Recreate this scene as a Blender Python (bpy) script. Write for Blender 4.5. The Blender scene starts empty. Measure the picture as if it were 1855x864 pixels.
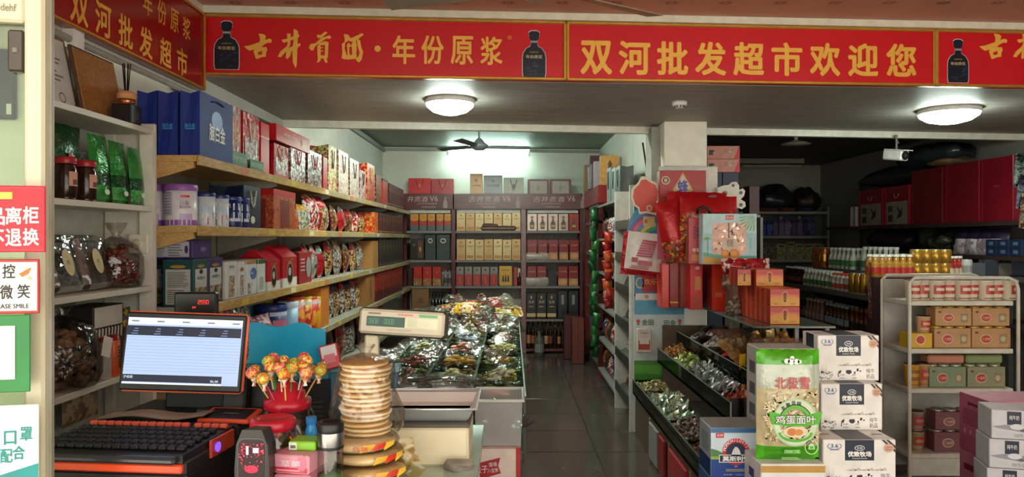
import bpy, math, random
from mathutils import Vector, Matrix
random.seed(7)
R = random.Random(11)
PI = math.pi
SC = bpy.context.scene
COL = SC.collection
FPX = 1340.0          # focal length in pixels of the 1855 px frame (26 mm on 36 mm)
EYE = 1.70

# ---------------------------------------------------------------- camera, world, exposure
cam_d = bpy.data.cameras.new('camera'); cam_d.sensor_width = 36; cam_d.lens = FPX / 1855 * 36
cam_d.clip_start = 0.05; cam_d.clip_end = 100
cam = bpy.data.objects.new('camera', cam_d); COL.objects.link(cam)
cam.location = (0, 0, EYE); cam.rotation_euler = (PI / 2, 0, 0)
SC.camera = cam
w = bpy.data.worlds.new('overcast_sky'); SC.world = w; w.use_nodes = True
bg = w.node_tree.nodes['Background']
bg.inputs[0].default_value = (1.0, 0.95, 0.86, 1); bg.inputs[1].default_value = 2.1
sun_d = bpy.data.lights.new('sun', 'SUN'); sun_d.energy = 22.0; sun_d.angle = .01; sun_d.color = (1, .93, .82)   # added unseen sun behind the building; its street bounce brightens the front ceiling
sun = bpy.data.objects.new('sun', sun_d); COL.objects.link(sun); sun.rotation_euler = (-.55, 0, .1); sun.location = (0, 8, 12)
SC.view_settings.view_transform = 'Standard'; SC.view_settings.look = 'None'
SC.view_settings.exposure = 0.5; SC.view_settings.gamma = 1.0; SC.view_settings.use_curve_mapping = False
SC.cycles.max_bounces = 8; SC.cycles.diffuse_bounces = 4; SC.cycles.glossy_bounces = 3
SC.cycles.transparent_max_bounces = 24; SC.cycles.caustics_reflective = False; SC.cycles.caustics_refractive = False
SC.cycles.sample_clamp_indirect = 6.0
LAMP = 40.0            # emission of the lit ceiling lamps
TUBE = 40.0           # emission of the lit fluorescent tube

# ---------------------------------------------------------------- materials
def lin(h):
    h = h.lstrip('#'); o = []
    for i in (0, 2, 4):
        c = int(h[i:i + 2], 16) / 255
        o.append(c / 12.92 if c <= 0.04045 else ((c + 0.055) / 1.055) ** 2.4)
    return o
_mc = {}
def _new(key):
    m = bpy.data.materials.new(key); m.use_nodes = True
    return m, m.node_tree, m.node_tree.nodes['Principled BSDF']
def _coords(nt, rnd=False):
    tc = nt.nodes.new('ShaderNodeTexCoord'); out = tc.outputs['Object']
    if rnd:
        oi = nt.nodes.new('ShaderNodeObjectInfo')
        mu = nt.nodes.new('ShaderNodeMath'); mu.operation = 'MULTIPLY'; mu.inputs[1].default_value = 37.0
        nt.links.new(oi.outputs['Random'], mu.inputs[0])
        va = nt.nodes.new('ShaderNodeVectorMath'); va.operation = 'ADD'
        nt.links.new(out, va.inputs[0]); nt.links.new(mu.outputs[0], va.inputs[1]); out = va.outputs[0]
    return out
def _bump(nt, b, src, strength, dist=0.004):
    bp = nt.nodes.new('ShaderNodeBump'); bp.inputs['Strength'].default_value = strength
    bp.inputs['Distance'].default_value = dist
    nt.links.new(src, bp.inputs['Height']); nt.links.new(bp.outputs[0], b.inputs['Normal'])
def M(hexc, rough=0.5, metal=0.0, var=0.10, scale=14.0, bump=0.0, stretch=None):
    """a coloured surface with fine tonal variation (noise) and optional relief"""
    key = f'{hexc}_{rough}_{metal}_{var}_{scale}_{bump}_{stretch}'
    if key in _mc: return _mc[key]
    m, nt, b = _new('surface_' + hexc.lstrip('#'))
    c = lin(hexc)
    co = _coords(nt)
    if stretch:
        mp = nt.nodes.new('ShaderNodeMapping'); mp.inputs['Scale'].default_value = stretch
        nt.links.new(co, mp.inputs[0]); co = mp.outputs[0]
    n = nt.nodes.new('ShaderNodeTexNoise'); n.inputs['Scale'].default_value = scale; n.inputs['Detail'].default_value = 3
    nt.links.new(co, n.inputs['Vector'])
    r = nt.nodes.new('ShaderNodeValToRGB')
    r.color_ramp.elements[0].position = 0.3; r.color_ramp.elements[1].position = 0.7
    r.color_ramp.elements[0].color = [x * (1 - var) for x in c] + [1]
    r.color_ramp.elements[1].color = [min(1, x * (1 + var)) for x in c] + [1]
    nt.links.new(n.outputs['Fac'], r.inputs[0]); nt.links.new(r.outputs[0], b.inputs['Base Color'])
    b.inputs['Roughness'].default_value = rough; b.inputs['Metallic'].default_value = metal
    if bump: _bump(nt, b, n.outputs['Fac'], bump)
    _mc[key] = m; return m
def PAT(hexes, scale=30.0, rough=0.35, metal=0.0, bump=0.25, stretch=(1, 1, 1)):
    """busy printed packaging or mixed contents: cells of a few colours, crinkled film"""
    key = 'P' + '_'.join(hexes) + f'{scale}{rough}{metal}{bump}{stretch}'
    if key in _mc: return _mc[key]
    m, nt, b = _new('print_' + hexes[0].lstrip('#'))
    co = _coords(nt, True)
    mp = nt.nodes.new('ShaderNodeMapping'); mp.inputs['Scale'].default_value = stretch
    nt.links.new(co, mp.inputs[0])
    v = nt.nodes.new('ShaderNodeTexVoronoi'); v.inputs['Scale'].default_value = scale * 1.3
    wn = nt.nodes.new('ShaderNodeTexNoise'); wn.inputs['Scale'].default_value = scale * 1.6; wn.inputs['Detail'].default_value = 3
    nt.links.new(mp.outputs[0], wn.inputs['Vector'])
    wm = nt.nodes.new('ShaderNodeVectorMath'); wm.operation = 'MULTIPLY_ADD'; wm.inputs[1].default_value = (1.6 / scale,) * 3
    nt.links.new(wn.outputs['Color'], wm.inputs[0]); nt.links.new(mp.outputs[0], wm.inputs[2]); nt.links.new(wm.outputs[0], v.inputs['Vector'])
    sp = nt.nodes.new('ShaderNodeSeparateColor'); nt.links.new(v.outputs['Color'], sp.inputs[0])
    r = nt.nodes.new('ShaderNodeValToRGB'); r.color_ramp.interpolation = 'CONSTANT'
    els = r.color_ramp.elements
    while len(els) < len(hexes): els.new(0.5)
    for i, h in enumerate(hexes):
        els[i].position = i / len(hexes); els[i].color = lin(h) + [1]
    nt.links.new(sp.outputs[0], r.inputs[0]); nt.links.new(r.outputs[0], b.inputs['Base Color'])
    b.inputs['Roughness'].default_value = rough; b.inputs['Metallic'].default_value = metal
    if bump:
        n = nt.nodes.new('ShaderNodeTexNoise'); n.inputs['Scale'].default_value = 22; n.inputs['Detail'].default_value = 2
        nt.links.new(co, n.inputs['Vector']); _bump(nt, b, n.outputs['Fac'], bump, 0.02)
    _mc[key] = m; return m
def FOIL(hexc, rough=0.28, metal=0.35, bump=0.5):
    key = f'F{hexc}{rough}{metal}{bump}'
    if key in _mc: return _mc[key]
    m, nt, b = _new('foil_' + hexc.lstrip('#'))
    co = _coords(nt, True)
    n = nt.nodes.new('ShaderNodeTexNoise'); n.inputs['Scale'].default_value = 20; n.inputs['Detail'].default_value = 3
    nt.links.new(co, n.inputs['Vector'])
    c = lin(hexc); r = nt.nodes.new('ShaderNodeValToRGB')
    r.color_ramp.elements[0].color = [x * .8 for x in c] + [1]; r.color_ramp.elements[1].color = [min(1, x * 1.2) for x in c] + [1]
    nt.links.new(n.outputs['Fac'], r.inputs[0]); nt.links.new(r.outputs[0], b.inputs['Base Color'])
    b.inputs['Roughness'].default_value = rough; b.inputs['Metallic'].default_value = metal
    _bump(nt, b, n.outputs['Fac'], bump, 0.03)
    _mc[key] = m; return m
def CLEAR(tint='#ffffff', fac=0.08, rough=0.05, bump=0.0):
    """thin clear plastic or glass: see-through with a fresnel sheen"""
    key = f'C{tint}{fac}{rough}{bump}'
    if key in _mc: return _mc[key]
    m = bpy.data.materials.new('clear_' + tint.lstrip('#')); m.use_nodes = True; nt = m.node_tree
    for n in list(nt.nodes):
        if n.type == 'BSDF_PRINCIPLED': nt.nodes.remove(n)
    out = [n for n in nt.nodes if n.type == 'OUTPUT_MATERIAL'][0]
    tr = nt.nodes.new('ShaderNodeBsdfTransparent'); tr.inputs[0].default_value = lin(tint) + [1]
    gl = nt.nodes.new('ShaderNodeBsdfGlossy'); gl.inputs['Roughness'].default_value = rough
    lw = nt.nodes.new('ShaderNodeLayerWeight'); lw.inputs[0].default_value = 0.25
    ad = nt.nodes.new('ShaderNodeMath'); ad.operation = 'MULTIPLY_ADD'; ad.inputs[1].default_value = 0.55; ad.inputs[2].default_value = fac
    mx = nt.nodes.new('ShaderNodeMixShader')
    nt.links.new(lw.outputs['Fresnel'], ad.inputs[0]); nt.links.new(ad.outputs[0], mx.inputs[0])
    nt.links.new(tr.outputs[0], mx.inputs[1]); nt.links.new(gl.outputs[0], mx.inputs[2]); nt.links.new(mx.outputs[0], out.inputs[0])
    if bump:
        n = nt.nodes.new('ShaderNodeTexNoise'); n.inputs['Scale'].default_value = 16; n.inputs['Detail'].default_value = 2
        nt.links.new(_coords(nt, True), n.inputs['Vector'])
        bp = nt.nodes.new('ShaderNodeBump'); bp.inputs['Strength'].default_value = bump; bp.inputs['Distance'].default_value = 0.03
        nt.links.new(n.outputs['Fac'], bp.inputs['Height']); nt.links.new(bp.outputs[0], gl.inputs['Normal']); nt.links.new(bp.outputs[0], lw.inputs['Normal'])
    _mc[key] = m; return m
def FROST(tint='#d8d8d4', tr=0.45):
    key = f'FR{tint}{tr}'
    if key in _mc: return _mc[key]
    m, nt, b = _new('frosted_' + tint.lstrip('#'))
    b.inputs['Base Color'].default_value = lin(tint) + [1]; b.inputs['Roughness'].default_value = .35
    out = [n for n in nt.nodes if n.type == 'OUTPUT_MATERIAL'][0]
    t = nt.nodes.new('ShaderNodeBsdfTransparent'); mx = nt.nodes.new('ShaderNodeMixShader'); mx.inputs[0].default_value = tr
    nt.links.new(b.outputs[0], mx.inputs[1]); nt.links.new(t.outputs[0], mx.inputs[2]); nt.links.new(mx.outputs[0], out.inputs[0])
    _mc[key] = m; return m
def EMIT(hexc, s):
    key = f'E{hexc}{s}'
    if key in _mc: return _mc[key]
    m, nt, b = _new('lit_' + hexc.lstrip('#'))
    b.inputs['Base Color'].default_value = [x * .08 for x in lin(hexc)] + [1]
    b.inputs['Emission Color'].default_value = lin(hexc) + [1]; b.inputs['Emission Strength'].default_value = s
    _mc[key] = m; return m
def WOOD(hexc, hex2, rough=.55):
    key = f'W{hexc}{hex2}'
    if key in _mc: return _mc[key]
    m, nt, b = _new('wood_' + hexc.lstrip('#'))
    mp = nt.nodes.new('ShaderNodeMapping'); mp.inputs['Scale'].default_value = (6, 1.2, 9)
    nt.links.new(_coords(nt), mp.inputs[0])
    n = nt.nodes.new('ShaderNodeTexNoise'); n.inputs['Scale'].default_value = 6; n.inputs['Detail'].default_value = 6; n.inputs['Distortion'].default_value = 1.5
    nt.links.new(mp.outputs[0], n.inputs['Vector'])
    r = nt.nodes.new('ShaderNodeValToRGB'); r.color_ramp.elements[0].position = .35; r.color_ramp.elements[1].position = .65
    r.color_ramp.elements[0].color = lin(hexc) + [1]; r.color_ramp.elements[1].color = lin(hex2) + [1]
    nt.links.new(n.outputs['Fac'], r.inputs[0]); nt.links.new(r.outputs[0], b.inputs['Base Color'])
    b.inputs['Roughness'].default_value = rough; _bump(nt, b, n.outputs['Fac'], .2, .002)
    _mc[key] = m; return m

# ---------------------------------------------------------------- geometry helpers
EPS = 0.0007
class Fr:
    """a flat frame on a face: origin, u (right), v (up); k lifts print off the face"""
    def __init__(s, O, u, v):
        s.O = Vector(O); s.u = Vector(u).normalized(); s.v = Vector(v).normalized(); s.n = s.u.cross(s.v)
    def p(s, a, b, k=1): return s.O + s.u * a + s.v * b + s.n * (k * EPS)
def front(w, d, h): return Fr((-w / 2, -d / 2, 0), (1, 0, 0), (0, 0, 1))
def rightf(w, d, h): return Fr((w / 2, -d / 2, 0), (0, 1, 0), (0, 0, 1))
def leftf(w, d, h): return Fr((-w / 2, d / 2, 0), (0, -1, 0), (0, 0, 1))
def topf(w, d, h): return Fr((-w / 2, -d / 2, h), (1, 0, 0), (0, 1, 0))
_tx = {}
def TX(body, bold=0.0, res=2):
    k = (body, bold, res)
    if k in _tx: return _tx[k]
    c = bpy.data.curves.new('lettering', 'FONT'); c.body = body; c.size = 1; c.offset = bold; c.resolution_u = res
    o = bpy.data.objects.new('lettering', c); me = bpy.data.meshes.new_from_object(o)
    vs = [(v.co.x, v.co.y) for v in me.vertices]; fs = [tuple(p.vertices) for p in me.polygons]
    x0 = min(v[0] for v in vs); x1 = max(v[0] for v in vs); y0 = min(v[1] for v in vs); y1 = max(v[1] for v in vs)
    vs = [(x - (x0 + x1) / 2, y - (y0 + y1) / 2) for x, y in vs]
    bpy.data.objects.remove(o); bpy.data.curves.remove(c); bpy.data.meshes.remove(me)
    _tx[k] = (vs, fs, x1 - x0, y1 - y0); return _tx[k]
class MB:
    def __init__(s): s.v = []; s.f = []; s.m = []; s.sm = []; s.mats = []
    def mi(s, m):
        if m not in s.mats: s.mats.append(m)
        return s.mats.index(m)
    def add(s, vs, fs, m, smooth=False):
        b = len(s.v); i = s.mi(m)
        s.v.extend([tuple(v) for v in vs])
        for f in fs: s.f.append(tuple(b + k for k in f)); s.m.append(i); s.sm.append(smooth)
        return s
    def quad(s, a, b, c, d, m): return s.add([a, b, c, d], [(0, 1, 2, 3)], m)
    def box(s, x0, y0, z0, x1, y1, z1, m):
        v = [(x, y, z) for z in (z0, z1) for y in (y0, y1) for x in (x0, x1)]
        return s.add(v, [(0, 2, 3, 1), (4, 5, 7, 6), (0, 1, 5, 4), (2, 6, 7, 3), (0, 4, 6, 2), (1, 3, 7, 5)], m)
    def bx(s, w, d, h, m, z=0, x=0, y=0): return s.box(x - w / 2, y - d / 2, z, x + w / 2, y + d / 2, z + h, m)
    def cbox(s, x0, y0, z0, x1, y1, z1, m, c=0.004):
        """box with chamfered edges"""
        cx, cy, cz = (x0 + x1) / 2, (y0 + y1) / 2, (z0 + z1) / 2; hx, hy, hz = (x1 - x0) / 2, (y1 - y0) / 2, (z1 - z0) / 2
        c = min(c, hx * .9, hy * .9, hz * .9); V = []; I = {}
        for a in (-1, 1):
            for b in (-1, 1):
                for e in (-1, 1):
                    I[a, b, e, 0] = len(V); V.append((cx + a * hx, cy + b * (hy - c), cz + e * (hz - c)))
                    I[a, b, e, 1] = len(V); V.append((cx + a * (hx - c), cy + b * hy, cz + e * (hz - c)))
                    I[a, b, e, 2] = len(V); V.append((cx + a * (hx - c), cy + b * (hy - c), cz + e * hz))
        F = []; q = ((-1, -1), (1, -1), (1, 1), (-1, 1))
        for a in (-1, 1):
            o = 1 if a > 0 else -1
            F.append([I[a, b, e, 0] for b, e in q][::o]); F.append([I[b, a, e, 1] for b, e in q][::-o]); F.append([I[b, e, a, 2] for b, e in q][::o])
        for a in (-1, 1):
            for b in (-1, 1):
                F.append((I[a, b, -1, 0], I[a, b, 1, 0], I[a, b, 1, 1], I[a, b, -1, 1]))
                F.append((I[a, -1, b, 0], I[a, 1, b, 0], I[a, 1, b, 2], I[a, -1, b, 2]))
                F.append((I[-1, a, b, 1], I[1, a, b, 1], I[1, a, b, 2], I[-1, a, b, 2]))
                for e in (-1, 1): F.append((I[a, b, e, 0], I[a, b, e, 1], I[a, b, e, 2]))
        return s.add(V, F, m)
    def lathe(s, prof, m, n=16, c=(0, 0, 0), a0=0, smooth=True, cap=True, sx=1, sy=1):
        V = []
        for r, z in prof:
            for i in range(n):
                a = a0 + 2 * PI * i / n; V.append((c[0] + sx * r * math.cos(a), c[1] + sy * r * math.sin(a), c[2] + z))
        F = [(j * n + i, j * n + (i + 1) % n, (j + 1) * n + (i + 1) % n, (j + 1) * n + i) for j in range(len(prof) - 1) for i in range(n)]
        s.add(V, F, m, smooth)
        if cap:
            k = len(s.v) - len(V); i = s.mi(m)
            for row in (0, len(prof) - 1):
                if prof[row][0] > 1e-4: s.f.append(tuple(k + row * n + q for q in range(n))); s.m.append(i); s.sm.append(False)
        return s
    def cyl(s, r, h, m, n=16, c=(0, 0, 0), r2=None): return s.lathe([(r, 0), (r if r2 is None else r2, h)], m, n, c)
    def tube(s, pts, r, m, n=6, closed=False):
        P = [Vector(p) for p in pts]; V = []; N = len(P); up = None
        for i, p in enumerate(P):
            t = (P[(i + 1) % N] - P[i - 1]) if closed else (P[min(i + 1, N - 1)] - P[max(i - 1, 0)])
            t.normalize()
            if up is None: up = Vector((0, 0, 1)) if abs(t.z) < .9 else Vector((1, 0, 0))
            a = t.cross(up); a.normalize(); b = a.cross(t); up = b
            rr = r[i] if isinstance(r, (list, tuple)) else r
            for k in range(n): V.append(p + a * rr * math.cos(2 * PI * k / n) + b * rr * math.sin(2 * PI * k / n))
        L = N if closed else N - 1
        F = [(i * n + k, i * n + (k + 1) % n, ((i + 1) % N) * n + (k + 1) % n, ((i + 1) % N) * n + k) for i in range(L) for k in range(n)]
        if not closed: F += [tuple(range(n)), tuple((N - 1) * n + k for k in range(n))]
        return s.add(V, F, m, True)
    def sph(s, c, rx, ry, rz, m, n=10, k=6):
        V = [(c[0], c[1], c[2] - rz)]
        for j in range(1, k):
            t = -PI / 2 + PI * j / k
            for i in range(n):
                a = 2 * PI * i / n; V.append((c[0] + rx * math.cos(t) * math.cos(a), c[1] + ry * math.cos(t) * math.sin(a), c[2] + rz * math.sin(t)))
        V.append((c[0], c[1], c[2] + rz)); F = []
        for i in range(n):
            F.append((0, 1 + (i + 1) % n, 1 + i)); F.append((len(V) - 1, 1 + (k - 2) * n + i, 1 + (k - 2) * n + (i + 1) % n))
            for j in range(k - 2): F.append((1 + j * n + i, 1 + j * n + (i + 1) % n, 1 + (j + 1) * n + (i + 1) % n, 1 + (j + 1) * n + i))
        return s.add(V, F, m, True)
    # flat print on a frame
    def rect(s, f, a, b, c, d, m, k=1): return s.quad(f.p(a, b, k), f.p(c, b, k), f.p(c, d, k), f.p(a, d, k), m)
    def poly(s, f, pts, m, k=1): return s.add([f.p(x, y, k) for x, y in pts], [tuple(range(len(pts)))], m)
    def ell(s, f, x, y, rx, ry, m, k=1, n=18): return s.poly(f, [(x + rx * math.cos(2 * PI * i / n), y + ry * math.sin(2 * PI * i / n)) for i in range(n)], m, k)
    def ring(s, f, x, y, rx, ry, t, m, k=1, n=24, a0=0, a1=2 * PI):
        V = []; 
        for i in range(n + 1):
            a = a0 + (a1 - a0) * i / n
            V += [f.p(x + rx * math.cos(a), y + ry * math.sin(a), k), f.p(x + (rx - t) * math.cos(a), y + (ry - t) * math.sin(a), k)]
        return s.add(V, [(2 * i, 2 * i + 2, 2 * i + 3, 2 * i + 1) for i in range(n)], m)
    def txt(s, f, x, y, h, body, m, w=None, k=2, bold=0.0, rot=0, shear=0, res=2):
        vs, fs, W, Hh = TX(body, 0.0, res); sy = h / Hh; sx = w / W if w else sy
        cr, sr = math.cos(rot), math.sin(rot)
        offs = [(0, 0)] if not bold else [(bold * .8 * math.cos(q * PI / 3), bold * .8 * math.sin(q * PI / 3)) for q in range(6)]
        for q_, (ox, oy) in enumerate(offs):
            V = []
            for a, b in vs:
                a, b = (a + ox) * sx + shear * b * sy, (b + oy) * sy
                V.append(f.p(x + a * cr - b * sr, y + a * sr + b * cr, k + .14 * q_))
            s.add(V, fs, m)
        return s
    def lines(s, f, x0, x1, y0, y1, n, m, k=2, fill=.45, rag=.25):
        """rows of small illegible print as thin bars"""
        st = (y1 - y0) / n
        for i in range(n):
            s.rect(f, x0, y0 + st * i, x1 - (x1 - x0) * R.random() * rag, y0 + st * (i + fill), m, k)
        return s
    def pouch(s, w, h, t, bands, nx=6, ny=9, ex=.55, wr=.12, z0=0.0, seed=1, seal=.06, pinch=0.0, win=None):
        """pillow pouch standing on its bottom edge, front towards -y; bands = [(v_top, material)...] from the bottom"""
        rr = random.Random(seed); ph = [rr.uniform(0, 6) for _ in range(4)]
        g = {}
        for side in (-1, 1):
            V = []; rows = [0, seal] + [seal + (1 - 2 * seal) * j / ny for j in range(1, ny)] + [1 - seal, 1]
            for v in rows:
                pv = 0 if v <= 0 or v >= 1 else (max(0, math.sin(PI * min(1, max(0, (v - seal * .5) / (1 - seal))))) ** ex)
                ww = w * (1 - pinch * pv)
                for i in range(nx + 1):
                    u = i / nx; pu = max(0, math.sin(PI * u)) ** ex
                    wrk = 1 + wr * (math.sin(9 * u + ph[0] + 5 * v) * .5 + math.sin(13 * v + ph[1] + 4 * u) * .5)
                    y = side * t / 2 * pu * pv * wrk
                    jag = (.012 * h if (i % 2 and v >= 1) else 0)
                    V.append(((u - .5) * ww, y, z0 + h * v - jag))
            F = {}
            n1 = nx + 1
            for j in range(len(rows) - 1):
                vm = (rows[j] + rows[j + 1]) / 2
                for i in range(nx):
                    um = (i + .5) / nx; mt = bands[-1][1]
                    for vt, mm in bands:
                        if vm <= vt: mt = mm; break
                    if win and side < 0 and abs(um - .5) < win[0] and win[1] < vm < win[2]: mt = win[3]
                    F.setdefault(mt.name, (mt, []))[1].append((j * n1 + i, j * n1 + i + 1, (j + 1) * n1 + i + 1, (j + 1) * n1 + i))
            b = len(s.v); s.v.extend(V)
            for mt, fl in F.values():
                k = s.mi(mt)
                for f in fl: s.f.append(tuple(b + q for q in (f if side < 0 else f[::-1]))); s.m.append(k); s.sm.append(True)
        return s
    def data(s, name):
        me = bpy.data.meshes.new(name); me.from_pydata(s.v, [], s.f)
        for m in s.mats: me.materials.append(m)
        me.polygons.foreach_set('material_index', s.m); me.polygons.foreach_set('use_smooth', s.sm); me.update()
        return me
    def build(s, name, parent=None, loc=(0, 0, 0), rz=0):
        o = bpy.data.objects.new(name, s.data(name)); COL.objects.link(o)
        o.location = loc; o.rotation_euler = (0, 0, rz)
        if parent is not None: o.parent = parent
        return o
def tag(o, label, cat, group=None, kind=None):
    o['label'] = label; o['category'] = cat
    if group: o['group'] = group
    if kind: o['kind'] = kind
    return o
def thing(name, label, cat, loc=(0, 0, 0), rz=0, group=None):
    o = bpy.data.objects.new(name, None); COL.objects.link(o); o.empty_display_size = .05
    o.location = loc; o.rotation_euler = (0, 0, rz); return tag(o, label, cat, group)
def struct(name, mb, parent=None):
    o = mb.build(name, parent)
    if parent is None: o['kind'] = 'structure'
    return o
def dup(root, loc, rz=None, label=None, group=None, rot=None, scale=None):
    r = root.copy(); COL.objects.link(r); r.location = loc
    if rz is not None: r.rotation_euler = (0, 0, rz)
    if rot is not None: r.rotation_euler = rot
    if scale is not None: r.scale = scale
    if label: r['label'] = label
    if group: r['group'] = group
    for ch in list(root.children):
        c = ch.copy(); COL.objects.link(c); c.parent = r
        for gch in list(ch.children):
            e = gch.copy(); COL.objects.link(e); e.parent = c
    return r
def put(o, x, y, z, rz=0):
    o.location = (x, y, z); o.rotation_euler = (0, 0, rz); return o
ORD = 'first second third fourth fifth sixth seventh eighth ninth tenth eleventh twelfth thirteenth fourteenth fifteenth sixteenth seventeenth eighteenth nineteenth twentieth'.split()
def at(px, py, Y): return Vector(((px - 927.5) * Y / FPX, Y, EYE + (432 - py) * Y / FPX))
def zt(py, Y): return EYE + (432 - py) * Y / FPX
def xt(px, Y): return (px - 927.5) * Y / FPX
WHITE = M('#e8e6e0', .45); BLACK = M('#151515', .4); GOLD = M('#d9a441', .3, .5); CREAM = M('#ede2c4', .5)
INK = M('#22242a', .5); GREY = M('#8d8c88', .5); RED = M('#c21a22', .4); DRED = M('#7d1018', .4); SILV = M('#c4c4c0', .3, .6)

# ================================================================ SETTING
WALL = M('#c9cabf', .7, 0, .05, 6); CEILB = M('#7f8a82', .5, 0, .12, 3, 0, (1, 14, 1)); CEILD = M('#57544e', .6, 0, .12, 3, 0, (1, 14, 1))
CEILF = M('#c4927e', .55, 0, .07, 3); SOFF = M('#a29b91', .55, 0, .13, 4, 0, (1, 3, 1)); TRIM = M('#d9d6c4', .4)
YS = lambda x: 4.79 + .071 * x          # plane of the red banner
YB = lambda x: 6.62 + .124 * x          # plane of the white beam edge
def prism(pts, z0, z1, m, mb=None):
    mb = mb or MB(); n = len(pts)
    V = [(x, y, z0) for x, y in pts] + [(x, y, z1) for x, y in pts]
    mb.add(V, [tuple(range(n - 1, -1, -1)), tuple(range(n, 2 * n))] + [(i, (i + 1) % n, n + (i + 1) % n, n + i) for i in range(n)], m); return mb
XL, XR, XM = -1.97, 5.0, 1.38
fl = struct('floor', MB().box(-2.3, -.6, -.06, 5.4, 13, -.004, M('#141210', .7)))
tile_m = M('#564d47', .16, 0, .2, 5)
tb = MB().cbox(-.3205, -.3205, -.02, .3205, .3205, 0, tile_m, .003); tdat = tb.data('tile')
for i in range(8):
    for j in range(15):
        o = bpy.data.objects.new('tile', tdat); COL.objects.link(o); o.parent = fl
        o.location = (-1.605 + .65 * i + .0, 3.1 + .65 * j - .325 + .195, 0)
struct('pavement', MB().box(-14, -16, -.12, 18, -.6, -.02, M('#a9a59d', .8, 0, .08, 3)))
struct('wall_left', MB().box(XL - .15, .9, -.06, XL, 12.2, 3.3, WALL))
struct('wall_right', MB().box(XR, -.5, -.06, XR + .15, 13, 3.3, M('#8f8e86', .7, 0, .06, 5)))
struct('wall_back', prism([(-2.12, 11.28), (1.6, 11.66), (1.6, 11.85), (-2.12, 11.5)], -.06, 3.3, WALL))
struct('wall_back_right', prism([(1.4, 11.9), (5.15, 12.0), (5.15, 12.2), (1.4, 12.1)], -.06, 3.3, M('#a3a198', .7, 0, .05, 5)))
struct('wall_middle', prism([(XM, YB(XM) + .25), (XM + .12, YB(XM) + .25), (XM + .12, 12.0), (XM, 12.0)], -.06, 3.3, WALL))
cf = MB(); prism([(-2.12, -.5), (5.15, -.5), (5.15, YS(5.15) + .1), (-2.12, YS(-2.12) + .1)], 3.15, 3.3, CEILF, cf)
cfr = Fr((0, 0, 3.15), (1, 0, 0), (0, -1, 0)); mk = M('#7a4f40', .6)
for i in range(21):
    for j in range(5):
        x = -1.7 + .335 * i + (.1675 if j % 2 else 0); y = 4.55 - .34 * j
        for k in range(6):
            a = 2 * PI * k / 6; cf.ring(cfr, x + .03 * math.cos(a), -y + .02 * math.sin(a), .016, .011, .006, mk, 1, 8)
struct('ceiling', cf)
so = MB(); prism([(-2.12, YS(-2.12) + .03), (5.15, YS(5.15) + .03), (5.15, YB(5.15)), (-2.12, YB(-2.12))], 2.72, 3.3, SOFF, so)
struct('ceiling_soffit', so)
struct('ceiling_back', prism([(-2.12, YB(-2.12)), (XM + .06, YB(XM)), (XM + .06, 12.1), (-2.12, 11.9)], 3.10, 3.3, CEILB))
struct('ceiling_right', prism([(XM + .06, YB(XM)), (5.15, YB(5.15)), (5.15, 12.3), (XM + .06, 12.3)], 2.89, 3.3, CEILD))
bm_ = MB(); prism([(-2.0, YB(-2.0) - .02), (5.05, YB(5.05) - .02), (5.05, YB(5.05) + .05), (-2.0, YB(-2.0) + .05)], 2.66, 2.73, M('#e3e1d2', .35), bm_)
struct('trim_1', bm_)
c2 = MB(); prism([(-2.0, YS(-2.0) - .06), (5.05, YS(5.05) - .06), (5.05, YS(5.05) + .04), (-2.0, YS(-2.0) + .04)], 3.105, 3.15, TRIM, c2); struct('trim_2', c2)
struct('trim_3', MB().box(XL, .9, 3.10, XL + .05, 4.66, 3.15, TRIM))
t4 = MB().box(XL, 6.4, 3.02, XL + .04, 11.3, 3.05, GREY).box(XL, 6.4, 3.06, XL + .03, 11.3, 3.08, GREY)
prism([(-1.95, 11.24), (1.37, 11.58), (1.37, 11.64), (-1.95, 11.3)], 3.04, 3.08, M('#8a8f88', .5), t4); struct('trim_4', t4)
struct('trim_5', MB().tube([(XL + .03, 2.6, 2.575), (XL + .03, 4.62, 2.575)], .017, M('#d8d5c8', .4), 8).box(XL, 3.24, 2.54, XL + .05, 3.32, 2.64, WHITE)
       .tube([(XL + .01, 3.05, 2.58), (XL + .01, 3.05, 3.1)], .008, WHITE).tube([(XL + .02, 4.7, 2.58), (XL + .02, 5.3, 2.62), (XL + .02, 6.4, 2.63)], .008, M('#6d6a62', .6)))
# square white pillar between the two back rooms
pm = M('#f0eadb', .6, 0, .06, 8); px0, px1, py0 = xt(1203, 6.46), xt(1281, 6.46), 6.46
struct('pillar', MB().cbox(px0, py0, -.06, px1, py0 + .4, 2.76, pm, .008))
struct('trim_6', MB().box(px0 - .08, 6.62, 0, px0, 6.9, 2.7, M('#9c9a90', .7)).tube([(px0 - .1, 6.95, 2.6), (px0 - .06, 6.93, 2.3), (px0 - .05, 6.93, 1.9)], .008, BLACK).box(px0 - .12, 6.9, 2.2, px0 - .05, 6.94, 2.28, WHITE))

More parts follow.
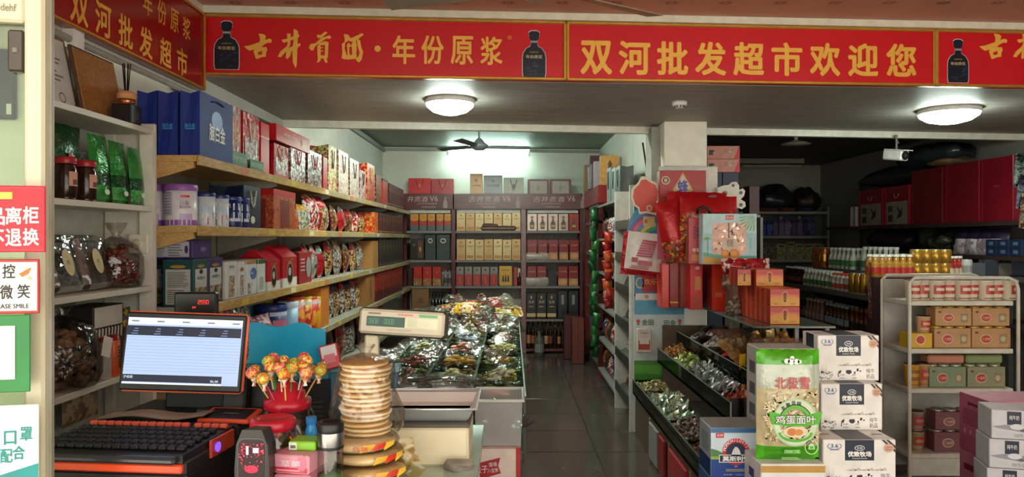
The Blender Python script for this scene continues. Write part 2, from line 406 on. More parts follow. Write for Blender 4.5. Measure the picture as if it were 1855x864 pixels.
# ---------------------------------------------------------------- lamps, fans, ceiling gear
def dome(x, y, r, name_label, lit=True):
    t = thing('ceiling_lamp', name_label, 'lamp', (x, y, 2.72))
    MB().lathe([(r * .97, -.035), (r, -.03), (r, 0)], WHITE, 32).build('base_ring', t)
    MB().lathe([(.001, -.115), (r * .35, -.11), (r * .7, -.09), (r * .93, -.055), (r * .97, -.033)], EMIT('#ecfff4', LAMP) if lit else WHITE, 32, cap=False).build('diffuser', t)
dome(xt(815, 5.42), 5.42, .182, 'lit round ceiling lamp under the dropped ceiling left of the pillar')
dome(xt(1719, 5.84), 5.84, .225, 'lit round ceiling lamp under the dropped ceiling right of the pillar')
t = thing('ceiling_lamp', 'small unlit pendant lamp in the dark right back room', 'lamp', (xt(1442, 8.6), 8.6, 2.89))
MB().cyl(.02, -.05, WHITE, 10).build('stem', t); MB().lathe([(.03, -.05), (.16, -.085), (.165, -.1), (.02, -.11)], M('#a8a69c', .5), 20).build('shade', t)
t = thing('fluorescent_lamp', 'lit fluorescent tube high on the back wall behind the fan', 'lamp', (xt(885, 11.2), 11.2, 2.985), .0997)
MB().tube([(-.6, 0, 0), (.6, 0, 0)], .024, EMIT('#d8fff0', TUBE), 10).build('tube', t)
MB().box(-.63, .03, .03, .63, .12, .075, WHITE).box(-.635, -.02, -.02, -.6, .1, .03, WHITE).box(.6, -.02, -.02, .635, .1, .03, WHITE).build('batten', t)
t = thing('fluorescent_lamp', 'lit fluorescent tube on the back room ceiling just behind the white beam', 'lamp', (-.35, 7.05, 3.07))  # extra tube out of view behind the beam, added to brighten the liquor shelves
MB().tube([(-.6, 0, -.04), (.6, 0, -.04)], .02, EMIT('#f4fff0', TUBE * 6.0), 8).build('tube', t); MB().box(-.63, -.03, -.01, .63, .03, .03, WHITE).build('batten', t)
t = thing('fluorescent_lamp', 'unlit fluorescent tube on the dark right back room ceiling', 'lamp', (xt(1398, 11.0), 11.0, 2.885))
MB().tube([(-.45, -.03, -.11), (.42, -.03, -.11)], .02, M('#cfccc0', .4), 8).build('tube', t); MB().box(-.5, -.04, -.07, .47, .04, 0, M('#8b887e', .5)).build('batten', t)
t = thing('smoke_detector', 'small round white smoke detector on the dropped ceiling above the pillar', 'detector', (xt(1231, 5.52), 5.52, 2.72))
MB().lathe([(.05, -.03), (.055, -.026), (.055, 0)], WHITE, 20).build('body', t)
sd = MB().lathe([(.03, -.048), (.034, -.03)], WHITE, 16)
for k in range(8): a = 2 * PI * k / 8; sd.bx(.009, .009, .012, BLACK, -.043, .0335 * math.cos(a), .0335 * math.sin(a))
sd.build('sensor_cap', t)
def blade(l, r0, wd, th, m, tilt):
    mb = MB(); n = 4; V = []
    for i in range(n + 1):
        x = r0 + (l - r0) * i / n; ww = wd * (.75 + .25 * i / n)
        for y, z in ((-ww / 2, -tilt), (ww / 2, tilt)):
            V += [(x, y, z), (x, y, z - th)]
    F = []
    for i in range(n):
        b = i * 4; F += [(b, b + 4, b + 6, b + 2), (b + 1, b + 3, b + 7, b + 5), (b, b + 1, b + 5, b + 4), (b + 2, b + 6, b + 7, b + 3)]
    F += [(0, 2, 3, 1), (n * 4, n * 4 + 1, n * 4 + 3, n * 4 + 2)]
    return mb.add(V, F, m).box(r0 - .06, -.02, -th - .004, r0 + .05, .02, 0, M('#57544f', .5))
def fan(loc, angs, l, wd, hub, drop, mats, label):
    t = thing('ceiling_fan', label, 'fan', loc)
    MB().lathe([(.012, -drop), (.012, -.03), (.045, -.025), (.05, 0)], mats[1], 12).build('downrod', t)
    MB().lathe([(.001, -drop - hub * .85), (hub * .5, -drop - hub * .8), (hub * .95, -drop - hub * .5), (hub, -drop - hub * .3), (hub * .6, -drop), (hub * .25, -drop + hub * .4), (.02, -drop + hub * .45)], mats[1], 20).build('motor', t)
    for a in angs:
        o = blade(l, hub * .9 + .04, wd, .006, mats[0], .012).build('blade', t); o.location = (0, 0, -drop - hub * .35); o.rotation_euler = (0, 0, a)
    return t
fan((xt(970, 3.55), 3.55, 3.15), [.60, 2.82, 4.84], .80, .12, .12, .20, (M('#93806f', .45), M('#d8cab8', .4)), 'large ceiling fan with dusty grey blades before the red banner')
fan((xt(868, 9.1), 9.1, 3.10), [.13, 2.55, 4.35], .63, .11, .115, .22, (M('#5a6266', .5), M('#5f686a', .5)), 'dark grey ceiling fan in front of the lit fluorescent tube')
t = thing('security_camera', 'white bullet security camera hanging from the beam at right', 'camera', (xt(1624, 7.0), 7.0, 2.66))
MB().tube([(0, 0, .02), (0, 0, -.12)], .01, GREY).tube([(-.02, 0, .02), (.02, 0, -.06)], .006, GREY).build('bracket', t)
o = MB().cbox(-.05, -.1, -.05, .05, .12, .05, WHITE, .012).box(-.056, -.13, .045, .056, .1, .053, WHITE).build('housing', t); o.location = (0, 0, -.17); o.rotation_euler = (.15, 0, .35)
o = MB().ell(Fr((0, -.101, 0), (1, 0, 0), (0, 0, 1)), 0, 0, .045, .042, BLACK).ell(Fr((0, -.101, 0), (1, 0, 0), (0, 0, 1)), 0, 0, .018, .018, M('#3a3f46', .1), 2).build('lens', t); o.location = (0, 0, -.17); o.rotation_euler = (.15, 0, .35)

# ---------------------------------------------------------------- red banners
SIGN = M('#cf1823', .3, 0, .03, 4); YEL = M('#f0ba4e', .35, .1, .05); GFR = M('#dca648', .25, .6)
def sg(px, py):
    k = (px - 927.5) / FPX; Y = 4.79 / (1 - .071 * k); return k * Y, zt(py, Y), Y
CS = math.cos(math.atan(.071))
def banner(pxa, pxb, label, xb=None):
    xa = sg(pxa, 90)[0]; xb = xb or sg(pxb, 90)[0]
    t = thing('banner_sign', label, 'sign', (xa, YS(xa) - .005, 2.72), math.atan(.071))
    L = (xb - xa) / CS
    MB().box(0, -.02, 0, L, .02, .385, SIGN).build('panel', t)
    f = MB(); e = .02
    for a, b, c, d in ((0, 0, L, e), (0, .385 - e, L, .385), (0, 0, e, .385), (L - e, 0, L, .385)): f.cbox(a, -.034, b, c, -.018, d, GFR, .005)
    f.build('gold_frame', t)
    fr = Fr((0, -.02, 0), (1, 0, 0), (0, 0, 1))
    return t, fr, (lambda px, py: ((sg(px, py)[0] - xa) / CS, sg(px, py)[1] - 2.72))
S = lambda p: p * 4.72 / FPX
KAI = {  # brush lettering as strokes, in the units of a 250x90 px window enlarged 7.42 times
 'gu': [[(300,95),(375,105),(400,130),(372,245),(330,280),(308,245),(322,160)], [(105,265),(180,255),(310,210),(430,165),(462,165),(482,188),(465,222),(430,215),(340,260),(230,312),(180,325),(140,300)],
        [(232,325),(280,312),(308,420),(278,438),(262,425)], [(245,300),(330,270),(385,280),(400,300),(300,345),(240,345)], [(347,300),(400,270),(420,312),(404,345),(398,405),(347,400)], [(262,385),(395,372),(398,405),(345,412),(280,438)]],
 'jing': [[(680,95),(730,95),(724,250),(690,310),(600,412),(555,405),(595,330),(672,270),(690,230)], [(770,30),(828,60),(822,250),(812,510),(795,562),(760,480),(752,320),(768,200)],
        [(612,175),(680,165),(835,105),(848,122),(830,155),(640,220),(618,205)], [(672,300),(850,225),(868,245),(810,300),(745,325),(722,400),(685,438),(665,420)]],
 'gong': [[(1075,110),(1130,115),(1195,65),(1222,85),(1150,150),(1095,160)], [(972,280),(995,235),(1060,225),(1130,160),(1250,118),(1275,145),(1255,165),(1200,165),(1130,215),(1060,262),(1030,325),(995,315)],
        [(1085,260),(1130,225),(1133,420),(1090,410)], [(1110,225),(1195,195),(1240,215),(1225,248),(1120,250)], [(1190,225),(1238,212),(1226,420),(1186,425)], [(1125,275),(1162,278),(1162,292),(1125,292)], [(1125,320),(1165,322),(1165,336),(1125,336)],
        [(1092,385),(1226,390),(1222,428),(1094,425)], [(1094,420),(1142,425),(1120,470),(1075,488),(1092,455)], [(1165,425),(1205,420),(1225,480),(1195,488)]],
 'jiu': [[(1438,100),(1500,110),(1525,150),(1500,195),(1440,225),(1455,180)], [(1415,230),(1460,205),(1452,300),(1468,345),(1482,400),(1470,445),(1410,425),(1420,360)], [(1490,180),(1620,120),(1680,90),(1708,110),(1640,162),(1530,205)],
        [(1488,225),(1522,225),(1512,330),(1526,410),(1490,425),(1486,300)], [(1545,250),(1560,180),(1602,160),(1612,300),(1600,425),(1548,410),(1552,340)], [(1610,150),(1660,190),(1675,280),(1700,340),(1680,440),(1645,482),(1610,460),(1600,425),(1635,405),(1652,350),(1625,260)],
        [(1480,255),(1615,235),(1615,260),(1480,275)], [(1470,388),(1615,372),(1610,432),(1480,445)], [(1525,150),(1590,160),(1590,178),(1525,172)]]}
def bottle_print(f, x, z0, h, t):
    b = MB(); q = h
    o = [(-.235, 0), (.235, 0), (.25, .1), (.25, .42), (.235, .52), (.17, .62), (.09, .66), (.075, .7), (.075, .8), (.11, .86), (.12, .96), (.06, 1), (-.06, 1), (-.12, .96), (-.11, .86), (-.075, .8), (-.075, .7), (-.09, .66), (-.17, .62), (-.235, .52), (-.25, .42), (-.25, .1)]
    b.poly(f, [(x + a * q * 1.06, z0 - .003 + c * q * 1.03) for a, c in o], M('#c9c9d0', .4), 1)
    b.poly(f, [(x + a * q, z0 + c * q) for a, c in o], M('#131c2c', .3), 2)
    b.rect(f, x - .07 * q, z0 + .745 * q, x + .07 * q, z0 + .79 * q, M('#9aa0ac', .3), 3)
    b.txt(f, x, z0 + .44 * q, .075 * q, '年份原浆', M('#e0cf9a', .4), w=.36 * q, k=3); b.txt(f, x, z0 + .54 * q, .03 * q, '贡酒年份', M('#c7a75c', .4), w=.2 * q, k=3)
    for i in range(9):
        a = R.uniform(-.22, .1); c = R.uniform(.03, .33); b.poly(f, [(x + a * q, z0 + c * q), (x + (a + .13) * q, z0 + (c + .02) * q), (x + (a + .1) * q, z0 + (c + .045) * q)], M('#2c4560', .3), 3)
    return b.build('printed_bottle', t)
def gujing(t, f, L, dx):
    for nm, st in KAI.items():
        mb = MB()
        for q, pl in enumerate(st): mb.poly(f, [L(430 + x / 7.42 + dx, 50 + y / 7.42) for x, y in pl], YEL, 2 + .14 * q)
        mb.build('lettering', t)
t, f, L = banner(365, 1025, 'left red banner panel with two bottles beside gold calligraphy and a raised dot')
gujing(t, f, L, 0)
mb = MB()
mb.ell(f, *L(685, 90), .02, .02, YEL, 2)
for px, py, ch in ((732, 92, '年'), (784, 92, '份'), (837, 93, '原'), (890, 94, '浆')): mb.txt(f, *L(px, py), S(50), ch, YEL, w=S(39), bold=.028, res=2)
mb.ring(f, *L(923, 70), .013, .013, .002, YEL, 2, 14); mb.txt(f, *L(923, 70), .012, 'R', YEL)
mb.build('lettering', t)
bottle_print(f, L(413, 125)[0], L(413, 127)[1], S(85), t); bottle_print(f, L(967, 140)[0], L(967, 141)[1], S(84), t)
t, f, L = banner(1025, 1690, 'middle red banner panel with nine large block characters above the pillar')
mb = MB()
for k, ch in enumerate('双河批发超市欢迎您'): mb.txt(f, *L(1079 + 68.7 * k, 106 + .6 * k), S(59), ch, YEL, w=S(56), bold=.04)
mb.build('lettering', t)
t, f, L = banner(1690, 1990, 'right red banner panel cut by the frame with one bottle and calligraphy', 4.98)
gujing(t, f, L, 1790 - 461 - 4); bottle_print(f, L(1731, 150)[0], L(1731, 151)[1], S(82), t)
# banner along the left wall
XS = -1.93
t = thing('banner_sign', 'dark red banner running along the left wall above the shelf', 'sign', (XS, 2.0, 2.62), PI / 2)
MB().box(0, -.015, 0, 2.60, .03, .48, M('#9c1012', .2, 0, .08, 3)).build('panel', t)
fm = MB()
for a, b, c, d in ((0, 0, 2.60, .016), (0, .464, 2.60, .48), (2.584, 0, 2.60, .48)): fm.cbox(a, -.028, b, c, -.014, d, GFR, .004)
fm.build('gold_frame', t)
fr = Fr((0, -.015, 0), (1, 0, 0), (0, 0, 1)); mb = MB(); YE2 = M('#f0b03c', .4)
for px, ch in ((137, '双'), (181, '河'), (222, '批'), (259, '发'), (295, '超'), (325, '市')):
    Y = XS * FPX / (px - 927.5); mb.txt(fr, Y - 2.0, .105, .15, ch, YE2, w=.13, bold=.03)
for px, ch in ((262, '年'), (288, '份'), (311, '原'), (333, '浆')):
    Y = XS * FPX / (px - 927.5); mb.txt(fr, Y - 2.0, .315, .125, ch, YE2, w=.1, bold=.02)
mb.build('lettering', t)

# ---------------------------------------------------------------- glazed door leaf at far left
d = thing('door_1', '', ''); del d['label'], d['category']; d['kind'] = 'structure'
d.location = (xt(72, 1.62), 1.62, 0); d.rotation_euler = (0, 0, .2)
DW = M('#d6cfb2', .35, 0, .04, 6)
st = MB().cbox(-.02, -.03, 0, .02, .03, 3.1, DW, .006).box(.02, -.006, 0, .026, .006, 3.1, M('#9d9b8c', .5)); st.build('stile', d)
MB().cbox(-.62, -.025, 2.165, -.02, .025, 2.225, DW, .006).build('rail', d)
MB().box(-.62, -.004, 0, -.02, .004, 2.165, CLEAR('#eaf3ea', .03, .03)).build('glass_pane', d)
MB().box(-.62, -.004, 2.225, -.02, .004, 3.1, M('#31443f', .15)).build('glass_pane', d)
MB().cbox(-.056, -.02, 2.06, -.024, .0, 2.15, M('#4a4238', .3, .3), .004).lathe([(.006, 0), (.006, .01)], SILV, 8, (-.04, -.02, 2.1)).build('hinge_plate', d)
mb = MB().txt(Fr((-.3, -.026, 2.165), (1, 0, 0), (0, 0, 1)), .21, .03, .016, 'wcmmunzcdehf', M('#77755f', .5), w=.11); mb.build('faded_lettering', d)
t = thing('picture_frame', 'black framed picture seen through the glass door at the far left', 'picture', (xt(0, 1.95), 1.95, zt(215, 1.95)), .2)
MB().cbox(-.12, 0, 0, .034, .02, .185, M('#15130f', .4), .004).rect(Fr((-.12, 0, 0), (1, 0, 0), (0, 0, 1)), .135, .012, .147, .04, M('#d8d4c4', .4)).build('frame', t); MB().box(-.3, .02, -1.5, .05, .05, .42, M('#dcd9c0', .5)).build('white_panel', t)
# notices stuck on the glass
def notice(pxa, pxb, pya, pyb, name, label, m, dep=1.52):
    y = dep; x0, x1, z1, z0 = xt(pxa, y), xt(pxb, y), zt(pya, y), zt(pyb, y)
    o = thing(name, label, 'notice', (x0, y, z0), .2); W, Hh = (x1 - x0) / math.cos(.2), z1 - z0
    MB().cbox(0, 0, 0, W, .004, Hh, m, .0015).build('card', o); return o, Fr((0, 0, 0), (1, 0, 0), (0, 0, 1)), W, Hh, (lambda px, py: ((xt(px, y) - x0) / math.cos(.2), zt(py, y) - z0))
o, f, W_, H_, L = notice(-70, 65, 335, 457, 'notice_card', 'red notice card with white characters on the glass door', M('#c41a2b', .35))
mb = MB().rect(f, .003, .003, W_ - .003, H_ - .003, M('#d33044', .35), 1).rect(f, .006, .006, W_ - .006, H_ - .006, M('#c41a2b', .35), 2)
for px, py, ch in ((-40, 392, '商'), (-13, 392, '品'), (14, 390, '离'), (42, 389, '柜'), (-40, 432, '概'), (-14, 432, '不'), (14, 430, '退'), (42, 429, '换')): mb.txt(f, *L(px, py), .035, ch, WHITE, w=.029, bold=.03, k=3)
mb.rect(f, *L(-20, 360), *L(12, 347), YEL, 3); mb.build('lettering', o)
o, f, W_, H_, L = notice(-70, 55, 470, 570, 'notice_card', 'white notice card in a red frame asking to smile, on the glass door', M('#b02a24', .35))
mb = MB().rect(f, .002, .006, W_ - .004, H_ - .006, M('#ecebe2', .4), 1)
for px, py, ch in ((-40, 492, '监'), (-20, 492, '控'), (6, 492, '控'), (-26, 530, '请'), (2, 530, '微'), (30, 529, '笑')): mb.txt(f, *L(px, py), .029, ch, INK, w=.023, bold=.02, k=2) if (px, ch) != (-20, '控') else None
mb.txt(f, *L(8, 556), .009, 'PLEASE SMILE', INK, w=.07, k=2, bold=.02)
mb.poly(f, [L(22, 497), L(36, 488), L(43, 485), L(38, 497), L(28, 503)], M('#c9742e', .5), 2).ell(f, *L(40, 505), .004, .004, M('#d8b07a', .5), 2); mb.build('lettering', o)
o, f, W_, H_, L = notice(-70, 40, 572, 714, 'payment_poster', 'green payment poster with a blank white square on the glass door', M('#1f7d3a', .4))
MB().rect(f, *L(-60, 690), *L(16, 592), M('#e8ebe2', .5), 2).build('white_square', o)
o, f, W_, H_, L = notice(-70, 54, 738, 905, 'mask_notice', 'white notice with teal characters low on the glass door', M('#dfeee6', .4))
mb = MB()
for px, py, ch in ((-20, 797, '戴'), (8, 797, '口'), (34, 791, '罩'), (-14, 832, '请'), (2, 830, '配'), (22, 825, '合')): mb.txt(f, *L(px, py), .028, ch, M('#1f8f8c', .5), w=.022, bold=.02) if ch != '请' else None
mb.poly(f, [L(-60, 880), L(-60, 905), L(54, 905), L(54, 846)], M('#1f8f8c', .5), 2); mb.build('lettering', o)

# ================================================================ LEFT WALL
# ---- goods builders: local front is -y, base at z = 0
BOXM = {}
def carton(name, label, cat, w, d, h, base, deco=None, group=None, c=.003):
    mb = MB().cbox(-w / 2, -d / 2, 0, w / 2, d / 2, h, base, c)
    if deco: deco(mb, w, d, h)
    return tag(mb.build(name), label, cat, group)
def handles(t, w, d, h, m, r=.004, drop=.45, ww=.34, both=True):
    for s in ((-1, 1) if both else (-1,)):
        mb = MB(); y = s * (d / 2 + .006); n = 8
        mb.tube([(-w * ww / 2 + w * ww * i / n, y, h * (.9 - drop * math.sin(PI * i / n))) for i in range(n + 1)], r, m, 5)
        mb.build('handle', t)
def gift_bag(name, label, w, d, h, base, deco=None, hm=None, group=None, drop=.45, cat='bag'):
    mb = MB(); b = base; q = .25 * d
    V = [(-w / 2, -d / 2, 0), (w / 2, -d / 2, 0), (w / 2, d / 2, 0), (-w / 2, d / 2, 0), (-w / 2, -d / 2, h), (w / 2, -d / 2, h), (w / 2, d / 2, h), (-w / 2, d / 2, h), (-w / 2 + q * .3, 0, h * .96), (w / 2 - q * .3, 0, h * .96), (-w / 2, 0, 0), (w / 2, 0, 0)]
    mb.add(V, [(0, 3, 2, 1), (0, 1, 5, 4), (2, 3, 7, 6), (1, 11, 9, 5), (11, 2, 6, 9), (3, 10, 8, 7), (10, 0, 4, 8), (4, 5, 9, 8), (8, 9, 6, 7)], b)
    if deco: deco(mb, w, d, h)
    o = tag(mb.build(name), label, cat, group)
    if hm: handles(o, w, d, h, hm, drop=drop)
    return o
def bag_pouch(name, label, w, h, t, bands, group=None, cat='bag', **k):
    return tag(MB().pouch(w, h, t, bands, **k).build(name), label, cat, group)
def tin(name, label, r, h, body, lid, deco=None, group=None, cat='can', lh=.16, n=24, sx=1):
    mb = MB().lathe([(r * .96, 0), (r, .006), (r, h * (1 - lh))], body, n, sx=sx)
    if deco: deco(mb, r, h)
    o = tag(mb.build(name), label, cat, group)
    MB().lathe([(r * 1.02, h * (1 - lh)), (r * 1.04, h * (1 - lh) + .004), (r * 1.04, h - .004), (r * .98, h)], lid, n, sx=sx).build('lid', o)
    return o
def curved(mb, r, a0, a1, z0, z1, m, k=1, n=6):
    """print wrapped round a can; angle 0 faces -y"""
    V = []
    for i in range(n + 1):
        a = -PI / 2 + a0 + (a1 - a0) * i / n; rr = r + k * EPS
        V += [(rr * math.cos(a), rr * math.sin(a), z0), (rr * math.cos(a), rr * math.sin(a), z1)]
    mb.add(V, [(2 * i, 2 * i + 2, 2 * i + 3, 2 * i + 1) for i in range(n)], m)
def deco(panel=None, title=None, tcol=WHITE, th=.1, ty=.75, tw=.7, win=None, bands=(), sides=True, lines=None, oval=None):
    """print for a carton or gift bag: bands [(v0,v1,mat)], window pattern, title text, oval badge, small print"""
    def f(mb, w, d, h):
        for fr, W in ((front(w, d, h), w), (rightf(w, d, h), d), (leftf(w, d, h), d)) if sides else ((front(w, d, h), w),):
            for a, b, m in bands: mb.rect(fr, .002, a * h, W - .002, b * h, m, 1)
            if panel: mb.rect(fr, W * panel[0], h * panel[1], W * panel[2], h * panel[3], panel[4], 2)
        fr = front(w, d, h)
        if win: mb.rect(fr, w * win[0], h * win[1], w * win[2], h * win[3], win[4], 3)
        if oval: mb.ell(fr, w * oval[0], h * oval[1], w * oval[2], h * oval[3], oval[4], 4)
        if lines: mb.lines(fr, w * lines[0], w * lines[2], h * lines[1], h * lines[3], lines[4], lines[5], 4)
        if title:
            mb.txt(fr, w / 2, h * ty, h * th, title, tcol, w=w * tw, k=5)
    return f
# ---- white shelf rack next to the door
RW = M('#d6d3c4', .45, 0, .05, 6)
rk = thing('shelf_rack', 'white shelf rack with five shelves against the left wall beside the door', 'shelf', (-1.80, 2.8, 0))
XF, XB = -1.68, -1.925; ya, yb = 2.0, 3.5
def rl(o): o.location = (1.80, -2.8, 0); return o
rl(MB().box(XB, ya, 0, XB + .012, yb, 2.22, M('#c3c2b6', .5)).box(XB + .012, 2.98, 0, XB + .03, 3.02, 2.2, RW).build('back_panel', rk))
rl(MB().cbox(XB, yb - .02, 0, XF, yb, 2.24, RW, .003).build('side_panel', rk)); rl(MB().cbox(XB, ya, 0, XF, ya + .02, 2.24, RW, .003).build('side_panel', rk))
rl(MB().box(XF - .06, yb - .045, 0, XF + .002, yb - .02, 2.2, M('#e2dfd2', .45)).box(XB + .02, yb - .04, 0, XB + .06, yb - .02, 2.2, M('#e2dfd2', .45)).build('post', rk))
RZ = (2.21, 1.85, 1.48, 1.11, .76)
for z in RZ: rl(MB().cbox(XB + .012, ya + .02, z - .025, XF, yb - .046, z, RW, .002).build('shelf', rk))
t = thing('wall_switch', 'square white dial switch on the end panel of the white shelf rack', 'switch', (-1.745, yb - .052, 1.675))
MB().cbox(-.045, 0, -.045, .045, .024, .045, M('#e6e2d0', .4), .004).build('plate', t)
MB().lathe([(.02, 0), (.022, .01), (.016, .014)], M('#d3ceb8', .4), 16).build('dial', t).rotation_euler = (PI / 2, 0, 0)
def rp(px, x=-1.69): return x * FPX / (px - 927.5)
RZP = PI / 2
def lean(o, x, y, z, a=.25): o.location = (x, y, z); o.rotation_euler = (-a, 0, PI / 2); return o
# certificates leaning on the wall
t = thing('framed_certificate', 'white paper certificate in a thin frame leaning on top of the white rack', 'certificate')
MB().cbox(-.28, 0, 0, .28, .012, .34, M('#8a6a42', .4), .002).build('frame', t)
mb = MB(); f = Fr((-.28, 0, 0), (1, 0, 0), (0, 0, 1)); mb.rect(f, .015, .015, .545, .325, M('#d8d8d2', .4)).lines(f, .2, .5, .12, .25, 7, M('#7d7d7b', .5)); mb.ring(f, .46, .07, .022, .022, .004, INK, 2); mb.rect(f, .33, .05, .37, .09, M('#55554f', .5), 2)
mb.txt(f, .4, .285, .02, '承诺书', INK, w=.1); mb.build('paper', t); lean(t, -1.84, 2.87, 2.212, .2)
t = thing('wooden_plaque', 'brown wooden plaque with dark edge leaning on the white rack top', 'plaque')
MB().cbox(-.17, 0, 0, .17, .014, .315, M('#4c3320', .5), .003).build('frame', t); MB().cbox(-.162, -.004, .006, .162, .004, .305, WOOD('#8a5c2c', '#a87538'), .002).build('board', t); lean(t, -1.80, 3.285, 2.212, .2)
t = thing('reed_diffuser', 'black square reed diffuser with copper collar and dark sticks', 'diffuser', (-1.725, 3.31, 2.211), PI / 2)
MB().cbox(-.045, -.045, 0, .045, .045, .085, BLACK, .004).lines(front(.09, .09, .09), .02, .07, .02, .06, 5, M('#5d5a54', .5)).build('box', t)
MB().lathe([(.03, .085), (.036, .10), (.036, .11)], M('#b87348', .25, .8), 16).build('collar', t); MB().lathe([(.04, .11), (.044, .125), (.036, .142), (.02, .148)], M('#d39a67', .45), 16).build('stopper', t)
mb = MB()
for k in range(6): mb.tube([(.006 * math.cos(k), .006 * math.sin(k), .14), (.016 * math.cos(k), .016 * math.sin(k), .27)], .0028, BLACK, 4)
mb.build('sticks', t)
# green tea bags, jars
GRN = FOIL('#1c7a2c', .25, .3, .3); DGR = FOIL('#0c4a1d', .25, .3, .3)
o = bag_pouch('tea_bag', 'large dark green and white tea bag at the near end of the second shelf', .30, .31, .09, [(.45, FOIL('#c9d3bf', .3, .2)), (1, DGR)], cat='bag', seed=3); put(o, -1.80, 2.93, 1.85, RZP)
mb = MB(); f = Fr((.02, -.05, 0), (1, 0, 0), (0, 0, 1)); mb.txt(f, .06, .17, .08, '茶', INK, w=.06, k=1).rect(f, .04, .02, .11, .07, M('#dad7c6', .5), 1).lines(f, .05, .1, .03, .06, 4, INK).rect(f, -.03, .14, -.01, .19, RED, 1); mb.build('print', o)
for k, (y, lb) in enumerate(((2.83, 'red lidded jar of dark preserves nearest the white door frame'), (2.965, 'red lidded jar of dark preserves touching the dark green tea bag'))):
    o = tag(MB().lathe([(.036, 0), (.041, .008), (.041, .115), (.034, .13), (.034, .14)], M('#2b1712', .15), 20).build('jam_jar'), lb, 'jar', 'jars of preserves'); put(o, -1.71, y, 1.85, RZP)
    MB().lathe([(.039, .135), (.041, .14), (.041, .158), (.037, .162)], M('#a0222a', .35), 20).build('lid', o); mb = MB(); curved(mb, .041, -.7, .7, .05, .105, M('#d8a08c', .5)); curved(mb, .041, -.35, .35, .055, .075, M('#6a3a2c', .5), 2); mb.build('jar_label', o)
for k, y in enumerate((3.13, 3.26, 3.385)):
    o = bag_pouch('seaweed_bag', f'{ORD[k]} bright green laminated bag from the left on the white rack', .145, .29 - .012 * k, .045, [(.08, GRN), (.22, FOIL('#3f9a3f', .25, .2)), (.45, FOIL('#0e4a22', .2, .3)), (1, FOIL('#2f8f3a', .22, .3))], 'green laminated bags', seed=20 + k, win=None)
    put(o, -1.735 + .012 * k, y, 1.85, RZP + .05 * k); o.rotation_euler = (-.08, 0, RZP + .05 * k)
    MB().ell(Fr((0, -.026, 0), (1, 0, 0), (0, 0, 1)), 0, .045, .02, .012, M('#d7e6cf', .4), 1, 12).build('print', o)
# plastic clamshells, dates
CLR = CLEAR('#f4f4f2', .10, .06, .3)
for k, (y, lb) in enumerate(((2.92, 'clear clamshell of brown sweets with cream oval label nearer the door'), (3.13, 'clear clamshell of brown sweets with cream oval label nearer the dates'))):
    t = thing('clamshell_pack', lb, 'pack', group='clamshell packs')
    MB().cbox(-.09, -.03, .008, .09, .0, .215, M('#3b1a14', .4, 0, .3, 30, .5), .02).build('contents', t)
    MB().cbox(-.1, -.045, 0, .1, .012, .235, CLR, .02).cbox(-.104, -.012, -.0, .104, -.004, .24, CLR, .004).build('shell', t)
    MB().ell(Fr((0, -.046, 0), (1, 0, 0), (0, 0, 1)), .01, .115, .034, .055, M('#cdbb84', .5), 1).txt(Fr((0, -.046, 0), (1, 0, 0), (0, 0, 1)), .01, .115, .02, '糖', M('#8a7440', .5), k=2).build('oval_label', t); lean(t, -1.77, y, 1.482, .28)
def heap(cx, cy, z, n, rx, ry, hz, r, mats, seed=0, flat=.8, el=0):
    rr = random.Random(seed); mb = MB()
    for i in range(n):
        a = rr.uniform(0, 2 * PI); q = math.sqrt(rr.random()); x = q * math.cos(a); y = q * math.sin(a)
        zz = rr.random() * hz * (1 - q * q * .75)
        mb.sph((cx + x * rx, cy + y * ry, z + r * flat + zz), r * rr.uniform(.85, 1.1 + el), r * rr.uniform(.8 - el * .4, 1.1 + el * .5), r * flat * (1 - el * .4 * rr.random()), rr.choice(mats), 7, 4)
    return mb
def knot_bag(name, label, r, h, mats, pr, n, cat='bag', seed=1, sx=1.0):
    t = thing(name, label, cat)
    hp = heap(0, 0, 0, n, r * .8 * sx, r * .8, h * .62, pr, mats, seed).build('contents', t); hp['kind'] = 'stuff'
    rr = random.Random(seed); prof = [(r * .9, 0), (r * 1.02, h * .12), (r, h * .45), (r * .75, h * .65), (r * .3, h * .76), (r * .12, h * .8), (r * .3, h * .9), (r * .42, h)]
    MB().lathe(prof, CLEAR('#f3f1ee', .09, .12, .8), 14, sx=sx, cap=False).build('film', t)
    return t
o = knot_bag('date_bag', 'knotted clear bag of red dates below the wall switch', .11, .29, [M('#7c2f22', .35), M('#8f4030', .35), M('#5f211a', .35)], .019, 90, seed=5, sx=1.2); put(o, -1.79, 3.345, 1.482)
o.rotation_euler = (0, 0, PI / 2)
o = knot_bag('walnut_bag', 'clear bag of walnuts with white price tag nearest the door', .13, .36, [M('#7d5a3b', .55, 0, .2, 40, .4), M('#694930', .55, 0, .2, 40, .4)], .02, 120, seed=8, sx=1.25); put(o, -1.78, 2.93, 1.112, PI / 2)
MB().cbox(-.03, -.15, .12, .035, -.147, .2, M('#e5ded4', .5), .001).build('price_tag', o).rotation_euler = (0, .3, 0)
t = thing('snack_carton', 'white and black snack carton behind the orange tubes', 'carton', (-1.82, 3.21, 1.112), PI / 2)
MB().cbox(-.12, -.07, 0, .12, .07, .30, M('#2b2524', .5), .003).rect(front(.24, .14, .3), .01, .21, .23, .295, M('#cfcabf', .5)).build('carton_body', t)
mb = MB()
for i in range(9): mb.quad(*[Vector((-.11 + .025 * i + a, -.0725, z)) for a, z in ((0, .16), (.012, .15), (.018, .2), (.004, .205))], M('#cfcac0', .5))
mb.build('print', t)
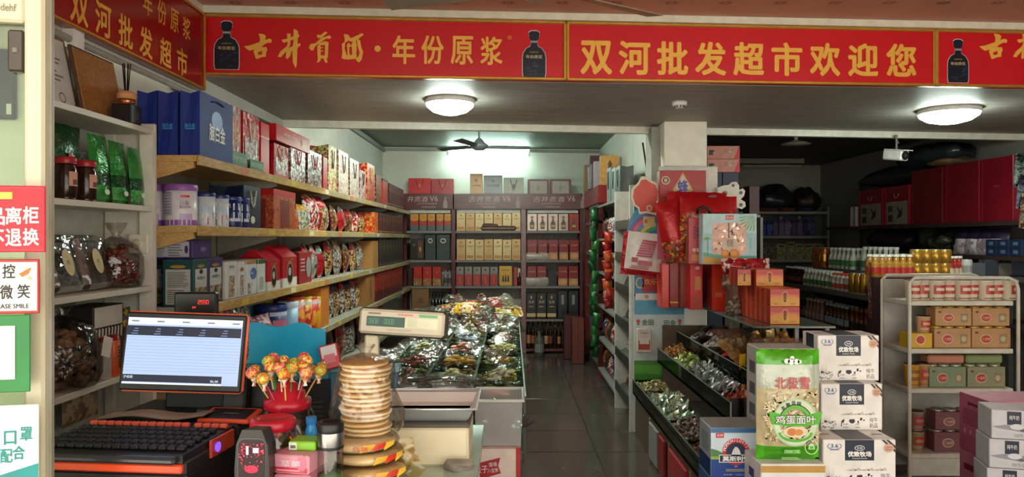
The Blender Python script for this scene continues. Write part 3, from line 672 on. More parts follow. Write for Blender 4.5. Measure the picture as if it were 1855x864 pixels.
for k, (y, c) in enumerate(((3.10, '#b9b2ac'), (3.17, '#e0622a'))):
    t = tag(MB().lathe([(.026, 0), (.028, .006), (.028, .15), (.022, .16)], M(c, .35), 16).build('candy_tube'), ('grey', 'orange')[k] + ' candy tube standing before the snack carton', 'tube'); put(t, -1.71, y, 1.111, PI / 2)
    MB().lathe([(.027, .155), (.024, .172), (.012, .178)], M('#8c1f22', .35), 14).build('cap', t)
    if k: mb = MB(); mb.txt(Fr((0, -.029, 0), (1, 0, 0), (0, 0, 1)), 0, .085, .035, 'mini', INK, w=.09, rot=PI / 2, bold=.02); mb.build('print', t)
o = bag_pouch('snack_bag', 'brown and yellow snack bag slumped beside the snack carton', .13, .27, .07, [(1, PAT(['#3a2a26', '#4a352e', '#b99a2a', '#2c201f', '#57433c'], 22))], seed=31); put(o, -1.79, 3.415, 1.112, PI / 2 + .1)
o = bag_pouch('snack_bag', 'dark red snack bag low on the white rack behind the keyboard', .3, .28, .1, [(1, PAT(['#5b1f2a', '#6b2a33', '#46161f'], 16))], seed=33); put(o, -1.78, 2.72, .762, PI / 2)
t = tag(heap(0, 0, 0, 46, .09, .2, .14, .02, [M('#2c3230', .3), M('#8a958f', .2, .3), M('#3d4441', .3)], 9).build('charm_pile'), 'heap of dark and silver wrapped sweets below the walnut bag', 'sweets', kind='stuff'); put(t, -1.79, 3.13, .762)
o = bag_pouch('snack_bag', 'folded tan snack bag lying over the wrapped sweets', .26, .16, .05, [(1, PAT(['#8a7350', '#6d5a40', '#b3a07a'], 18))], seed=34); put(o, -1.82, 3.12, .93, PI / 2)

# ---- the long wall shelf
XE = -1.50
SH = (2.10, 1.76, 1.37, .985, .56, .14)
gd = thing('wall_shelf', 'long wooden wall shelf running down the left wall to the back', 'shelf', (-1.7, 7, 0))
def gl(o): o.location = (1.7, -7, 0); return o
y0, y1 = 3.545, 10.95
WD = WOOD('#b98f52', '#d0ab6e'); RAIL = M('#a89a72', .35, .1, .2, 10); SB = M('#9a988d', .5)
gl(MB().box(XL + .005, y0, 0, XL + .02, y1, 2.45, M('#8f8d80', .6)).build('back_panel', gd))
for k, z in enumerate(SH):
    gl(MB().box(XL + .02, y0, z - .03, XE - .012, y1, z, WD if k < 2 else SB).build('plank', gd))
    gl(MB().cbox(XE - .012, y0, z - .048, XE, 6.0, z + .002, WOOD('#a9803f', '#c7a35f') if k < 3 else RAIL, .003).build('price_rail', gd))
    gl(MB().cbox(XE - .012, 6.004, z - .048, XE, y1, z + .002, RAIL, .003).build('price_rail', gd))
    n = 14
    for q in range(n):    # price tickets
        if k < 4 and q % 2 == k % 2:
            yy = 4.1 + q * .46; gl(MB().box(XE, yy, z - .04, XE + .002, yy + .11, z - .006, (M('#c9683a', .5), M('#d9cfae', .5), M('#caa93d', .5))[(q + k) % 3]).build('price_ticket', gd))
for yy in (y0 + .01, 4.8, 6.2, 7.6, 9.0, 10.4):
    gl(MB().box(XL + .02, yy, 0, XL + .055, yy + .03, 2.4, M('#a7a598', .5)).build('upright', gd))
    for k, z in enumerate(SH[:4]):
        mb = MB(); prism([(0, 0), (1, 0), (1, 1), (0, 1)], 0, 0, SB, MB())
        V = [(XL + .05, yy, z - .03), (XE - .03, yy, z - .03), (XE - .03, yy, z - .06), (XL + .05, yy, z - .17)]
        V += [(a, b + .02, c) for a, b, c in V]
        gl(mb.add(V, [(0, 1, 2, 3), (7, 6, 5, 4), (0, 4, 5, 1), (1, 5, 6, 2), (2, 6, 7, 3), (3, 7, 4, 0)], WD if yy < 4 else SB).build('bracket', gd))
def ly(px): return XE * FPX / (px - 927.5)
def lgood(a, b, yt, k, inset=.02):
    A, B = ly(a), ly(b); yc = (A + B) / 2; z = SH[k]
    return yc, (B - A) * .94, max(.08, zt(yt, yc) - z), z
def lput(o, yc, d, z, inset=.03, dr=0): return put(o, XE - inset - d / 2, yc, z + .0005, PI / 2 + dr)
# blue gift bags: three narrow sides towards the camera
BLU = M('#152a80', .6, 0, .12, 6); BLB = M('#3f93d9', .4)
for k in range(3):
    w, d, h = .42, .095, .315
    def dc(mb, w, d, h, k=k):
        f = leftf(w, d, h); mb.txt(f, d * .5, h * .46, .022, '脑白金', BLB, w=.05, bold=.02); mb.rect(f, d * .25, h * .405, d * .75, h * .42, BLB)
        f = front(w, d, h); mb.ell(f, w * .5, h * .62, .07, .05, M('#2d58b5', .4), 1); mb.txt(f, w * .5, h * .42, .085, '脑白金', WHITE, w=.2, bold=.03)
    o = gift_bag('gift_bag', ('blue gift bag tucked against the wall at the top shelf end', 'middle one of three blue gift bags on the top shelf end', 'blue gift bag with large white characters facing the aisle')[k], w, d, h, BLU, dc, M('#151a33', .6), 'blue gift bags', -.03)
    put(o, -1.762 + .1 * k + (.008 if k == 2 else 0), 3.78, 2.1005, PI / 2)
for k, (a, b) in enumerate(((374, 406), (407, 452), (457, 481))):
    A, B = ly(a), ly(b); h = .075 if k < 2 else .06
    mb = MB().cbox(-(B - A) / 2, 0, 0, (B - A) / 2, .004, h, M('#2f6b3c', .45), .001); mb.txt(Fr((0, 0, 0), (1, 0, 0), (0, 0, 1)), 0, h * .5, .03, '保健食品不能代替药品', M('#cfe0c8', .5), w=(B - A) * .88)
    o = tag(mb.build('shelf_sign'), ('nearest green shelf sign at the blue gift bags', 'middle green shelf sign on the top shelf edge', 'farthest small green shelf sign by the red packs')[k], 'sign'); put(o, XE - .012, (A + B) / 2, 2.103, PI / 2)
# row data: (px0, px1, py_top, kind, base, extra, label)
HR = M('#e6dcc4', .5); RB = M('#b3141c', .35, 0, .1); RB2 = FOIL('#a8161f', .3, .25)
P_GIFT = PAT(['#c3b6a4', '#8f2a2a', '#c9c4ba', '#5f3a34', '#a81d24'], 42, .3); P_RED = PAT(['#a3151c', '#bd2a22', '#7d1015', '#d19a4a', '#b0202a'], 36, .3)
P_SIL = PAT(['#c9c9c4', '#8f8f8b', '#d6d2c8', '#9b2b2b', '#7a3a34', '#a8544a'], 50, .25, .3); P_GRN = PAT(['#c8cf6a', '#a8322c', '#e0dfa8', '#7c8a3a', '#a8322c'], 50); P_BRN = PAT(['#4a2b20', '#6b4030', '#8b1f20', '#b58a4a', '#33201a'], 46, .3)
P_NUT = PAT(['#6d4a2c', '#98703f', '#3c2818', '#b98e5b', '#c9b08a'], 60, .25, 0, .5); P_RW = PAT(['#a8141d', '#d9d2c8', '#7a0f16', '#c44a3a', '#e6e0d8'], 44, .25, .1, .5); P_ORG = PAT(['#d8652a', '#c8371f', '#e0a23a', '#a82a1c'], 40)
P_DARK = PAT(['#241a18', '#3a2a24', '#171312', '#4c3a30', '#5c1f1c'], 44, .3); P_TEAL = PAT(['#1f4a50', '#16343a', '#cfd3cc', '#2b5f66'], 14)
P_PNK = PAT(['#b04a6a', '#d0718c', '#7a2c48', '#cfc2c4'], 40); P_FILM = PAT(['#8a8a84', '#b4b0a6', '#5b5750', '#c8c6bf', '#6d3a34'], 48, .2, .2, .6)
GD = M('#c79a45', .3, .4); DK = M('#2a1a18', .4); MAR = M('#4a1520', .4)
def row(k, data, depth=.24):
    for i, (a, b, yt, kind, base, ex, lb) in enumerate(data):
        yc, w, h, z = lgood(a, b, yt, k); h = min(h, (SH[k - 1] - .05 - z) if k else 1.0) if kind != 'x' else h
        if kind == 'bag': o = gift_bag('gift_bag', lb, w, ex.get('d', .12), h, base, ex.get('deco'), ex.get('hm', HR), drop=ex.get('drop', .4)); d = ex.get('d', .12)
        elif kind == 'box': d = ex.get('d', depth); o = carton('gift_box' if not ex.get('n') else ex['n'], lb, ex.get('cat', 'box'), w, d, h, base, ex.get('deco'))
        elif kind == 'pouch': d = .08; o = bag_pouch(ex.get('n', 'snack_bag'), lb, w * 1.05, h, min(.12, w * .5), ex.get('bands') or [(1, base)], seed=100 * k + i, win=ex.get('win')); 
        lput(o, yc, d, z, ex.get('inset', .03))
        if kind == 'pouch': o.rotation_euler = (-.12, 0, PI / 2 + R.uniform(-.08, .08))
winp = (.15, .08, .85, .55, P_GIFT)
row(0, [
 (422, 446, 192, 'box', WHITE, dict(deco=lambda mb, w, d, h: mb.rect(front(w, d, h), .001, .001, w, h, P_RED, 1).txt(front(w, d, h), w / 2, h * .6, h * .3, '礼', GD), d=.05), 'white sided red gift box behind the green shelf signs'),
 (449, 479, 208, 'bag', RB2, dict(deco=deco(win=(.1, .1, .9, .58, P_GIFT), title='好礼', tcol=HR, th=.14, ty=.78, tw=.35), d=.1), 'red gift bag with pale printed window on the top shelf'),
 (481, 497, 223, 'box', M('#c8121c', .3), dict(d=.2, deco=deco(bands=((.7, .72, HR),))), 'plain bright red tall box on the top shelf'),
 (504, 531, 264, 'bag', RB2, dict(deco=deco(win=(.08, .1, .92, .6, P_GIFT), bands=((0, .1, RB),), title='年货', tcol=HR, th=.16, ty=.75, tw=.4), d=.1), 'red gift bag with white writing beneath the long red box'),
 (534, 561, 268, 'bag', P_SIL, dict(d=.1, hm=RB), 'silver gift bag with red handles beneath the long red box'),
 (564, 590, 276, 'bag', PAT(['#c7c2b8', '#8c1f26', '#57504b', '#8c3a34'], 46, .25, .3), dict(d=.12, hm=RB), 'silver and maroon gift bag after the long red box'),
 (592, 600, 285, 'box', M('#a3161c', .35), dict(d=.2), 'narrow dark red box beside the yellow green bag'),
 (601, 616, 265, 'bag', P_GRN, dict(d=.2, hm=INK), 'yellow green tall gift bag on the top shelf'),
 (619, 637, 275, 'bag', PAT(['#d8d6c8', '#b9b7a4', '#b04a3a', '#c98a74', '#d2cfc2'], 50), dict(d=.2, hm=INK), 'white and cream gift bag next to the yellow green bag'),
 (639, 656, 290, 'bag', PAT(['#c9c7bc', '#a8a699', '#9a4a44', '#c9c0b4'], 46), dict(d=.2, hm=INK), 'greyish white gift bag third from the yellow green bag'),
 (658, 668, 310, 'bag', PAT(['#b08a8a', '#8c4a50', '#c4b0ac'], 20), dict(d=.14, hm=INK), 'small dusty pink gift bag on the top shelf'),
 (670, 684, 298, 'bag', P_RED, dict(d=.2, hm=M('#c9a25a', .4)), 'tall red gift bag with gold handles far along the top shelf'),
 (686, 696, 318, 'box', P_BRN, dict(), 'brown patterned box far along the top shelf'),
 (698, 707, 325, 'box', M('#b5301f', .35), dict(deco=deco(bands=((.9, 1, DK),))), 'orange red box with black top far along the top shelf'),
])
for k in range(8):
    a = 709.5 + 3.2 * k; yc, w, h, z = lgood(a, a + 3.1, 332 + 1.6 * k, 0)
    lput(carton('wine_box', f'{ORD[k]} dark maroon wine box from the near end of the top shelf row', 'box', w, .22, h, MAR, deco(title='酒', tcol=GD, th=.12, ty=.7, tw=.5, bands=((.1, .14, GD),)), 'maroon wine boxes on the top shelf'), yc, .22, z)
yc, w, h, z = lgood(504, 586, 232, 0)
o = carton('gift_box', 'long flat red box lying across the top of the gift bags', 'box', ly(566) - ly(506), .32, .11, M('#bb1420', .32), deco(title='阿胶枣糕礼盒', tcol=HR, th=.22, ty=.55, tw=.6, lines=(.72, .2, .9, .8, 4, GD))); put(o, -1.68, (ly(506) + ly(566)) / 2, 2.334, PI / 2)
# shelf B
def canprint(fn):
    return fn
PUR = M('#7a4a8f', .35); PURL = M('#8d57a3', .4); OFFW = M('#dcd9e0', .35)
for k, x in enumerate((-1.795, -1.632)):
    def cp(mb, r, h):
        curved(mb, r, -1.3, -.35, .05, h * .78, M('#b9b6c4', .4)); 
        for i in range(9): curved(mb, r, -1.2, -.45, .06 + i * .014, .065 + i * .014, M('#86839a', .5), 2, 4)
        curved(mb, r, -3.1, 3.1, 0.004, .03, PURL, 1, 18); curved(mb, r, .1, .9, .03, .06, M('#b9a5cf', .4)); curved(mb, r, .15, .7, h * .68, h * .73, RED, 2)
        f = Fr((0, -r - .0035, 0), (1, 0, 0), (0, 0, 1)); mb.txt(f, .03, h * .55, .02, '儿童', PUR, w=.045, k=1); mb.txt(f, .034, h * .45, .014, '配方奶粉', PUR, w=.05, k=1)
    o = tin('milk_powder_can', ('purple lidded milk powder can tucked behind, nearer the wall', 'purple lidded milk powder can at the front corner of the shelf')[k], .076, .205, OFFW, PURL, cp, 'purple lidded cans'); put(o, x, 3.645, 1.7605, .25)
NAV = M('#1c2c6a', .35); NAVD = M('#141a38', .4)
for i, (a, b) in enumerate(((364, 387), (391, 412), (416, 431), (432, 446))):
    yc = (3.77, 3.95, 4.13, 4.26)[i]; z = SH[1]; r = (.046, .046, .052, .052)[i]; h = .172
    def cp(mb, r, h, i=i):
        if i < 2:
            curved(mb, r, -1.5, 2.2, .01, h * .4, PAT(['#d9d6cf', '#b5302a', '#3f8f5a', '#e0dcd4', '#c9744a'], 60)); curved(mb, r, -1.5, 2.2, h * .4, h * .58, M('#9fc9d9', .4)); mb.txt(Fr((0, -r - .003, 0), (1, 0, 0), (0, 0, 1)), 0, h * .67, .022, '多维钙', WHITE, w=r * 1.5, k=1)
        else:
            curved(mb, r, -1.4, 2, h * .3, h * .78, M('#d5d8e0', .35)); curved(mb, r, -1.4, 2, h * .5, h * .56, INK, 2); curved(mb, r, -1.2, .6, h * .2, h * .3, M('#c9ccd8', .35))
    o = tin('milk_powder_can', f'{ORD[i]} blue milk powder can counted from the purple lidded cans', r, h, M('#c8d2dc', .35) if i < 2 else NAV, NAV if i < 2 else M('#2a3a80', .35), cp, 'blue milk powder cans', lh=.12); put(o, XE - .015 - r, yc, z + .0005, .9)
row(1, [
 (450, 482, 338, 'bag', NAVD, dict(d=.2, hm=M('#c9c4b0', .5), deco=deco(oval=(.5, .2, .13, .09, M('#d8cbb0', .5)), title='珍品', tcol=M('#b9b49c', .5), th=.2, ty=.66, tw=.3)), 'navy gift bag with cream cord handles beside the blue cans'),
 (503, 544, 346, 'box', PAT(['#a8442a', '#b85a34', '#8f2f24', '#b06a3a'], 60), dict(d=.17, deco=deco(bands=((.84, 1, M('#b81d24', .35)),), panel=(.3, .05, .7, .75, M('#7a2f26', .35)))), 'red and copper gift box with twin handles in the second shelf'),
 (547, 556, 372, 'pouch', P_ORG, dict(), 'small orange patterned pouch beside the copper gift box'),
 (558, 574, 370, 'pouch', P_RW, dict(bands=[(.75, PAT(['#d8d4c8', '#5f5f58', '#8fa26a', '#c9c4b8'], 40)), (1, M('#d9a020', .35))]), 'white pouch with a yellow top band in the second shelf'),
 (572, 590, 352, 'pouch', P_RW, dict(), 'red and white pouch leaning behind the yellow topped one'),
 (590, 604, 355, 'pouch', RB2, dict(win=(.3, .1, .6, P_NUT)), 'glossy red nut pouch in the second shelf'),
])
cols = [P_FILM, P_RW, P_BRN, P_NUT, RB2, P_FILM, P_BRN]
adj = ['silvery', 'red and white', 'brown', 'nut coloured', 'plain red', 'silvery', 'brown']
def prow(k, pa, pb, n, y0, y1, what, mats=cols, ad=adj, t=None):
    a = ly(pa); b = ly(pb); st = (b - a) / n
    for i in range(n):
        yc = a + st * (i + .5); z = SH[k]; px = 927.5 + XE * FPX / yc
        h = min(zt(y0 + (y1 - y0) * (px - pa) / (pb - pa), yc) - z, SH[k - 1] - z - .06 if k else 1) * R.uniform(.9, 1.02)
        o = bag_pouch('snack_bag', f'{ORD[i]} bag from the near end, {ad[i % len(ad)]}, among {what}', st * 1.12, h, .09, [(.1, mats[(i + 2) % len(mats)]), (.78, mats[i % len(mats)]), (1, RB2 if i % 3 == 0 else mats[(i + 1) % len(mats)])], what, seed=k * 50 + i)
        lput(o, yc, .09, z, .07 + .03 * (i % 2)); o.rotation_euler = (-.06, 0, PI / 2 + R.uniform(-.15, .15))
prow(1, 606, 680, 12, 362, 385, 'film bags on second wall shelf')
def brow(k, pa, pb, n, y0, y1, base, what, group, dc=None, d=.22):
    a = ly(pa); b = ly(pb); st = (b - a) / n; pr = None
    for i in range(n):
        yc = a + st * (i + .5); z = SH[k]; px = 927.5 + XE * FPX / yc
        h = min(zt(y0 + (y1 - y0) * (px - pa) / (pb - pa), yc) - z, SH[k - 1] - z - .06)
        if pr is None: pr = carton('wine_box', f'{ORD[i]} {what}', 'box', st * .94, d, h, base, dc, group); o = pr
        else: o = dup(pr, (0, 0, 0), label=f'{ORD[i]} {what}')
        lput(o, yc, d, z)
row(1, [(683, 690, 385, 'box', P_ORG, dict(), 'orange and yellow box before the dark wine boxes')])
brow(1, 691, 734, 9, 385, 402, MAR, 'dark maroon wine box from the near end in the second wall shelf', 'maroon wine boxes in the second shelf', deco(title='酒', tcol=GD, th=.12, ty=.7, tw=.4, bands=((.08, .12, GD),)))
# shelf C
TEA = M('#1d4a4c', .35); PTI = M('#3f2a63', .35)
def tinbox(label, w, d, h, m, k, dr):
    def dc(mb, w, d, h):
        for f, W in ((front(w, d, h), w), (leftf(w, d, h), d)):
            mb.rect(f, W * .1, h * .05, W * .9, h * .8, M('#b9bcb6', .45)); mb.ell(f, W * .5, h * .86, W * .25, h * .035, GD, 1)
        f = leftf(w, d, h); mb.lines(f, d * .16, d * .84, h * .42, h * .76, 9, M('#6b6e6c', .5)); mb.lines(f, d * .16, d * .84, h * .08, h * .38, 7, M('#55585a', .5))
        f = front(w, d, h); mb.rect(f, w * .1, h * .05, w * .9, h * .4, PAT(['#7a6048', '#4a3a30', '#b39a78', '#8a8f6a'], 50), 2); mb.txt(f, w / 2, h * .6, h * .07, '燕麦片', INK, w=w * .55, k=3); mb.ell(f, w / 2, h * .74, w * .12, h * .05, INK, 3)
    o = carton('tin_box', label, 'tin', w, d, h, m, dc, 'tall tins'); MB().cbox(-w / 2 - .002, -d / 2 - .002, h * .93, w / 2 + .002, d / 2 + .002, h + .004, m, .004).build('lid', o); return o
o = tinbox('teal green tin nearest the wall in the third shelf', .15, .12, .225, TEA, 0, 0); put(o, -1.79, 3.66, 1.3705, PI / 2)
o = tinbox('teal green tin at the front corner of the third shelf', .17, .15, .225, TEA, 0, 0); put(o, -1.61, 3.65, 1.3705, PI / 2)
yc, w, h, z = lgood(389, 416, 470, 2); o = tinbox('purple tin beside the teal tins in the third shelf', w, .15, .225, PTI, 0, 0); lput(o, yc, .15, z, .035)
def dc(mb, w, d, h):
    f = leftf(w, d, h); mb.rect(f, d * .06, h * .1, d * .93, h * .92, M('#aeb0ba', .45)); mb.lines(f, d * .09, d * .4, h * .15, h * .85, 6, M('#77798a', .5)); mb.lines(f, d * .47, d * .78, h * .15, h * .85, 5, M('#6c6e80', .5)); mb.ell(f, d * .87, h * .5, d * .04, h * .22, PTI, 2)
    f = front(w, d, h); mb.txt(f, w * .6, h * .5, h * .25, '燕麦片', M('#b9a9d4', .4), w=w * .3)
o = carton('cereal_box', 'purple cereal box lying on top of the teal tins', 'box', .21, .22, .09, PTI, dc); put(o, -1.655, 3.68, 1.602, PI / 2)
MB().cbox(-.1, -.06, .09, .0, .06, .12, M('#3a2050', .4), .003).build('folded_flap', o)
o = carton('cereal_box', 'dark round tin shape at the third shelf end by the wall', 'tin', .1, .1, .17, M('#20282a', .4)); put(o, -1.90, 3.62, 1.3705, PI / 2)
WBX = M('#d0cec6', .45); PH = PAT(['#cfcac0', '#8b6f5c', '#b5866a', '#a7a49c', '#5a4a44'], 60, .45, 0, 0)
row(2, [
 (418, 440, 474, 'box', WBX, dict(n='cereal_box', deco=deco(win=(.3, .05, .75, .62, PH), title='花生', tcol=INK, th=.07, ty=.86, tw=.45)), 'first white cereal box beside the purple tin'),
 (441, 454, 474, 'box', WBX, dict(n='cereal_box', deco=deco(win=(.3, .05, .75, .62, PH), oval=(.5, .78, .22, .06, M('#a3622f', .4)))), 'second white cereal box beside the purple tin'),
 (455, 474, 472, 'box', M('#c9ced0', .45), dict(n='cereal_box', deco=deco(bands=((.9, 1, M('#b07a3a', .4)),), oval=(.68, .62, .3, .17, M('#4a6f9f', .4)), title='高钙', tcol=WHITE, th=.08, ty=.63, tw=.25, win=(.15, .05, .5, .35, PH))), 'white and blue cereal box with an orange lid'),
 (476, 490, 470, 'box', M('#cdd2c8', .45), dict(n='cereal_box', deco=deco(bands=((.87, 1, M('#1f5a3c', .4)),), lines=(.2, .1, .8, .5, 7, M('#8a9a90', .5)))), 'white cereal box with a dark green top'),
])
REDC = M('#b01425', .35)
def house(label, a, b, yt):
    yc, w, h, z = lgood(a, b, yt, 2); d = .2; hb = h * .72; mb = MB().cbox(-w / 2, -d / 2, 0, w / 2, d / 2, hb, REDC, .002)
    V = [(-w / 2, -d / 2, hb), (w / 2, -d / 2, hb), (w / 2, d / 2, hb), (-w / 2, d / 2, hb), (-w / 2, -.01, h), (w / 2, -.01, h), (w / 2, .01, h), (-w / 2, .01, h)]
    mb.add(V, [(0, 1, 5, 4), (2, 3, 7, 6), (4, 5, 6, 7), (1, 2, 6, 5), (3, 0, 4, 7)], REDC)
    f = front(w, d, hb); mb.rect(f, 0, 0, w, hb * .3, M('#d3cfc2', .45)).ell(f, w * .5, hb * .45, w * .22, hb * .4, M('#a2836a', .4), 2).ell(f, w * .5, hb * .45, w * .18, hb * .33, M('#26201e', .3), 3).ell(f, w * .47, hb * .5, w * .1, hb * .14, M('#b8a89a', .4), 4).txt(f, w * .5, hb * .9, hb * .1, '红糖', GD, w=w * .5)
    f = leftf(w, d, hb); mb.rect(f, 0, 0, d, hb * .3, M('#d3cfc2', .45))
    o = tag(mb.build('carry_box'), label, 'box', 'red gable topped carry boxes'); handles(o, w, .03, h, M('#7d0f18', .5), .003, -.1, .5, False); lput(o, yc, d, z)
house('red gable topped carry box nearer the camera in the third shelf', 492, 516, 452); house('red gable topped carry box farther along the third shelf', 519, 546, 444)
row(2, [(549, 572, 456, 'box', M('#8f1c22', .4), dict(d=.12, deco=deco(oval=(.72, .5, .2, .33, M('#8f8c84', .4)), lines=(.08, .4, .5, .85, 4, M('#b98a80', .5)))), 'dark red carton with an oval bottle picture in the third shelf')])
prow(2, 575, 612, 6, 440, 444, 'striped pouches on third wall shelf', [P_RW, RB2, PAT(['#9aa59a', '#c9cac2', '#1c2420', '#7f8d80'], 16, .25, .2)], ['red and white', 'red', 'grey green'])
prow(2, 613, 678, 10, 432, 436, 'brown bags on third wall shelf', [P_NUT, P_BRN, P_FILM], ['tan', 'brown', 'silvery'])
row(2, [(680, 690, 436, 'box', M('#a8763f', .45), dict(), 'tan cardboard box in the third shelf before the black boxes')])
brow(2, 691, 734, 8, 434, 432, M('#201b1b', .35), 'black wine box from the near end in the third wall shelf', 'black wine boxes in the third shelf', deco(bands=((.05, .1, M('#5a5148', .4)),), title='贡', tcol=M('#9a8c6a', .4), th=.1, ty=.7, tw=.4))
# shelf D
row(3, [
 (424, 452, 556, 'pouch', P_PNK, dict(), 'pink pouch just left of the blue tray'),
 (455, 478, 548, 'pouch', P_FILM, dict(), 'silvery pouch behind the blue tray'),
 (480, 512, 570, 'pouch', P_PNK, dict(), 'pink and white pouch behind the blue tray'),
])
yc, w, h, z = lgood(516, 541, 551, 3)
o = tin('milk_powder_can', 'navy can with pink round picture on the fourth wall shelf', .1, h, M('#202f66', .35), M('#2a3a78', .35), lambda mb, r, h: (curved(mb, r, -.6, .6, h * .12, h * .62, M('#c9708a', .4)), curved(mb, r, -.8, .8, h * .72, h * .82, M('#c9d2e6', .4)))); put(o, XE - .14, yc, z, 1.0)
o = tin('milk_powder_can', 'pale blue can behind the navy can on the fourth shelf', .07, h, M('#8fb2cc', .35), M('#c9d6e0', .35)); put(o, XE - .1, yc + .24, z, 1.0)
for i, (a, b, c) in enumerate(((551, 566, '#c9441f'), (567, 576, '#d8ab22'), (576, 584, '#c8321f'), (584, 591, '#d99a1f'))):
    yc, w, h, z = lgood(a, b, 537, 3); r = .065
    o = tin('chip_can', f'{ORD[i]} of four red and yellow chip cans on the fourth shelf', r, h, PAT([c, '#b82a1c', '#d9912a'], 14, .35, 0, 0), M('#c8b53a' if i % 2 else '#b8361f', .35), lambda mb, r, h: curved(mb, r, -.7, .7, h * .78, h * .86, WHITE), 'red and yellow chip cans', lh=.06); put(o, XE - .03 - r, yc, z, 1.0)
row(3, [(588, 603, 520, 'box', M('#c9762a', .4), dict(), 'plain orange upright box beside the chip cans')])
for i, c in enumerate(('#3b7a86', '#a9a03a', '#5a2530')):
    o = carton('biscuit_box', ('teal', 'olive yellow', 'dark maroon')[i] + ' biscuit box standing behind the chip cans', 'box', .16, .12, .3, M(c, .4)); put(o, -1.82, 5.05 + .32 * i, SH[3], PI / 2)
prow(3, 606, 668, 13, 520, 500, 'crinkled bags on fourth wall shelf', [P_NUT, P_DARK, P_FILM, P_BRN], ['tan', 'dark', 'silvery', 'brown'])
row(3, [(669, 684, 490, 'box', M('#9a6a38', .45), dict(deco=deco(panel=(.4, .2, .6, .8, M('#7d5228', .5)))), 'tan cardboard box on the fourth shelf before the red boxes')])
brow(3, 686, 733, 9, 488, 480, M('#8a2018', .4), 'rust red wine box from the near end on the fourth wall shelf', 'rust red wine boxes on the fourth shelf', deco(bands=((.0, .35, M('#4a1512', .4)),), title='酒', tcol=GD, th=.1, ty=.75, tw=.4))
# lower shelves, in shade
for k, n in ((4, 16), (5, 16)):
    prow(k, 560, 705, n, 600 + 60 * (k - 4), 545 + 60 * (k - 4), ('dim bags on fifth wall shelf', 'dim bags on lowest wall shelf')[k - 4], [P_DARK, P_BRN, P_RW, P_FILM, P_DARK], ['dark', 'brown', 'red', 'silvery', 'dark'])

# ================================================================ BACK LIQUOR SHELF
BY = 11.0
MARU = M('#5a1c24', .35); BKP = M('#a9a49a', .5)
bs = thing('liquor_cabinet', 'maroon three bay liquor cabinet across the back wall with pale header lettering', 'cabinet', (xt(893, BY), BY + .17, 0))
def bl(o): o.location = -bs.location; return o
def X(px, Y=BY): return xt(px, Y)
def Z(py, Y=BY): return zt(py, Y)
bays = [(735, 818), (825, 944), (953, 1050)]
bl(MB().box(X(733), BY + .36, 0, X(1054), BY + .38, 2.36, BKP).build('back_panel', bs))
for a, b in ((731, 737), (818, 825), (944, 953), (1050, 1056)): bl(MB().cbox(X(a), BY - .01, 0, X(b), BY + .36, 2.36, MARU if a != 944 else M('#8d6a6a', .35), .004).build('upright', bs))
for i, (a, b) in enumerate(bays):
    hb = bl(MB().cbox(X(a) - .04, BY - .03, Z(379), X(b) + .04, BY - .012, Z(351), M('#5e2228', .35, 0, .12, 5), .003).build('header_board', bs))
    mb = MB(); f = Fr((0, BY - .03, 0), (1, 0, 0), (0, 0, 1)); c = X((a + b) / 2); LT = M('#c9aaa0', .4)
    if i: 
        mb.txt(f, c - .06, Z(361), .085, '古井贡酒', LT, w=.46, shear=.15); mb.txt(f, c + .27, Z(360), .085, 'V6', LT, w=.12)
    else: mb.txt(f, c - .16, Z(361), .085, '井贡酒', LT, w=.3, shear=.15); mb.txt(f, c + .08, Z(360), .085, 'V6', LT, w=.12)
    mb.txt(f, c - .02, Z(369), .02, '古井贡酒年份原浆', LT, w=.3); mb.txt(f, c, Z(375), .022, '古香型白酒', LT, w=.2)
    q = c + (.44 if i else .25); mb.poly(f, [(q - .03, Z(377)), (q + .03, Z(377)), (q + .03, Z(366)), (q + .012, Z(362)), (q + .012, Z(357)), (q - .012, Z(357)), (q - .012, Z(362)), (q - .03, Z(366))], M('#a08a86', .4), 2)
    mb.build('lettering', hb)
    bl(MB().box(X(a) + .02, BY + .02, Z(386), X(b) - .02, BY + .3, Z(381), M('#c9c8c0', .4)).build('light_strip_cover', bs))
    for py in (418, 471, 518, 578, 632): bl(MB().box(X(a), BY, Z(py) - .035, X(b), BY + .36, Z(py), M('#7f7a74', .4) if py < 600 else MARU).build('shelf', bs))
def brow2(items, py, name='liquor_box', d=.11, hh=None):
    for i, (a, b, yt, base, dc, lb) in enumerate(items):
        w = X(b) - X(a); h = Z(yt) - Z(py)
        o = carton(name, lb, 'box', w * .97, d, h - .002, base, dc, None, .003); put(o, X((a + b) / 2), BY + .08 + (i % 2) * .012, Z(py) + .001)
LP = M('#d9b36a', .35, .1); TXB = M('#3a2a1c', .5)
def dgold(mb, w, d, h): f = front(w, d, h); mb.txt(f, w * .5, h * .66, h * .09, '古井贡酒', TXB, w=w * .62).ell(f, w * .5, h * .84, w * .1, h * .04, M('#8a4a2a', .4), 2).rect(f, w * .1, h * .06, w * .9, h * .22, M('#c98a4a', .4), 1).rect(f, .004, .004, .01, h - .004, M('#e9d6a0', .4), 2)
def dyrb(mb, w, d, h): f = front(w, d, h); mb.poly(f, [(0.002, h * .62), (w * .5, h * .55), (w - .002, h * .62), (w - .002, h - .002), (.002, h - .002)], M('#d99a2a', .4)).rect(f, .002, .002, w - .002, h * .3, M('#4f6b70', .35)).txt(f, w * .5, h * .82, h * .08, '金', TXB)
def dred(mb, w, d, h): f = front(w, d, h); mb.txt(f, w * .5, h * .72, h * .07, '古井贡酒', M('#e6c08a', .4), w=w * .7).rect(f, .003, .003, w - .003, h * .38, M('#c98a5a', .4)).ell(f, w * .5, h * .2, w * .36, h * .12, M('#d9a878', .4), 2)
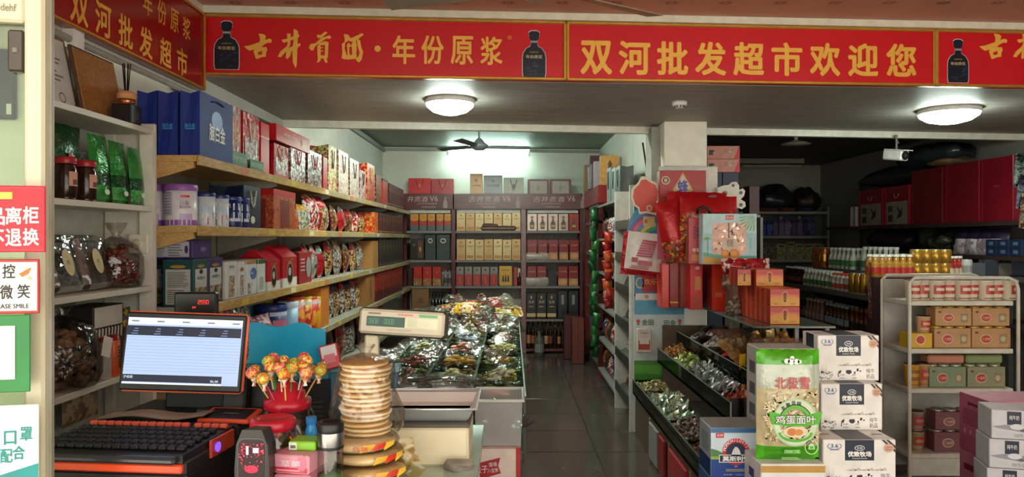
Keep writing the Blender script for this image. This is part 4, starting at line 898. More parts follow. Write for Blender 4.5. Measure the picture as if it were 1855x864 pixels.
def dsil(mb, w, d, h): f = front(w, d, h); mb.poly(f, [(w * .28, h * .1), (w * .72, h * .1), (w * .75, h * .45), (w * .6, h * .58), (w * .58, h * .72), (w * .42, h * .72), (w * .4, h * .58), (w * .25, h * .45)], M('#6b4326', .35)).ell(f, w * .5, h * .8, w * .16, h * .06, M('#b5422a', .4), 2).rect(f, w * .32, h * .2, w * .68, h * .36, M('#c9a86a', .4), 2)
def dgrn(mb, w, d, h): f = front(w, d, h); mb.ell(f, w * .5, h * .76, w * .22, h * .1, M('#c9cfc8', .4)).ell(f, w * .5, h * .76, w * .15, h * .06, M('#5a2a2a', .4), 2).rect(f, .002, .002, w - .002, h * .5, M('#2c3836', .4))
def dblk(mb, w, d, h): f = front(w, d, h); mb.txt(f, w * .5, h * .65, h * .12, '古井', M('#d9c9a0', .4), w=w * .6).ell(f, w * .5, h * .83, w * .08, h * .07, M('#d9b36a', .4)).rect(f, .002, h * .06, w - .002, h * .2, M('#d9b878', .4)).rect(f, w * .25, h * .45, w * .75, h * .48, GD)
def dgr(mb, w, d, h): f = front(w, d, h); mb.rect(f, .002, .002, w - .002, h * .38, PAT(['#b5a26a', '#8a6a3a', '#c9382a', '#7a8a4a'], 50)).txt(f, w * .5, h * .7, h * .1, '福', GD)
def dgray(mb, w, d, h): f = front(w, d, h); mb.rect(f, .003, .004, w - .003, h * .6, M('#b0332c', .4)).ell(f, w * .5, h * .84, w * .12, h * .05, INK).rect(f, w * .4, h * .1, w * .6, h * .5, M('#c9564a', .4), 2)
YRB = M('#b8321f', .35); GLD = M('#d8b878', .35, .1); SLV = M('#b9a89a', .25, .3); RDB = M('#8f1f1f', .35); DGB = M('#1f2c2a', .35)
brow2([(743, 758, 387, YRB, dyrb, 'first yellow topped red box in the upper left bay'), (759, 773, 387, YRB, dyrb, 'second yellow topped red box in the upper left bay'), (774, 788, 387, YRB, dyrb, 'third yellow topped red box in the upper left bay'), (790, 803, 387, YRB, dyrb, 'fourth yellow topped red box in the upper left bay'), (804, 817, 387, YRB, dyrb, 'fifth yellow topped red box in the upper left bay')], 418)
for row_, (py, yt, n) in enumerate(((418, 385, 'upper'), (471, 433, 'second'))):
    brow2([(827 + 16.7 * i, 827 + 16.7 * i + 16, yt + (i % 3 == 2), M(('#dcbc80', '#d2a868', '#e0c488')[(i + row_) % 3], .35, .1), dgold, f'{ORD[i]} gold liquor box from the left in the {n} row of the centre bay') for i in range(7)], py)
brow2([(955 + 19 * i, 955 + 19 * i + 18, 387, (SLV if i < 4 else M('#b5382c', .35)), dsil, f'{ORD[i]} bottle picture box from the left in the upper right bay') for i in range(5)], 418)
brow2([(743, 768, 432, M('#241a16', .35), lambda mb, w, d, h: (mb.txt(front(w, d, h), w * .25, h * .7, h * .1, '酒', GD), mb.rect(front(w, d, h), w * .55, h * .1, w * .9, h * .9, M('#5a3a24', .4)), mb.ell(front(w, d, h), w * .72, h * .5, w * .08, h * .12, GD, 2)), 'dark brown box with gold bottle picture in the left bay'),
       (769, 789, 425, DGB, dgrn, 'first dark green box with round emblem in the left bay'), (790, 815, 425, DGB, dgrn, 'second dark green box with round emblem in the left bay')], 471)
brow2([(955 + 19 * i + (1 if i > 1 else 0), 955 + 19 * i + 18, 434, RDB, dred, f'{ORD[i]} red liquor box from the left in the second row right bay') for i in range(5)], 471)
brow2([(738, 747, 486, M('#3a1a14', .4), None, 'small dark brown box in the third row left bay')] + [(748 + 17.5 * i, 764 + 17.5 * i, 483, M('#b8261c', .35), dgr, f'{ORD[i]} red and green patterned box in the third row left bay') for i in range(3)], 518)
brow2([(826 + 15.4 * i, 840 + 15.4 * i, 483, M('#8f8a84', .35), dgray, f'{ORD[i]} grey box with red lower half in the third row centre bay') for i in range(5)] +
      [(904, 928, 482, M('#c99a3a', .35, .2), lambda mb, w, d, h: [mb.txt(front(w, d, h), w * .5, h * .8, h * .07, '古井贡酒', TXB, w=w * .6)] + [mb.poly(front(w, d, h), [(w * (.22 + .2 * k), h * .2), (w * (.38 + .2 * k), h * .2), (w * (.36 + .2 * k), h * .42), (w * (.32 + .2 * k), h * .55), (w * (.28 + .2 * k), h * .55), (w * (.24 + .2 * k), h * .42)], INK, 2) for k in range(3)], 'gold box with three bottle pictures in the third row centre bay'),
       (931, 937, 484, M('#b32a22', .35), None, 'thin red box in the third row centre bay'), (938, 943, 486, M('#cfc5b0', .4), None, 'thin cream box at the upright in the third row')], 518)
brow2([(955, 972, 482, RDB, dred, 'leftmost red liquor box in the third row right bay'), (973, 990, 482, RDB, dred, 'second red liquor box in the third row right bay'), (992, 1009, 488, M('#231c1b', .4), None, 'black box between red ones in the third row right bay'), (1011, 1029, 482, RDB, dred, 'third red liquor box in the third row right bay'), (1030, 1048, 482, RDB, dred, 'rightmost red liquor box in the third row right bay')], 518)
brow2([(954 + 18.5 * i, 971 + 18.5 * i, 531, M('#1a1d1e', .35), dblk, f'{ORD[i]} black box with gold base band in the fourth row') for i in range(3)] + [(1011, 1028, 527, M('#22292a', .35), lambda mb, w, d, h: mb.rect(front(w, d, h), w * .35, h * .5, w * .65, h * .85, M('#8a9090', .4)), 'first tall dark box with a grey panel in the fourth row'), (1030, 1048, 527, M('#22292a', .35), lambda mb, w, d, h: mb.rect(front(w, d, h), w * .35, h * .5, w * .65, h * .85, M('#8a9090', .4)), 'second tall dark box with a grey panel in the fourth row')], 577)
brow2([(745, 777, 522, M('#8a6238', .5), lambda mb, w, d, h: mb.txt(front(w, d, h), w * .5, h * .6, h * .2, '酒', TXB), 'brown cardboard carton low in the left bay'), ], 577, 'carton')
def bottle(name, label, r, h, body, cap, group=None, lab=None, n=14, cat='bottle', cap_h=.12, neck=.34):
    o = tag(MB().lathe([(r * .9, 0), (r, .006), (r, h * .52), (r * .85, h * .62), (r * neck, h * .72), (r * neck, h * (1 - cap_h))], body, n).build(name), label, cat, group)
    MB().lathe([(r * neck * 1.2, h * (1 - cap_h) - .002), (r * neck * 1.25, h)], cap, n).build('cap', o)
    if lab: mb = MB(); curved(mb, r, -1.6, 1.6, h * .14, h * .42, lab, 1, 8); mb.build('bottle_label', o)
    return o
GLS = M('#2a1a14', .12); GLB = M('#141414', .12); GLC = M('#8c8f8c', .15, 0, .1)
b0 = None
for i in range(6):
    o = bottle('wine_bottle', f'{ORD[i]} slim black bottle from the left low in the left bay', .038, .4, GLB, M('#30302e', .3), 'slim black bottles', M('#4a4640', .5)) if b0 is None else dup(b0, (0, 0, 0), label=f'{ORD[i]} slim black bottle from the left low in the left bay')
    b0 = b0 or o; put(o, X(783 + 5.9 * i), BY + .1, Z(577) + .001)
for i, px in enumerate((806, 814)):
    put(bottle('wine_bottle', ('left', 'right')[i] + ' clear bottle at the end of the third row left bay', .03, .27, GLC, DRED, None, M('#5a4a44', .5)), X(px), BY + .1, Z(518) + .001)
put(bottle('wine_bottle', 'small red bottle before the cream box in the third row', .03, .2, M('#4a1414', .2), M('#a51f1f', .3)), X(941), BY + .04, Z(518) + .001)
for i, (px, h, c) in enumerate(((958, .46, '#c98a5a'), (966, .42, '#b06a3a'), (975, .4, '#241815'), (983, .44, '#241815'), (990, .42, '#caa27a'), (998, .4, '#8a4a2a'), (1006, .42, '#201514'), (1013, .38, '#c9854a'), (1020, .4, '#2a1a17'), (1028, .36, '#b5784a'))):
    put(bottle('wine_bottle', f'{ORD[i]} bottle from the left in the crowded bottom row', .032, h, GLS, M('#3a2018', .3), 'bottom row bottles', M(c, .4)), X(px), BY + .08 + .05 * (i % 2), Z(631) + .001)
o = bottle('wine_jar', 'large grey glass wine jar on the floor before the cabinet', .07, .42, M('#5a5a56', .12), M('#2a2524', .3), None, M('#8d8d88', .4)); put(o, X(977, 10.7), 10.7, .003)
for i, (px, hh, c) in enumerate(((1034, .62, '#4a161b'), (1043, .5, '#7a4a34'))):
    o = carton('carton', ('dark maroon', 'brown')[i] + ' tall carton standing on the floor at the right end', 'box', .2, .2, hh, M(c, .45)); put(o, X(px, 10.5), 10.5 + .22 * i, .003)
o = carton('carton', 'red wooden gift case standing on the aisle floor', 'box', .16, .26, .62, M('#6b3020', .45), lambda mb, w, d, h: mb.rect(front(w, d, h), w * .45, 0, w * .52, h, M('#4a1f18', .5))); put(o, X(1046, 10.15), 10.15, .003)
# lying signboard and bag on shelves
o = tag(MB().cbox(-.27, -.03, 0, .27, .03, .075, M('#7a5a50', .45, 0, .3, 20), .03).cbox(-.25, -.02, .05, .0, .03, .11, M('#6a4c46', .5), .03).build('wooden_sign'), 'dark wooden sign lying before the gold boxes in the centre bay', 'sign'); put(o, X(903), BY + .03, Z(418) + .001)
o = tag(MB().pouch(.42, .13, .05, [(1, M('#b5aaa2', .3, 0, .2, 30, .4))], seed=77).build('plastic_bag'), 'white plastic bag lying before the red boxes', 'bag'); put(o, X(971), BY + .03, Z(518) + .001)
o = tag(MB().pouch(.38, .1, .05, [(1, M('#c2b6aa', .3, 0, .2, 30, .4))], seed=78).build('plastic_bag'), 'white plastic bag lying in the second row right bay', 'bag'); put(o, X(972), BY + .03, Z(471) + .001)
# gift bags on top of the header
def tbag(a, b, yt, base, dc, hm, lb, d=.14):
    o = gift_bag('gift_bag', lb, X(b) - X(a), d, Z(yt) - 2.362, base, dc, hm, None, .55); put(o, X((a + b) / 2), BY + .12, 2.3605)
RPK = M('#cf2a30', .3)
tbag(739, 780, 322, RPK, deco(title='福', tcol=M('#e88a6a', .4), th=.3, ty=.5, tw=.15, sides=False), DRED, 'bright red gift bag at the left end above the header')
tbag(781, 821, 323, M('#b82a30', .3), deco(title='禧', tcol=M('#d98a6a', .4), th=.3, ty=.5, tw=.15, sides=False), DRED, 'red gift bag second from left above the header')
tbag(851, 874, 314, M('#d9a468', .35), deco(title='古井贡酒', tcol=TXB, th=.09, ty=.42, tw=.65, oval=(.5, .68, .12, .08, M('#b98a4a', .4)), sides=False), None, 'orange gold gift bag above the centre header')
tbag(876, 910, 317, M('#8f9096', .35), deco(title='古井贡酒', tcol=INK, th=.13, ty=.46, tw=.62, oval=(.5, .7, .08, .06, M('#6b6c72', .4)), sides=False), None, 'grey gift bag with dark characters above the centre header')
tbag(912, 949, 321, M('#b9b9a8', .4), deco(title='贡', tcol=INK, th=.4, ty=.4, tw=.16, sides=False), INK, 'pale gift bag with dark cord handles above the centre header')
for a, b, q in ((956, 995, 'left'), (997, 1035, 'right')):
    tbag(a, b, 324, M('#6a2a2c', .4), deco(panel=(.1, .0, .9, .88, M('#a9a294', .4)), title='古井', tcol=INK, th=.35, ty=.42, tw=.12, sides=False), None, f'{q} maroon edged gift bag with pale front above the right header')

# ================================================================ RIGHT SIDE OF THE AISLE
CR = M('#6f1219', .35)
rc = thing('red_cabinet', 'tall red framed cabinet on the right side of the aisle', 'cabinet', (1.2, 9.6, 0))
def cl(o): o.location = (-1.2, -9.6, 0); return o
for y in (9.2, 10.85): cl(MB().cbox(1.07, y - .04, 0, 1.13, y + .04, 2.14, CR, .004).build('post', rc))
cl(MB().cbox(1.06, 9.12, 2.14, 1.36, 9.2, 2.36, M('#86121a', .35), .004).cbox(1.06, 9.2, 2.14, 1.1, 10.9, 2.36, M('#86121a', .35), .004).build('header_board', rc))
cl(MB().box(1.34, 9.15, 0, 1.36, 10.9, 2.3, M('#5a3a34', .5)).build('back_panel', rc))
for z in (.12, .6, 1.05, 1.5, 1.92): cl(MB().box(1.08, 9.16, z - .03, 1.34, 10.9, z, M('#6a6460', .4)).build('shelf', rc))
k = 0
for z in (.12, .6, 1.05, 1.5):
    for j in range(7):
        o = carton('liquor_box', f'{ORD[j]} box into the red cabinet, {("bottom", "second", "third", "upper")[int(z*2.2)]} shelf', 'box', .17, .13, .3, M(('#7a2a1c', '#2a1c1a', '#b5854a', '#5a1a1c')[k % 4], .4), deco(title='酒', tcol=GD, th=.15, ty=.65, tw=.4)); put(o, 1.2, 9.42 + .215 * j, z + .001, -PI / 2); k += 1
for j in range(7):
    o = bottle('oil_bottle', f'{ORD[j]} dark bottle into the red cabinet, top shelf', .045, .19, M(('#23302c', '#3a2a60', '#4a2a24')[j % 3], .15), M('#b9b4a8', .4), 'dark bottles in the red cabinet'); put(o, 1.17, 9.4 + .2 * j, 1.921)
def strip(name, label, x, y, z1, z0, w, mats, n, seed=0):
    t = thing(name, label, 'bag', (x, y, 0)); rr = random.Random(seed)
    MB().tube([(0, 0, z1 + .05), (0, 0, z0)], .004, GREY, 4).build('hanging_strip', t); st = (z1 - z0) / n
    for i in range(n):
        o = MB().pouch(w, st * 1.25, .05, [(.1, mats[i % len(mats)]), (.85, mats[(i) % len(mats)]), (1, mats[(i + 1) % len(mats)])], 4, 5, seed=seed + i).build('packet', t); o.location = (rr.uniform(-.01, .01), -.03 + .03 * (i % 2), z1 - st * (i + 1)); o.rotation_euler = (0, rr.uniform(-.25, .25), rr.uniform(-.4, .4))
G1 = FOIL('#1e5a2c', .3, .3, .2); G2 = FOIL('#14401f', .3, .3, .2); G3 = FOIL('#2f6a30', .3, .2, .2)
strip('snack_strip', 'long strip of green packets hanging beside the red cabinet post', 1.0, 9.05, 2.05, .25, .09, [G1, G2, G1, G3], 14, 5)
strip('snack_strip', 'strip of red and orange packets hanging behind the white rack', 1.03, 7.9, 1.75, .95, .09, [FOIL('#a8321f', .3, .2), FOIL('#8a1c1c', .3, .2), FOIL('#c45a2a', .3, .2)], 8, 9)
# goods on the red cabinet top
for i, (px0, px1, pyt, y, c, lb) in enumerate(((1060, 1068, 300, 10.6, '#8a6a4a', 'brown paper box at the far end on the red cabinet top'), (1068, 1086, 283, 10.3, '#4a1f24', 'dark maroon box on the red cabinet top'), (1087, 1120, 283, 9.35, '#b98545', 'upright wooden gift case with dark emblem on the red cabinet top'))):
    h = zt(pyt, y) - 2.36
    o = carton('gift_box', lb, 'box', max(.1, xt(px1, y) - xt(px0, y)), .16, h, WOOD('#a8763a', '#c9964f') if i == 2 else M(c, .45), (lambda mb, w, d, h: (mb.rect(front(w, d, h), w * .4, h * .1, w * .6, h * .7, M('#5a3a1c', .5)), mb.poly(front(w, d, h), [(w * .36, h * .7), (w * .64, h * .7), (w * .5, h * .86)], M('#5a3a1c', .5)))) if i == 2 else None); put(o, xt((px0 + px1) / 2, y), y, 2.361)
for i in range(3):
    o = carton('gift_box', f'{ORD[i]} small silver edged box on the red cabinet top', 'box', .07, .12, .3 + .02 * i, M(('#8f8890', '#6b4a50', '#a39aa0')[i], .4)); put(o, 1.06 + .02 * i, 9.95 - .16 * i, 2.361)
# gondola between the cabinet and the rack
mg = thing('grey_shelf', 'grey shelf unit behind the white tray rack on the aisle', 'shelf', (1.2, 8.2, 0))
def ml(o): o.location = (-1.2, -8.2, 0); return o
ml(MB().box(1.34, 7.5, 0, 1.36, 9.1, 2.1, M('#77736c', .5)).build('back_panel', mg)); ml(MB().box(1.06, 7.5, 0, 1.36, 7.53, 2.1, M('#8a867e', .5)).build('side_panel', mg))
for z in (.12, .5, .9, 1.3, 1.7, 2.1): ml(MB().box(1.06, 7.53, z - .025, 1.34, 9.1, z, GREY).build('shelf', mg))
for zi, z in enumerate((.12, .5, .9, 1.3, 1.7)):
    for j in range(6):
        o = bag_pouch('snack_bag', f'{ORD[j]} dark bag into the grey shelf unit, {ORD[zi]} level up', .2, .24, .1, [(1, (P_DARK, P_BRN, PAT(['#2a3a6a', '#1a2440', '#c9c4d0', '#5a2a3a'], 30), P_RW)[(zi + j) % 4])], seed=300 + zi * 9 + j); put(o, 1.14, 7.68 + .24 * j, z + .001, -PI / 2 + .05)
for i, (px, yt, y) in enumerate(((1128, 305, 8.5), (1140, 305, 8.1), (1165, 302, 7.75))):
    o = gift_bag('gift_bag', ('far', 'middle', 'near')[i] + ' grey green gift bag on the grey shelf unit top', .3, .14, zt(yt, y) - 2.1, M(('#7a8a84', '#7f908a', '#4a4c4a')[i], .4), None, INK, None, .5); put(o, 1.18, y, 2.101, -PI / 2)
# white snack rack with slanted trays
wr = thing('tray_rack', 'white rack of slanted snack trays at the end of the right aisle', 'rack', (1.2, 6.95, 0))
def wl(o): o.location = (-1.2, -6.95, 0); return o
RKW = M('#cfccc2', .45)
for y in (6.5, 7.42): wl(MB().cbox(1.03, y - .015, 0, 1.07, y + .015, 2.17, RKW, .003).build('post', wr))
wl(MB().box(1.32, 6.5, 0, 1.335, 7.42, 2.17, M('#b3b0a6', .5)).build('back_panel', wr)); wl(MB().box(1.07, 7.405, 0, 1.33, 7.42, 2.17, RKW).build('side_panel', wr)); wl(MB().box(1.07, 6.49, 0, 1.33, 6.5, 2.17, RKW).build('side_panel', wr))
TRZ = (.22, .56, .88, 1.2, 1.5, 1.8)
DTR = M('#2e3431', .3)
for i, z in enumerate(TRZ):
    mb = MB(); V = [(1.04, 6.52, z), (1.31, 6.52, z + .14), (1.31, 7.4, z + .14), (1.04, 7.4, z)]; V += [(a, b, c - .015) for a, b, c in V]
    mb.add(V, [(0, 1, 2, 3), (7, 6, 5, 4), (0, 4, 5, 1), (1, 5, 6, 2), (2, 6, 7, 3), (3, 7, 4, 0)], DTR).box(1.03, 6.52, z - .015, 1.042, 7.4, z + .07, DTR); wl(mb.build('tray', wr))
    mats = ([P_DARK, P_BRN], [P_NUT, P_FILM], [PAT(['#5a1f2a', '#8a2a3a', '#2a2a5a'], 40), P_DARK], [PAT(['#3a5a54', '#24403c'], 30), P_DARK], [P_NUT, P_BRN], [P_BRN, P_RW])[i]
    for j in range(8):
        o = bag_pouch('snack_packet', f'{ORD[j]} packet in the {ORD[i]} slanted tray from the floor', .13, .13, .06, [(1, mats[j % 2])], f'packets in slanted tray {i + 1}', seed=400 + 10 * i + j); put(o, 1.13, 6.58 + .108 * j, z + .05, -PI / 2); o.rotation_euler = (-.75, 0, -PI / 2 + R.uniform(-.2, .2))
# blue printed end panel
ep = thing('poster_board', 'blue and green cardboard poster board at the rack end beside the pillar', 'panel', (1.06, 6.43, 0))
W_ = xt(1238, 6.46) - 1.06; Hp = zt(345, 6.46)
mb = MB().box(0, 0, .02, W_, .02, Hp, M('#c9d3d4', .45)); f = Fr((0, 0, 0), (1, 0, 0), (0, 0, 1))
mb.rect(f, .002, 1.2, W_, Hp - .003, M('#2a7fa8', .4)).rect(f, .002, 1.04, W_, 1.22, M('#5fa5c4', .4)).rect(f, .002, .7, W_, .86, M('#c9cfc4', .4)).rect(f, .002, .45, W_, .64, M('#3f8a2c', .4)).rect(f, .002, .52, W_, .6, M('#58a332', .4), 2).rect(f, .002, .36, W_, .47, M('#8fb83f', .4)); mb.build('panel', ep)
mb = MB(); ZP = lambda py: zt(py, 6.46); XP = lambda px: xt(px, 6.46) - 1.06; GT = M('#3c6b2e', .5)
mb.txt(f, XP(1172), ZP(583), .05, '金田', GT, w=.1, k=3, bold=.02).txt(f, XP(1212), ZP(584), .05, '田金', GT, w=.1, k=3, bold=.02)
for px in (1155, 1230): mb.ell(f, XP(px), ZP(581), .016, .016, M('#c4423a', .5), 3).poly(f, [(XP(px) - .014, ZP(585)), (XP(px), ZP(589)), (XP(px) + .014, ZP(585))], GT, 3)
mb.rect(f, XP(1162), ZP(528), XP(1192), ZP(500), M('#b3282f', .4), 3).txt(f, XP(1177), ZP(510), .05, '欢乐', M('#e3b34a', .4), w=.12, k=4).rect(f, XP(1150), ZP(543), XP(1190), ZP(531), M('#e4ddd4', .5), 3).txt(f, XP(1170), ZP(537), .035, '糖', M('#b04a4a', .4), k=4)
for s in (-1, 1): mb.ring(f, XP(1177) + s * .09, ZP(512), .04, .05, .012, M('#e0b13f', .4), 3, 10)
mb.build('print', ep)
t = thing('small_carton', 'small white and red carton hung on the blue display panel', 'box', (xt(1166, 6.4), 6.4, zt(637, 6.4)))
MB().cbox(-.06, -.03, 0, .06, .03, .2, M('#cfc4b8', .5), .003).rect(front(.12, .06, .2), .01, .02, .11, .1, M('#b8423a', .45)).rect(front(.12, .06, .2), .02, .07, .1, .12, M('#e0d8cc', .45), 2).txt(front(.12, .06, .2), .06, .165, .02, 'Angel', INK, w=.07).build('carton_body', t)

# ================================================================ SNACK ISLAND
IX0, IX1, IY0, IY1 = -.74, .065, 3.6, 8.35
isl = thing('snack_island', 'long glass divided snack island in the middle of the aisle', 'display', (-.34, 6, 0))
def il(o): o.location = (.34, -6, 0); return o
GP = CLEAR('#dfeae4', .05, .03)
il(MB().box(IX0 + .02, IY0 + .03, 0, IX1 - .02, IY1, .62, M('#3a2f2b', .4)).build('base_cabinet', isl))
il(MB().cbox(IX0, IY0, .62, IX1, IY1, .66, M('#59534d', .35), .004).build('deck', isl))
cols_x = [IX0, -.475, -.205, IX1]; NR = 11; rowst = (IY1 - IY0) / NR
gt = .93
for x in cols_x: il(MB().box(x - .003, IY0, .66, x + .003, IY1, gt + (.0 if x in (IX0, IX1) else .03), GP).box(x - .004, IY0, gt - .004, x + .004, IY1, gt + .004, M('#8fa399', .2)).build('glass_divider', isl))
for j in range(NR + 1): il(MB().box(IX0, IY0 + rowst * j - .003, .66, IX1, IY0 + rowst * j + .003, gt - .02, GP).build('glass_divider', isl))
il(MB().cbox(IX1 - .012, IY0 - .004, .60, IX1 + .004, IY0 + .012, gt, M('#4a4a46', .3), .002).build('corner_post', isl))
FILM = CLEAR('#fbfbf8', .13, .16, 1.0)
pal = [('#b0b070', 'pale olive green'), ('#cfa850', 'golden yellow'), ('#8a5040', 'dark brown'), ('#c48a70', 'rosy brown'), ('#d2ccaa', 'cream'), ('#a0a082', 'grey green'), ('#6a4c3e', 'blackish brown'), ('#b07a48', 'caramel'), ('#8898a0', 'blue grey'), ('#b04a42', 'brick red')]
lay = {0: [6, 6, 2, 0, 5, 6, 2, 6, 6, 2, 6], 1: [7, 0, 1, 3, 8, 5, 1, 9, 9, 2, 6], 2: [3, 5, 1, 0, 3, 5, 6, 4, 9, 0, 5]}
cname = ('left', 'middle', 'right'); proto = {}
pn = 0
for c in range(3):
    for j in range(NR):
        xa, xb = cols_x[c] + .02, cols_x[c + 1] - .02; ya_, yb_ = IY0 + rowst * j + .02, IY0 + rowst * (j + 1) - .02; ci = lay[c][j]
        hump = .0 + (.17 * (j / NR)) 
        for q in range(5):
            yy = ya_ + (yb_ - ya_) * (.16 + .34 * (q // 2) if q < 4 else .5); xx = xa + (xb - xa) * ((.28, .72)[q % 2] if q < 4 else .5)
            zz = .70 + .055 * (q // 2) + (hump + (.10 if q == 4 else .05) )
            lb = f'clear bag of {pal[ci][1]} snacks, {ORD[j]} bin back, {cname[c]} island column, ' + ('front left', 'front right', 'rear left', 'rear right', 'topmost')[q]
            if ci not in proto:
                cc = pal[ci][0]; t = thing('snack_bag', lb, 'bag', group='clear snack bags in the island')
                hp = heap(0, 0, -.03, 26, .075, .055, .05, .016, [M(cc, .5, 0, .2, 30), M('#%02x%02x%02x' % tuple(min(255, int(int(cc[i:i + 2], 16) * 1.25)) for i in (1, 3, 5)), .5)], ci, .5, .9).build('contents', t); hp['kind'] = 'stuff'
                fm = MB().pouch(.135, .2, .085, [(1, FILM)], 6, 8, seed=ci + 50, wr=.3).build('film', t); fm.rotation_euler = (-PI / 2, 0, PI / 2); fm.location = (-.1, 0, .005); proto[ci] = t; o = t
            else: o = dup(proto[ci], (0, 0, 0), label=lb)
            o.location = (xx, yy, zz); o.rotation_euler = (R.uniform(-.3, .3), R.uniform(-.3, .3), R.choice((0, PI / 2)) + R.uniform(-.4, .4)); pn += 1
        fb = heap((xa + xb) / 2, (ya_ + yb_) / 2, .66, 40, (xb - xa) * .4, (yb_ - ya_) * .42, .06 + hump, .03, [M(pal[ci][0], .5, 0, .25, 30), M('#4a4338', .5)], 60 + c * 20 + j, .6).build('loose_snacks')
        tag(fb, f'loose {pal[ci][1]} snacks under the bags, {ORD[j]} bin back, {cname[c]} column', 'snacks', kind='stuff')
for i, (px, py, Y, c1, lb) in enumerate(((845, 567, 7.0, '#c8a018', 'yellow snack packet lying on the island middle'), (852, 562, 7.6, '#d8452a', 'bright orange red packet on the island near its far end'), (900, 556, 7.6, '#8a2a2a', 'knotted red bag on the far end of the island'), (925, 575, 7.1, '#b8a03a', 'yellow green packet at the right edge of the island'), (820, 570, 7.2, '#a88a5a', 'tan packet at the left edge of the island'))):
    o = bag_pouch('snack_bag', lb, .26, .18, .09, [(1, PAT([c1, c1, '#d9cdb0', '#7a3a24'], 30, .25, 0, .6))], seed=500 + i); p = at(px, py, Y); o.location = p; o.rotation_euler = (-1.1, 0, R.uniform(-.4, .4))
# plastic tub and the porridge carton at the island head
t = thing('plastic_tub', 'frosted plastic tub standing on the porridge carton', 'tub', (xt(904, 3.28), 3.28, .815))
w1, w2, d1, h1 = .19, .205, .26, .2
V = []
for zz, ww, dd in ((0, w1, d1 * .92), (h1, w2, d1)): V += [(-ww / 2, -dd / 2, zz), (ww / 2, -dd / 2, zz), (ww / 2, dd / 2, zz), (-ww / 2, dd / 2, zz)]
FT = FROST('#b9b9b4', .5)
MB().add(V, [(0, 1, 5, 4), (1, 2, 6, 5), (2, 3, 7, 6), (3, 0, 4, 7), (3, 2, 1, 0)], FT).build('body', t)
mb = MB()
for a, b, c, d in ((-w2 / 2 - .008, -d1 / 2 - .008, w2 / 2 + .008, -d1 / 2 + .004), (-w2 / 2 - .008, d1 / 2 - .004, w2 / 2 + .008, d1 / 2 + .008), (-w2 / 2 - .008, -d1 / 2, -w2 / 2 + .004, d1 / 2), (w2 / 2 - .004, -d1 / 2, w2 / 2 + .008, d1 / 2)): mb.cbox(a, b, h1 - .012, c, d, h1, FROST('#dcdcd6', .15), .002)
mb.build('rim', t)
def dc(mb, w, d, h):
    f = front(w, d, h); mb.rect(f, .004, .004, w - .006, h - .006, M('#dcc9bc', .4)); mb.rect(f, w - .02, .0, w, h, M('#b02a2a', .4), 2)
    mb.poly(f, [(.005, h * .84), (w * .55, h * .9), (w * .5, h * .82), (w * .56, h * .74), (.02, h * .68)], M('#a5202a', .4), 2)
    mb.txt(f, w * .12, h * .78, .032, '桂子', WHITE, w=.055, k=3, rot=.1).txt(f, w * .38, h * .83, .018, '莲禧', WHITE, w=.035, k=3, rot=.1).txt(f, w * .38, h * .77, .018, '八宝粥', WHITE, w=.045, k=3, rot=.1)
    mb.ell(f, w * .4, h * .36, w * .34, h * .13, M('#cfc6c0', .3), 2).ell(f, w * .4, h * .4, w * .29, h * .1, M('#b0603c', .4, 0, .3, 60), 3)
o = carton('porridge_carton', 'pale porridge carton with red ribbon title under the plastic tub', 'carton', .19, .2, .42, M('#b88f84', .45), dc); put(o, xt(903, 3.2), 3.24, .393)
o = carton('carton', 'plain brown carton on the floor under the porridge carton', 'carton', .22, .24, .39, M('#8a6a48', .6)); put(o, xt(903, 3.2), 3.24, .002)

# ================================================================ CASH COUNTER (nearest the camera)
CT = 1.03
ct = thing('cash_counter', 'cash counter with greenish glass top under the till and the scale', 'counter', (-.68, 2.1, 0))
def kl(o): o.location = (.68, -2.1, 0); return o
kl(MB().box(-1.36, 1.5, 0, -.12, 2.62, .99, M('#4a4642', .5)).build('cabinet', ct)); kl(MB().cbox(-1.38, 1.46, .99, -.10, 2.66, CT - .006, M('#9fb5a4', .25), .003).cbox(-1.38, 1.46, CT - .006, -.10, 2.66, CT, M('#b4c9b8', .08), .002).build('counter_top', ct))
# ---- till
POSB = M('#131315', .5); POSB2 = M('#141416', .55); ORA = M('#c9482a', .35); SCRN = M('#e06a4a', .35)
till = thing('cash_register', 'black and orange cash register with keyboard, touch pad and tilted bright screen', 'register', (xt(300, 1.85), 1.95, CT), -.10)
tx = 0.0
MB().cbox(-.29, -.20, 0, .12, .26, .115, POSB, .006).build('cash_drawer', till)
MB().cbox(-.285, -.212, .118, .115, -.196, .14, M('#d9481f', .35), .004).build('orange_trim', till)
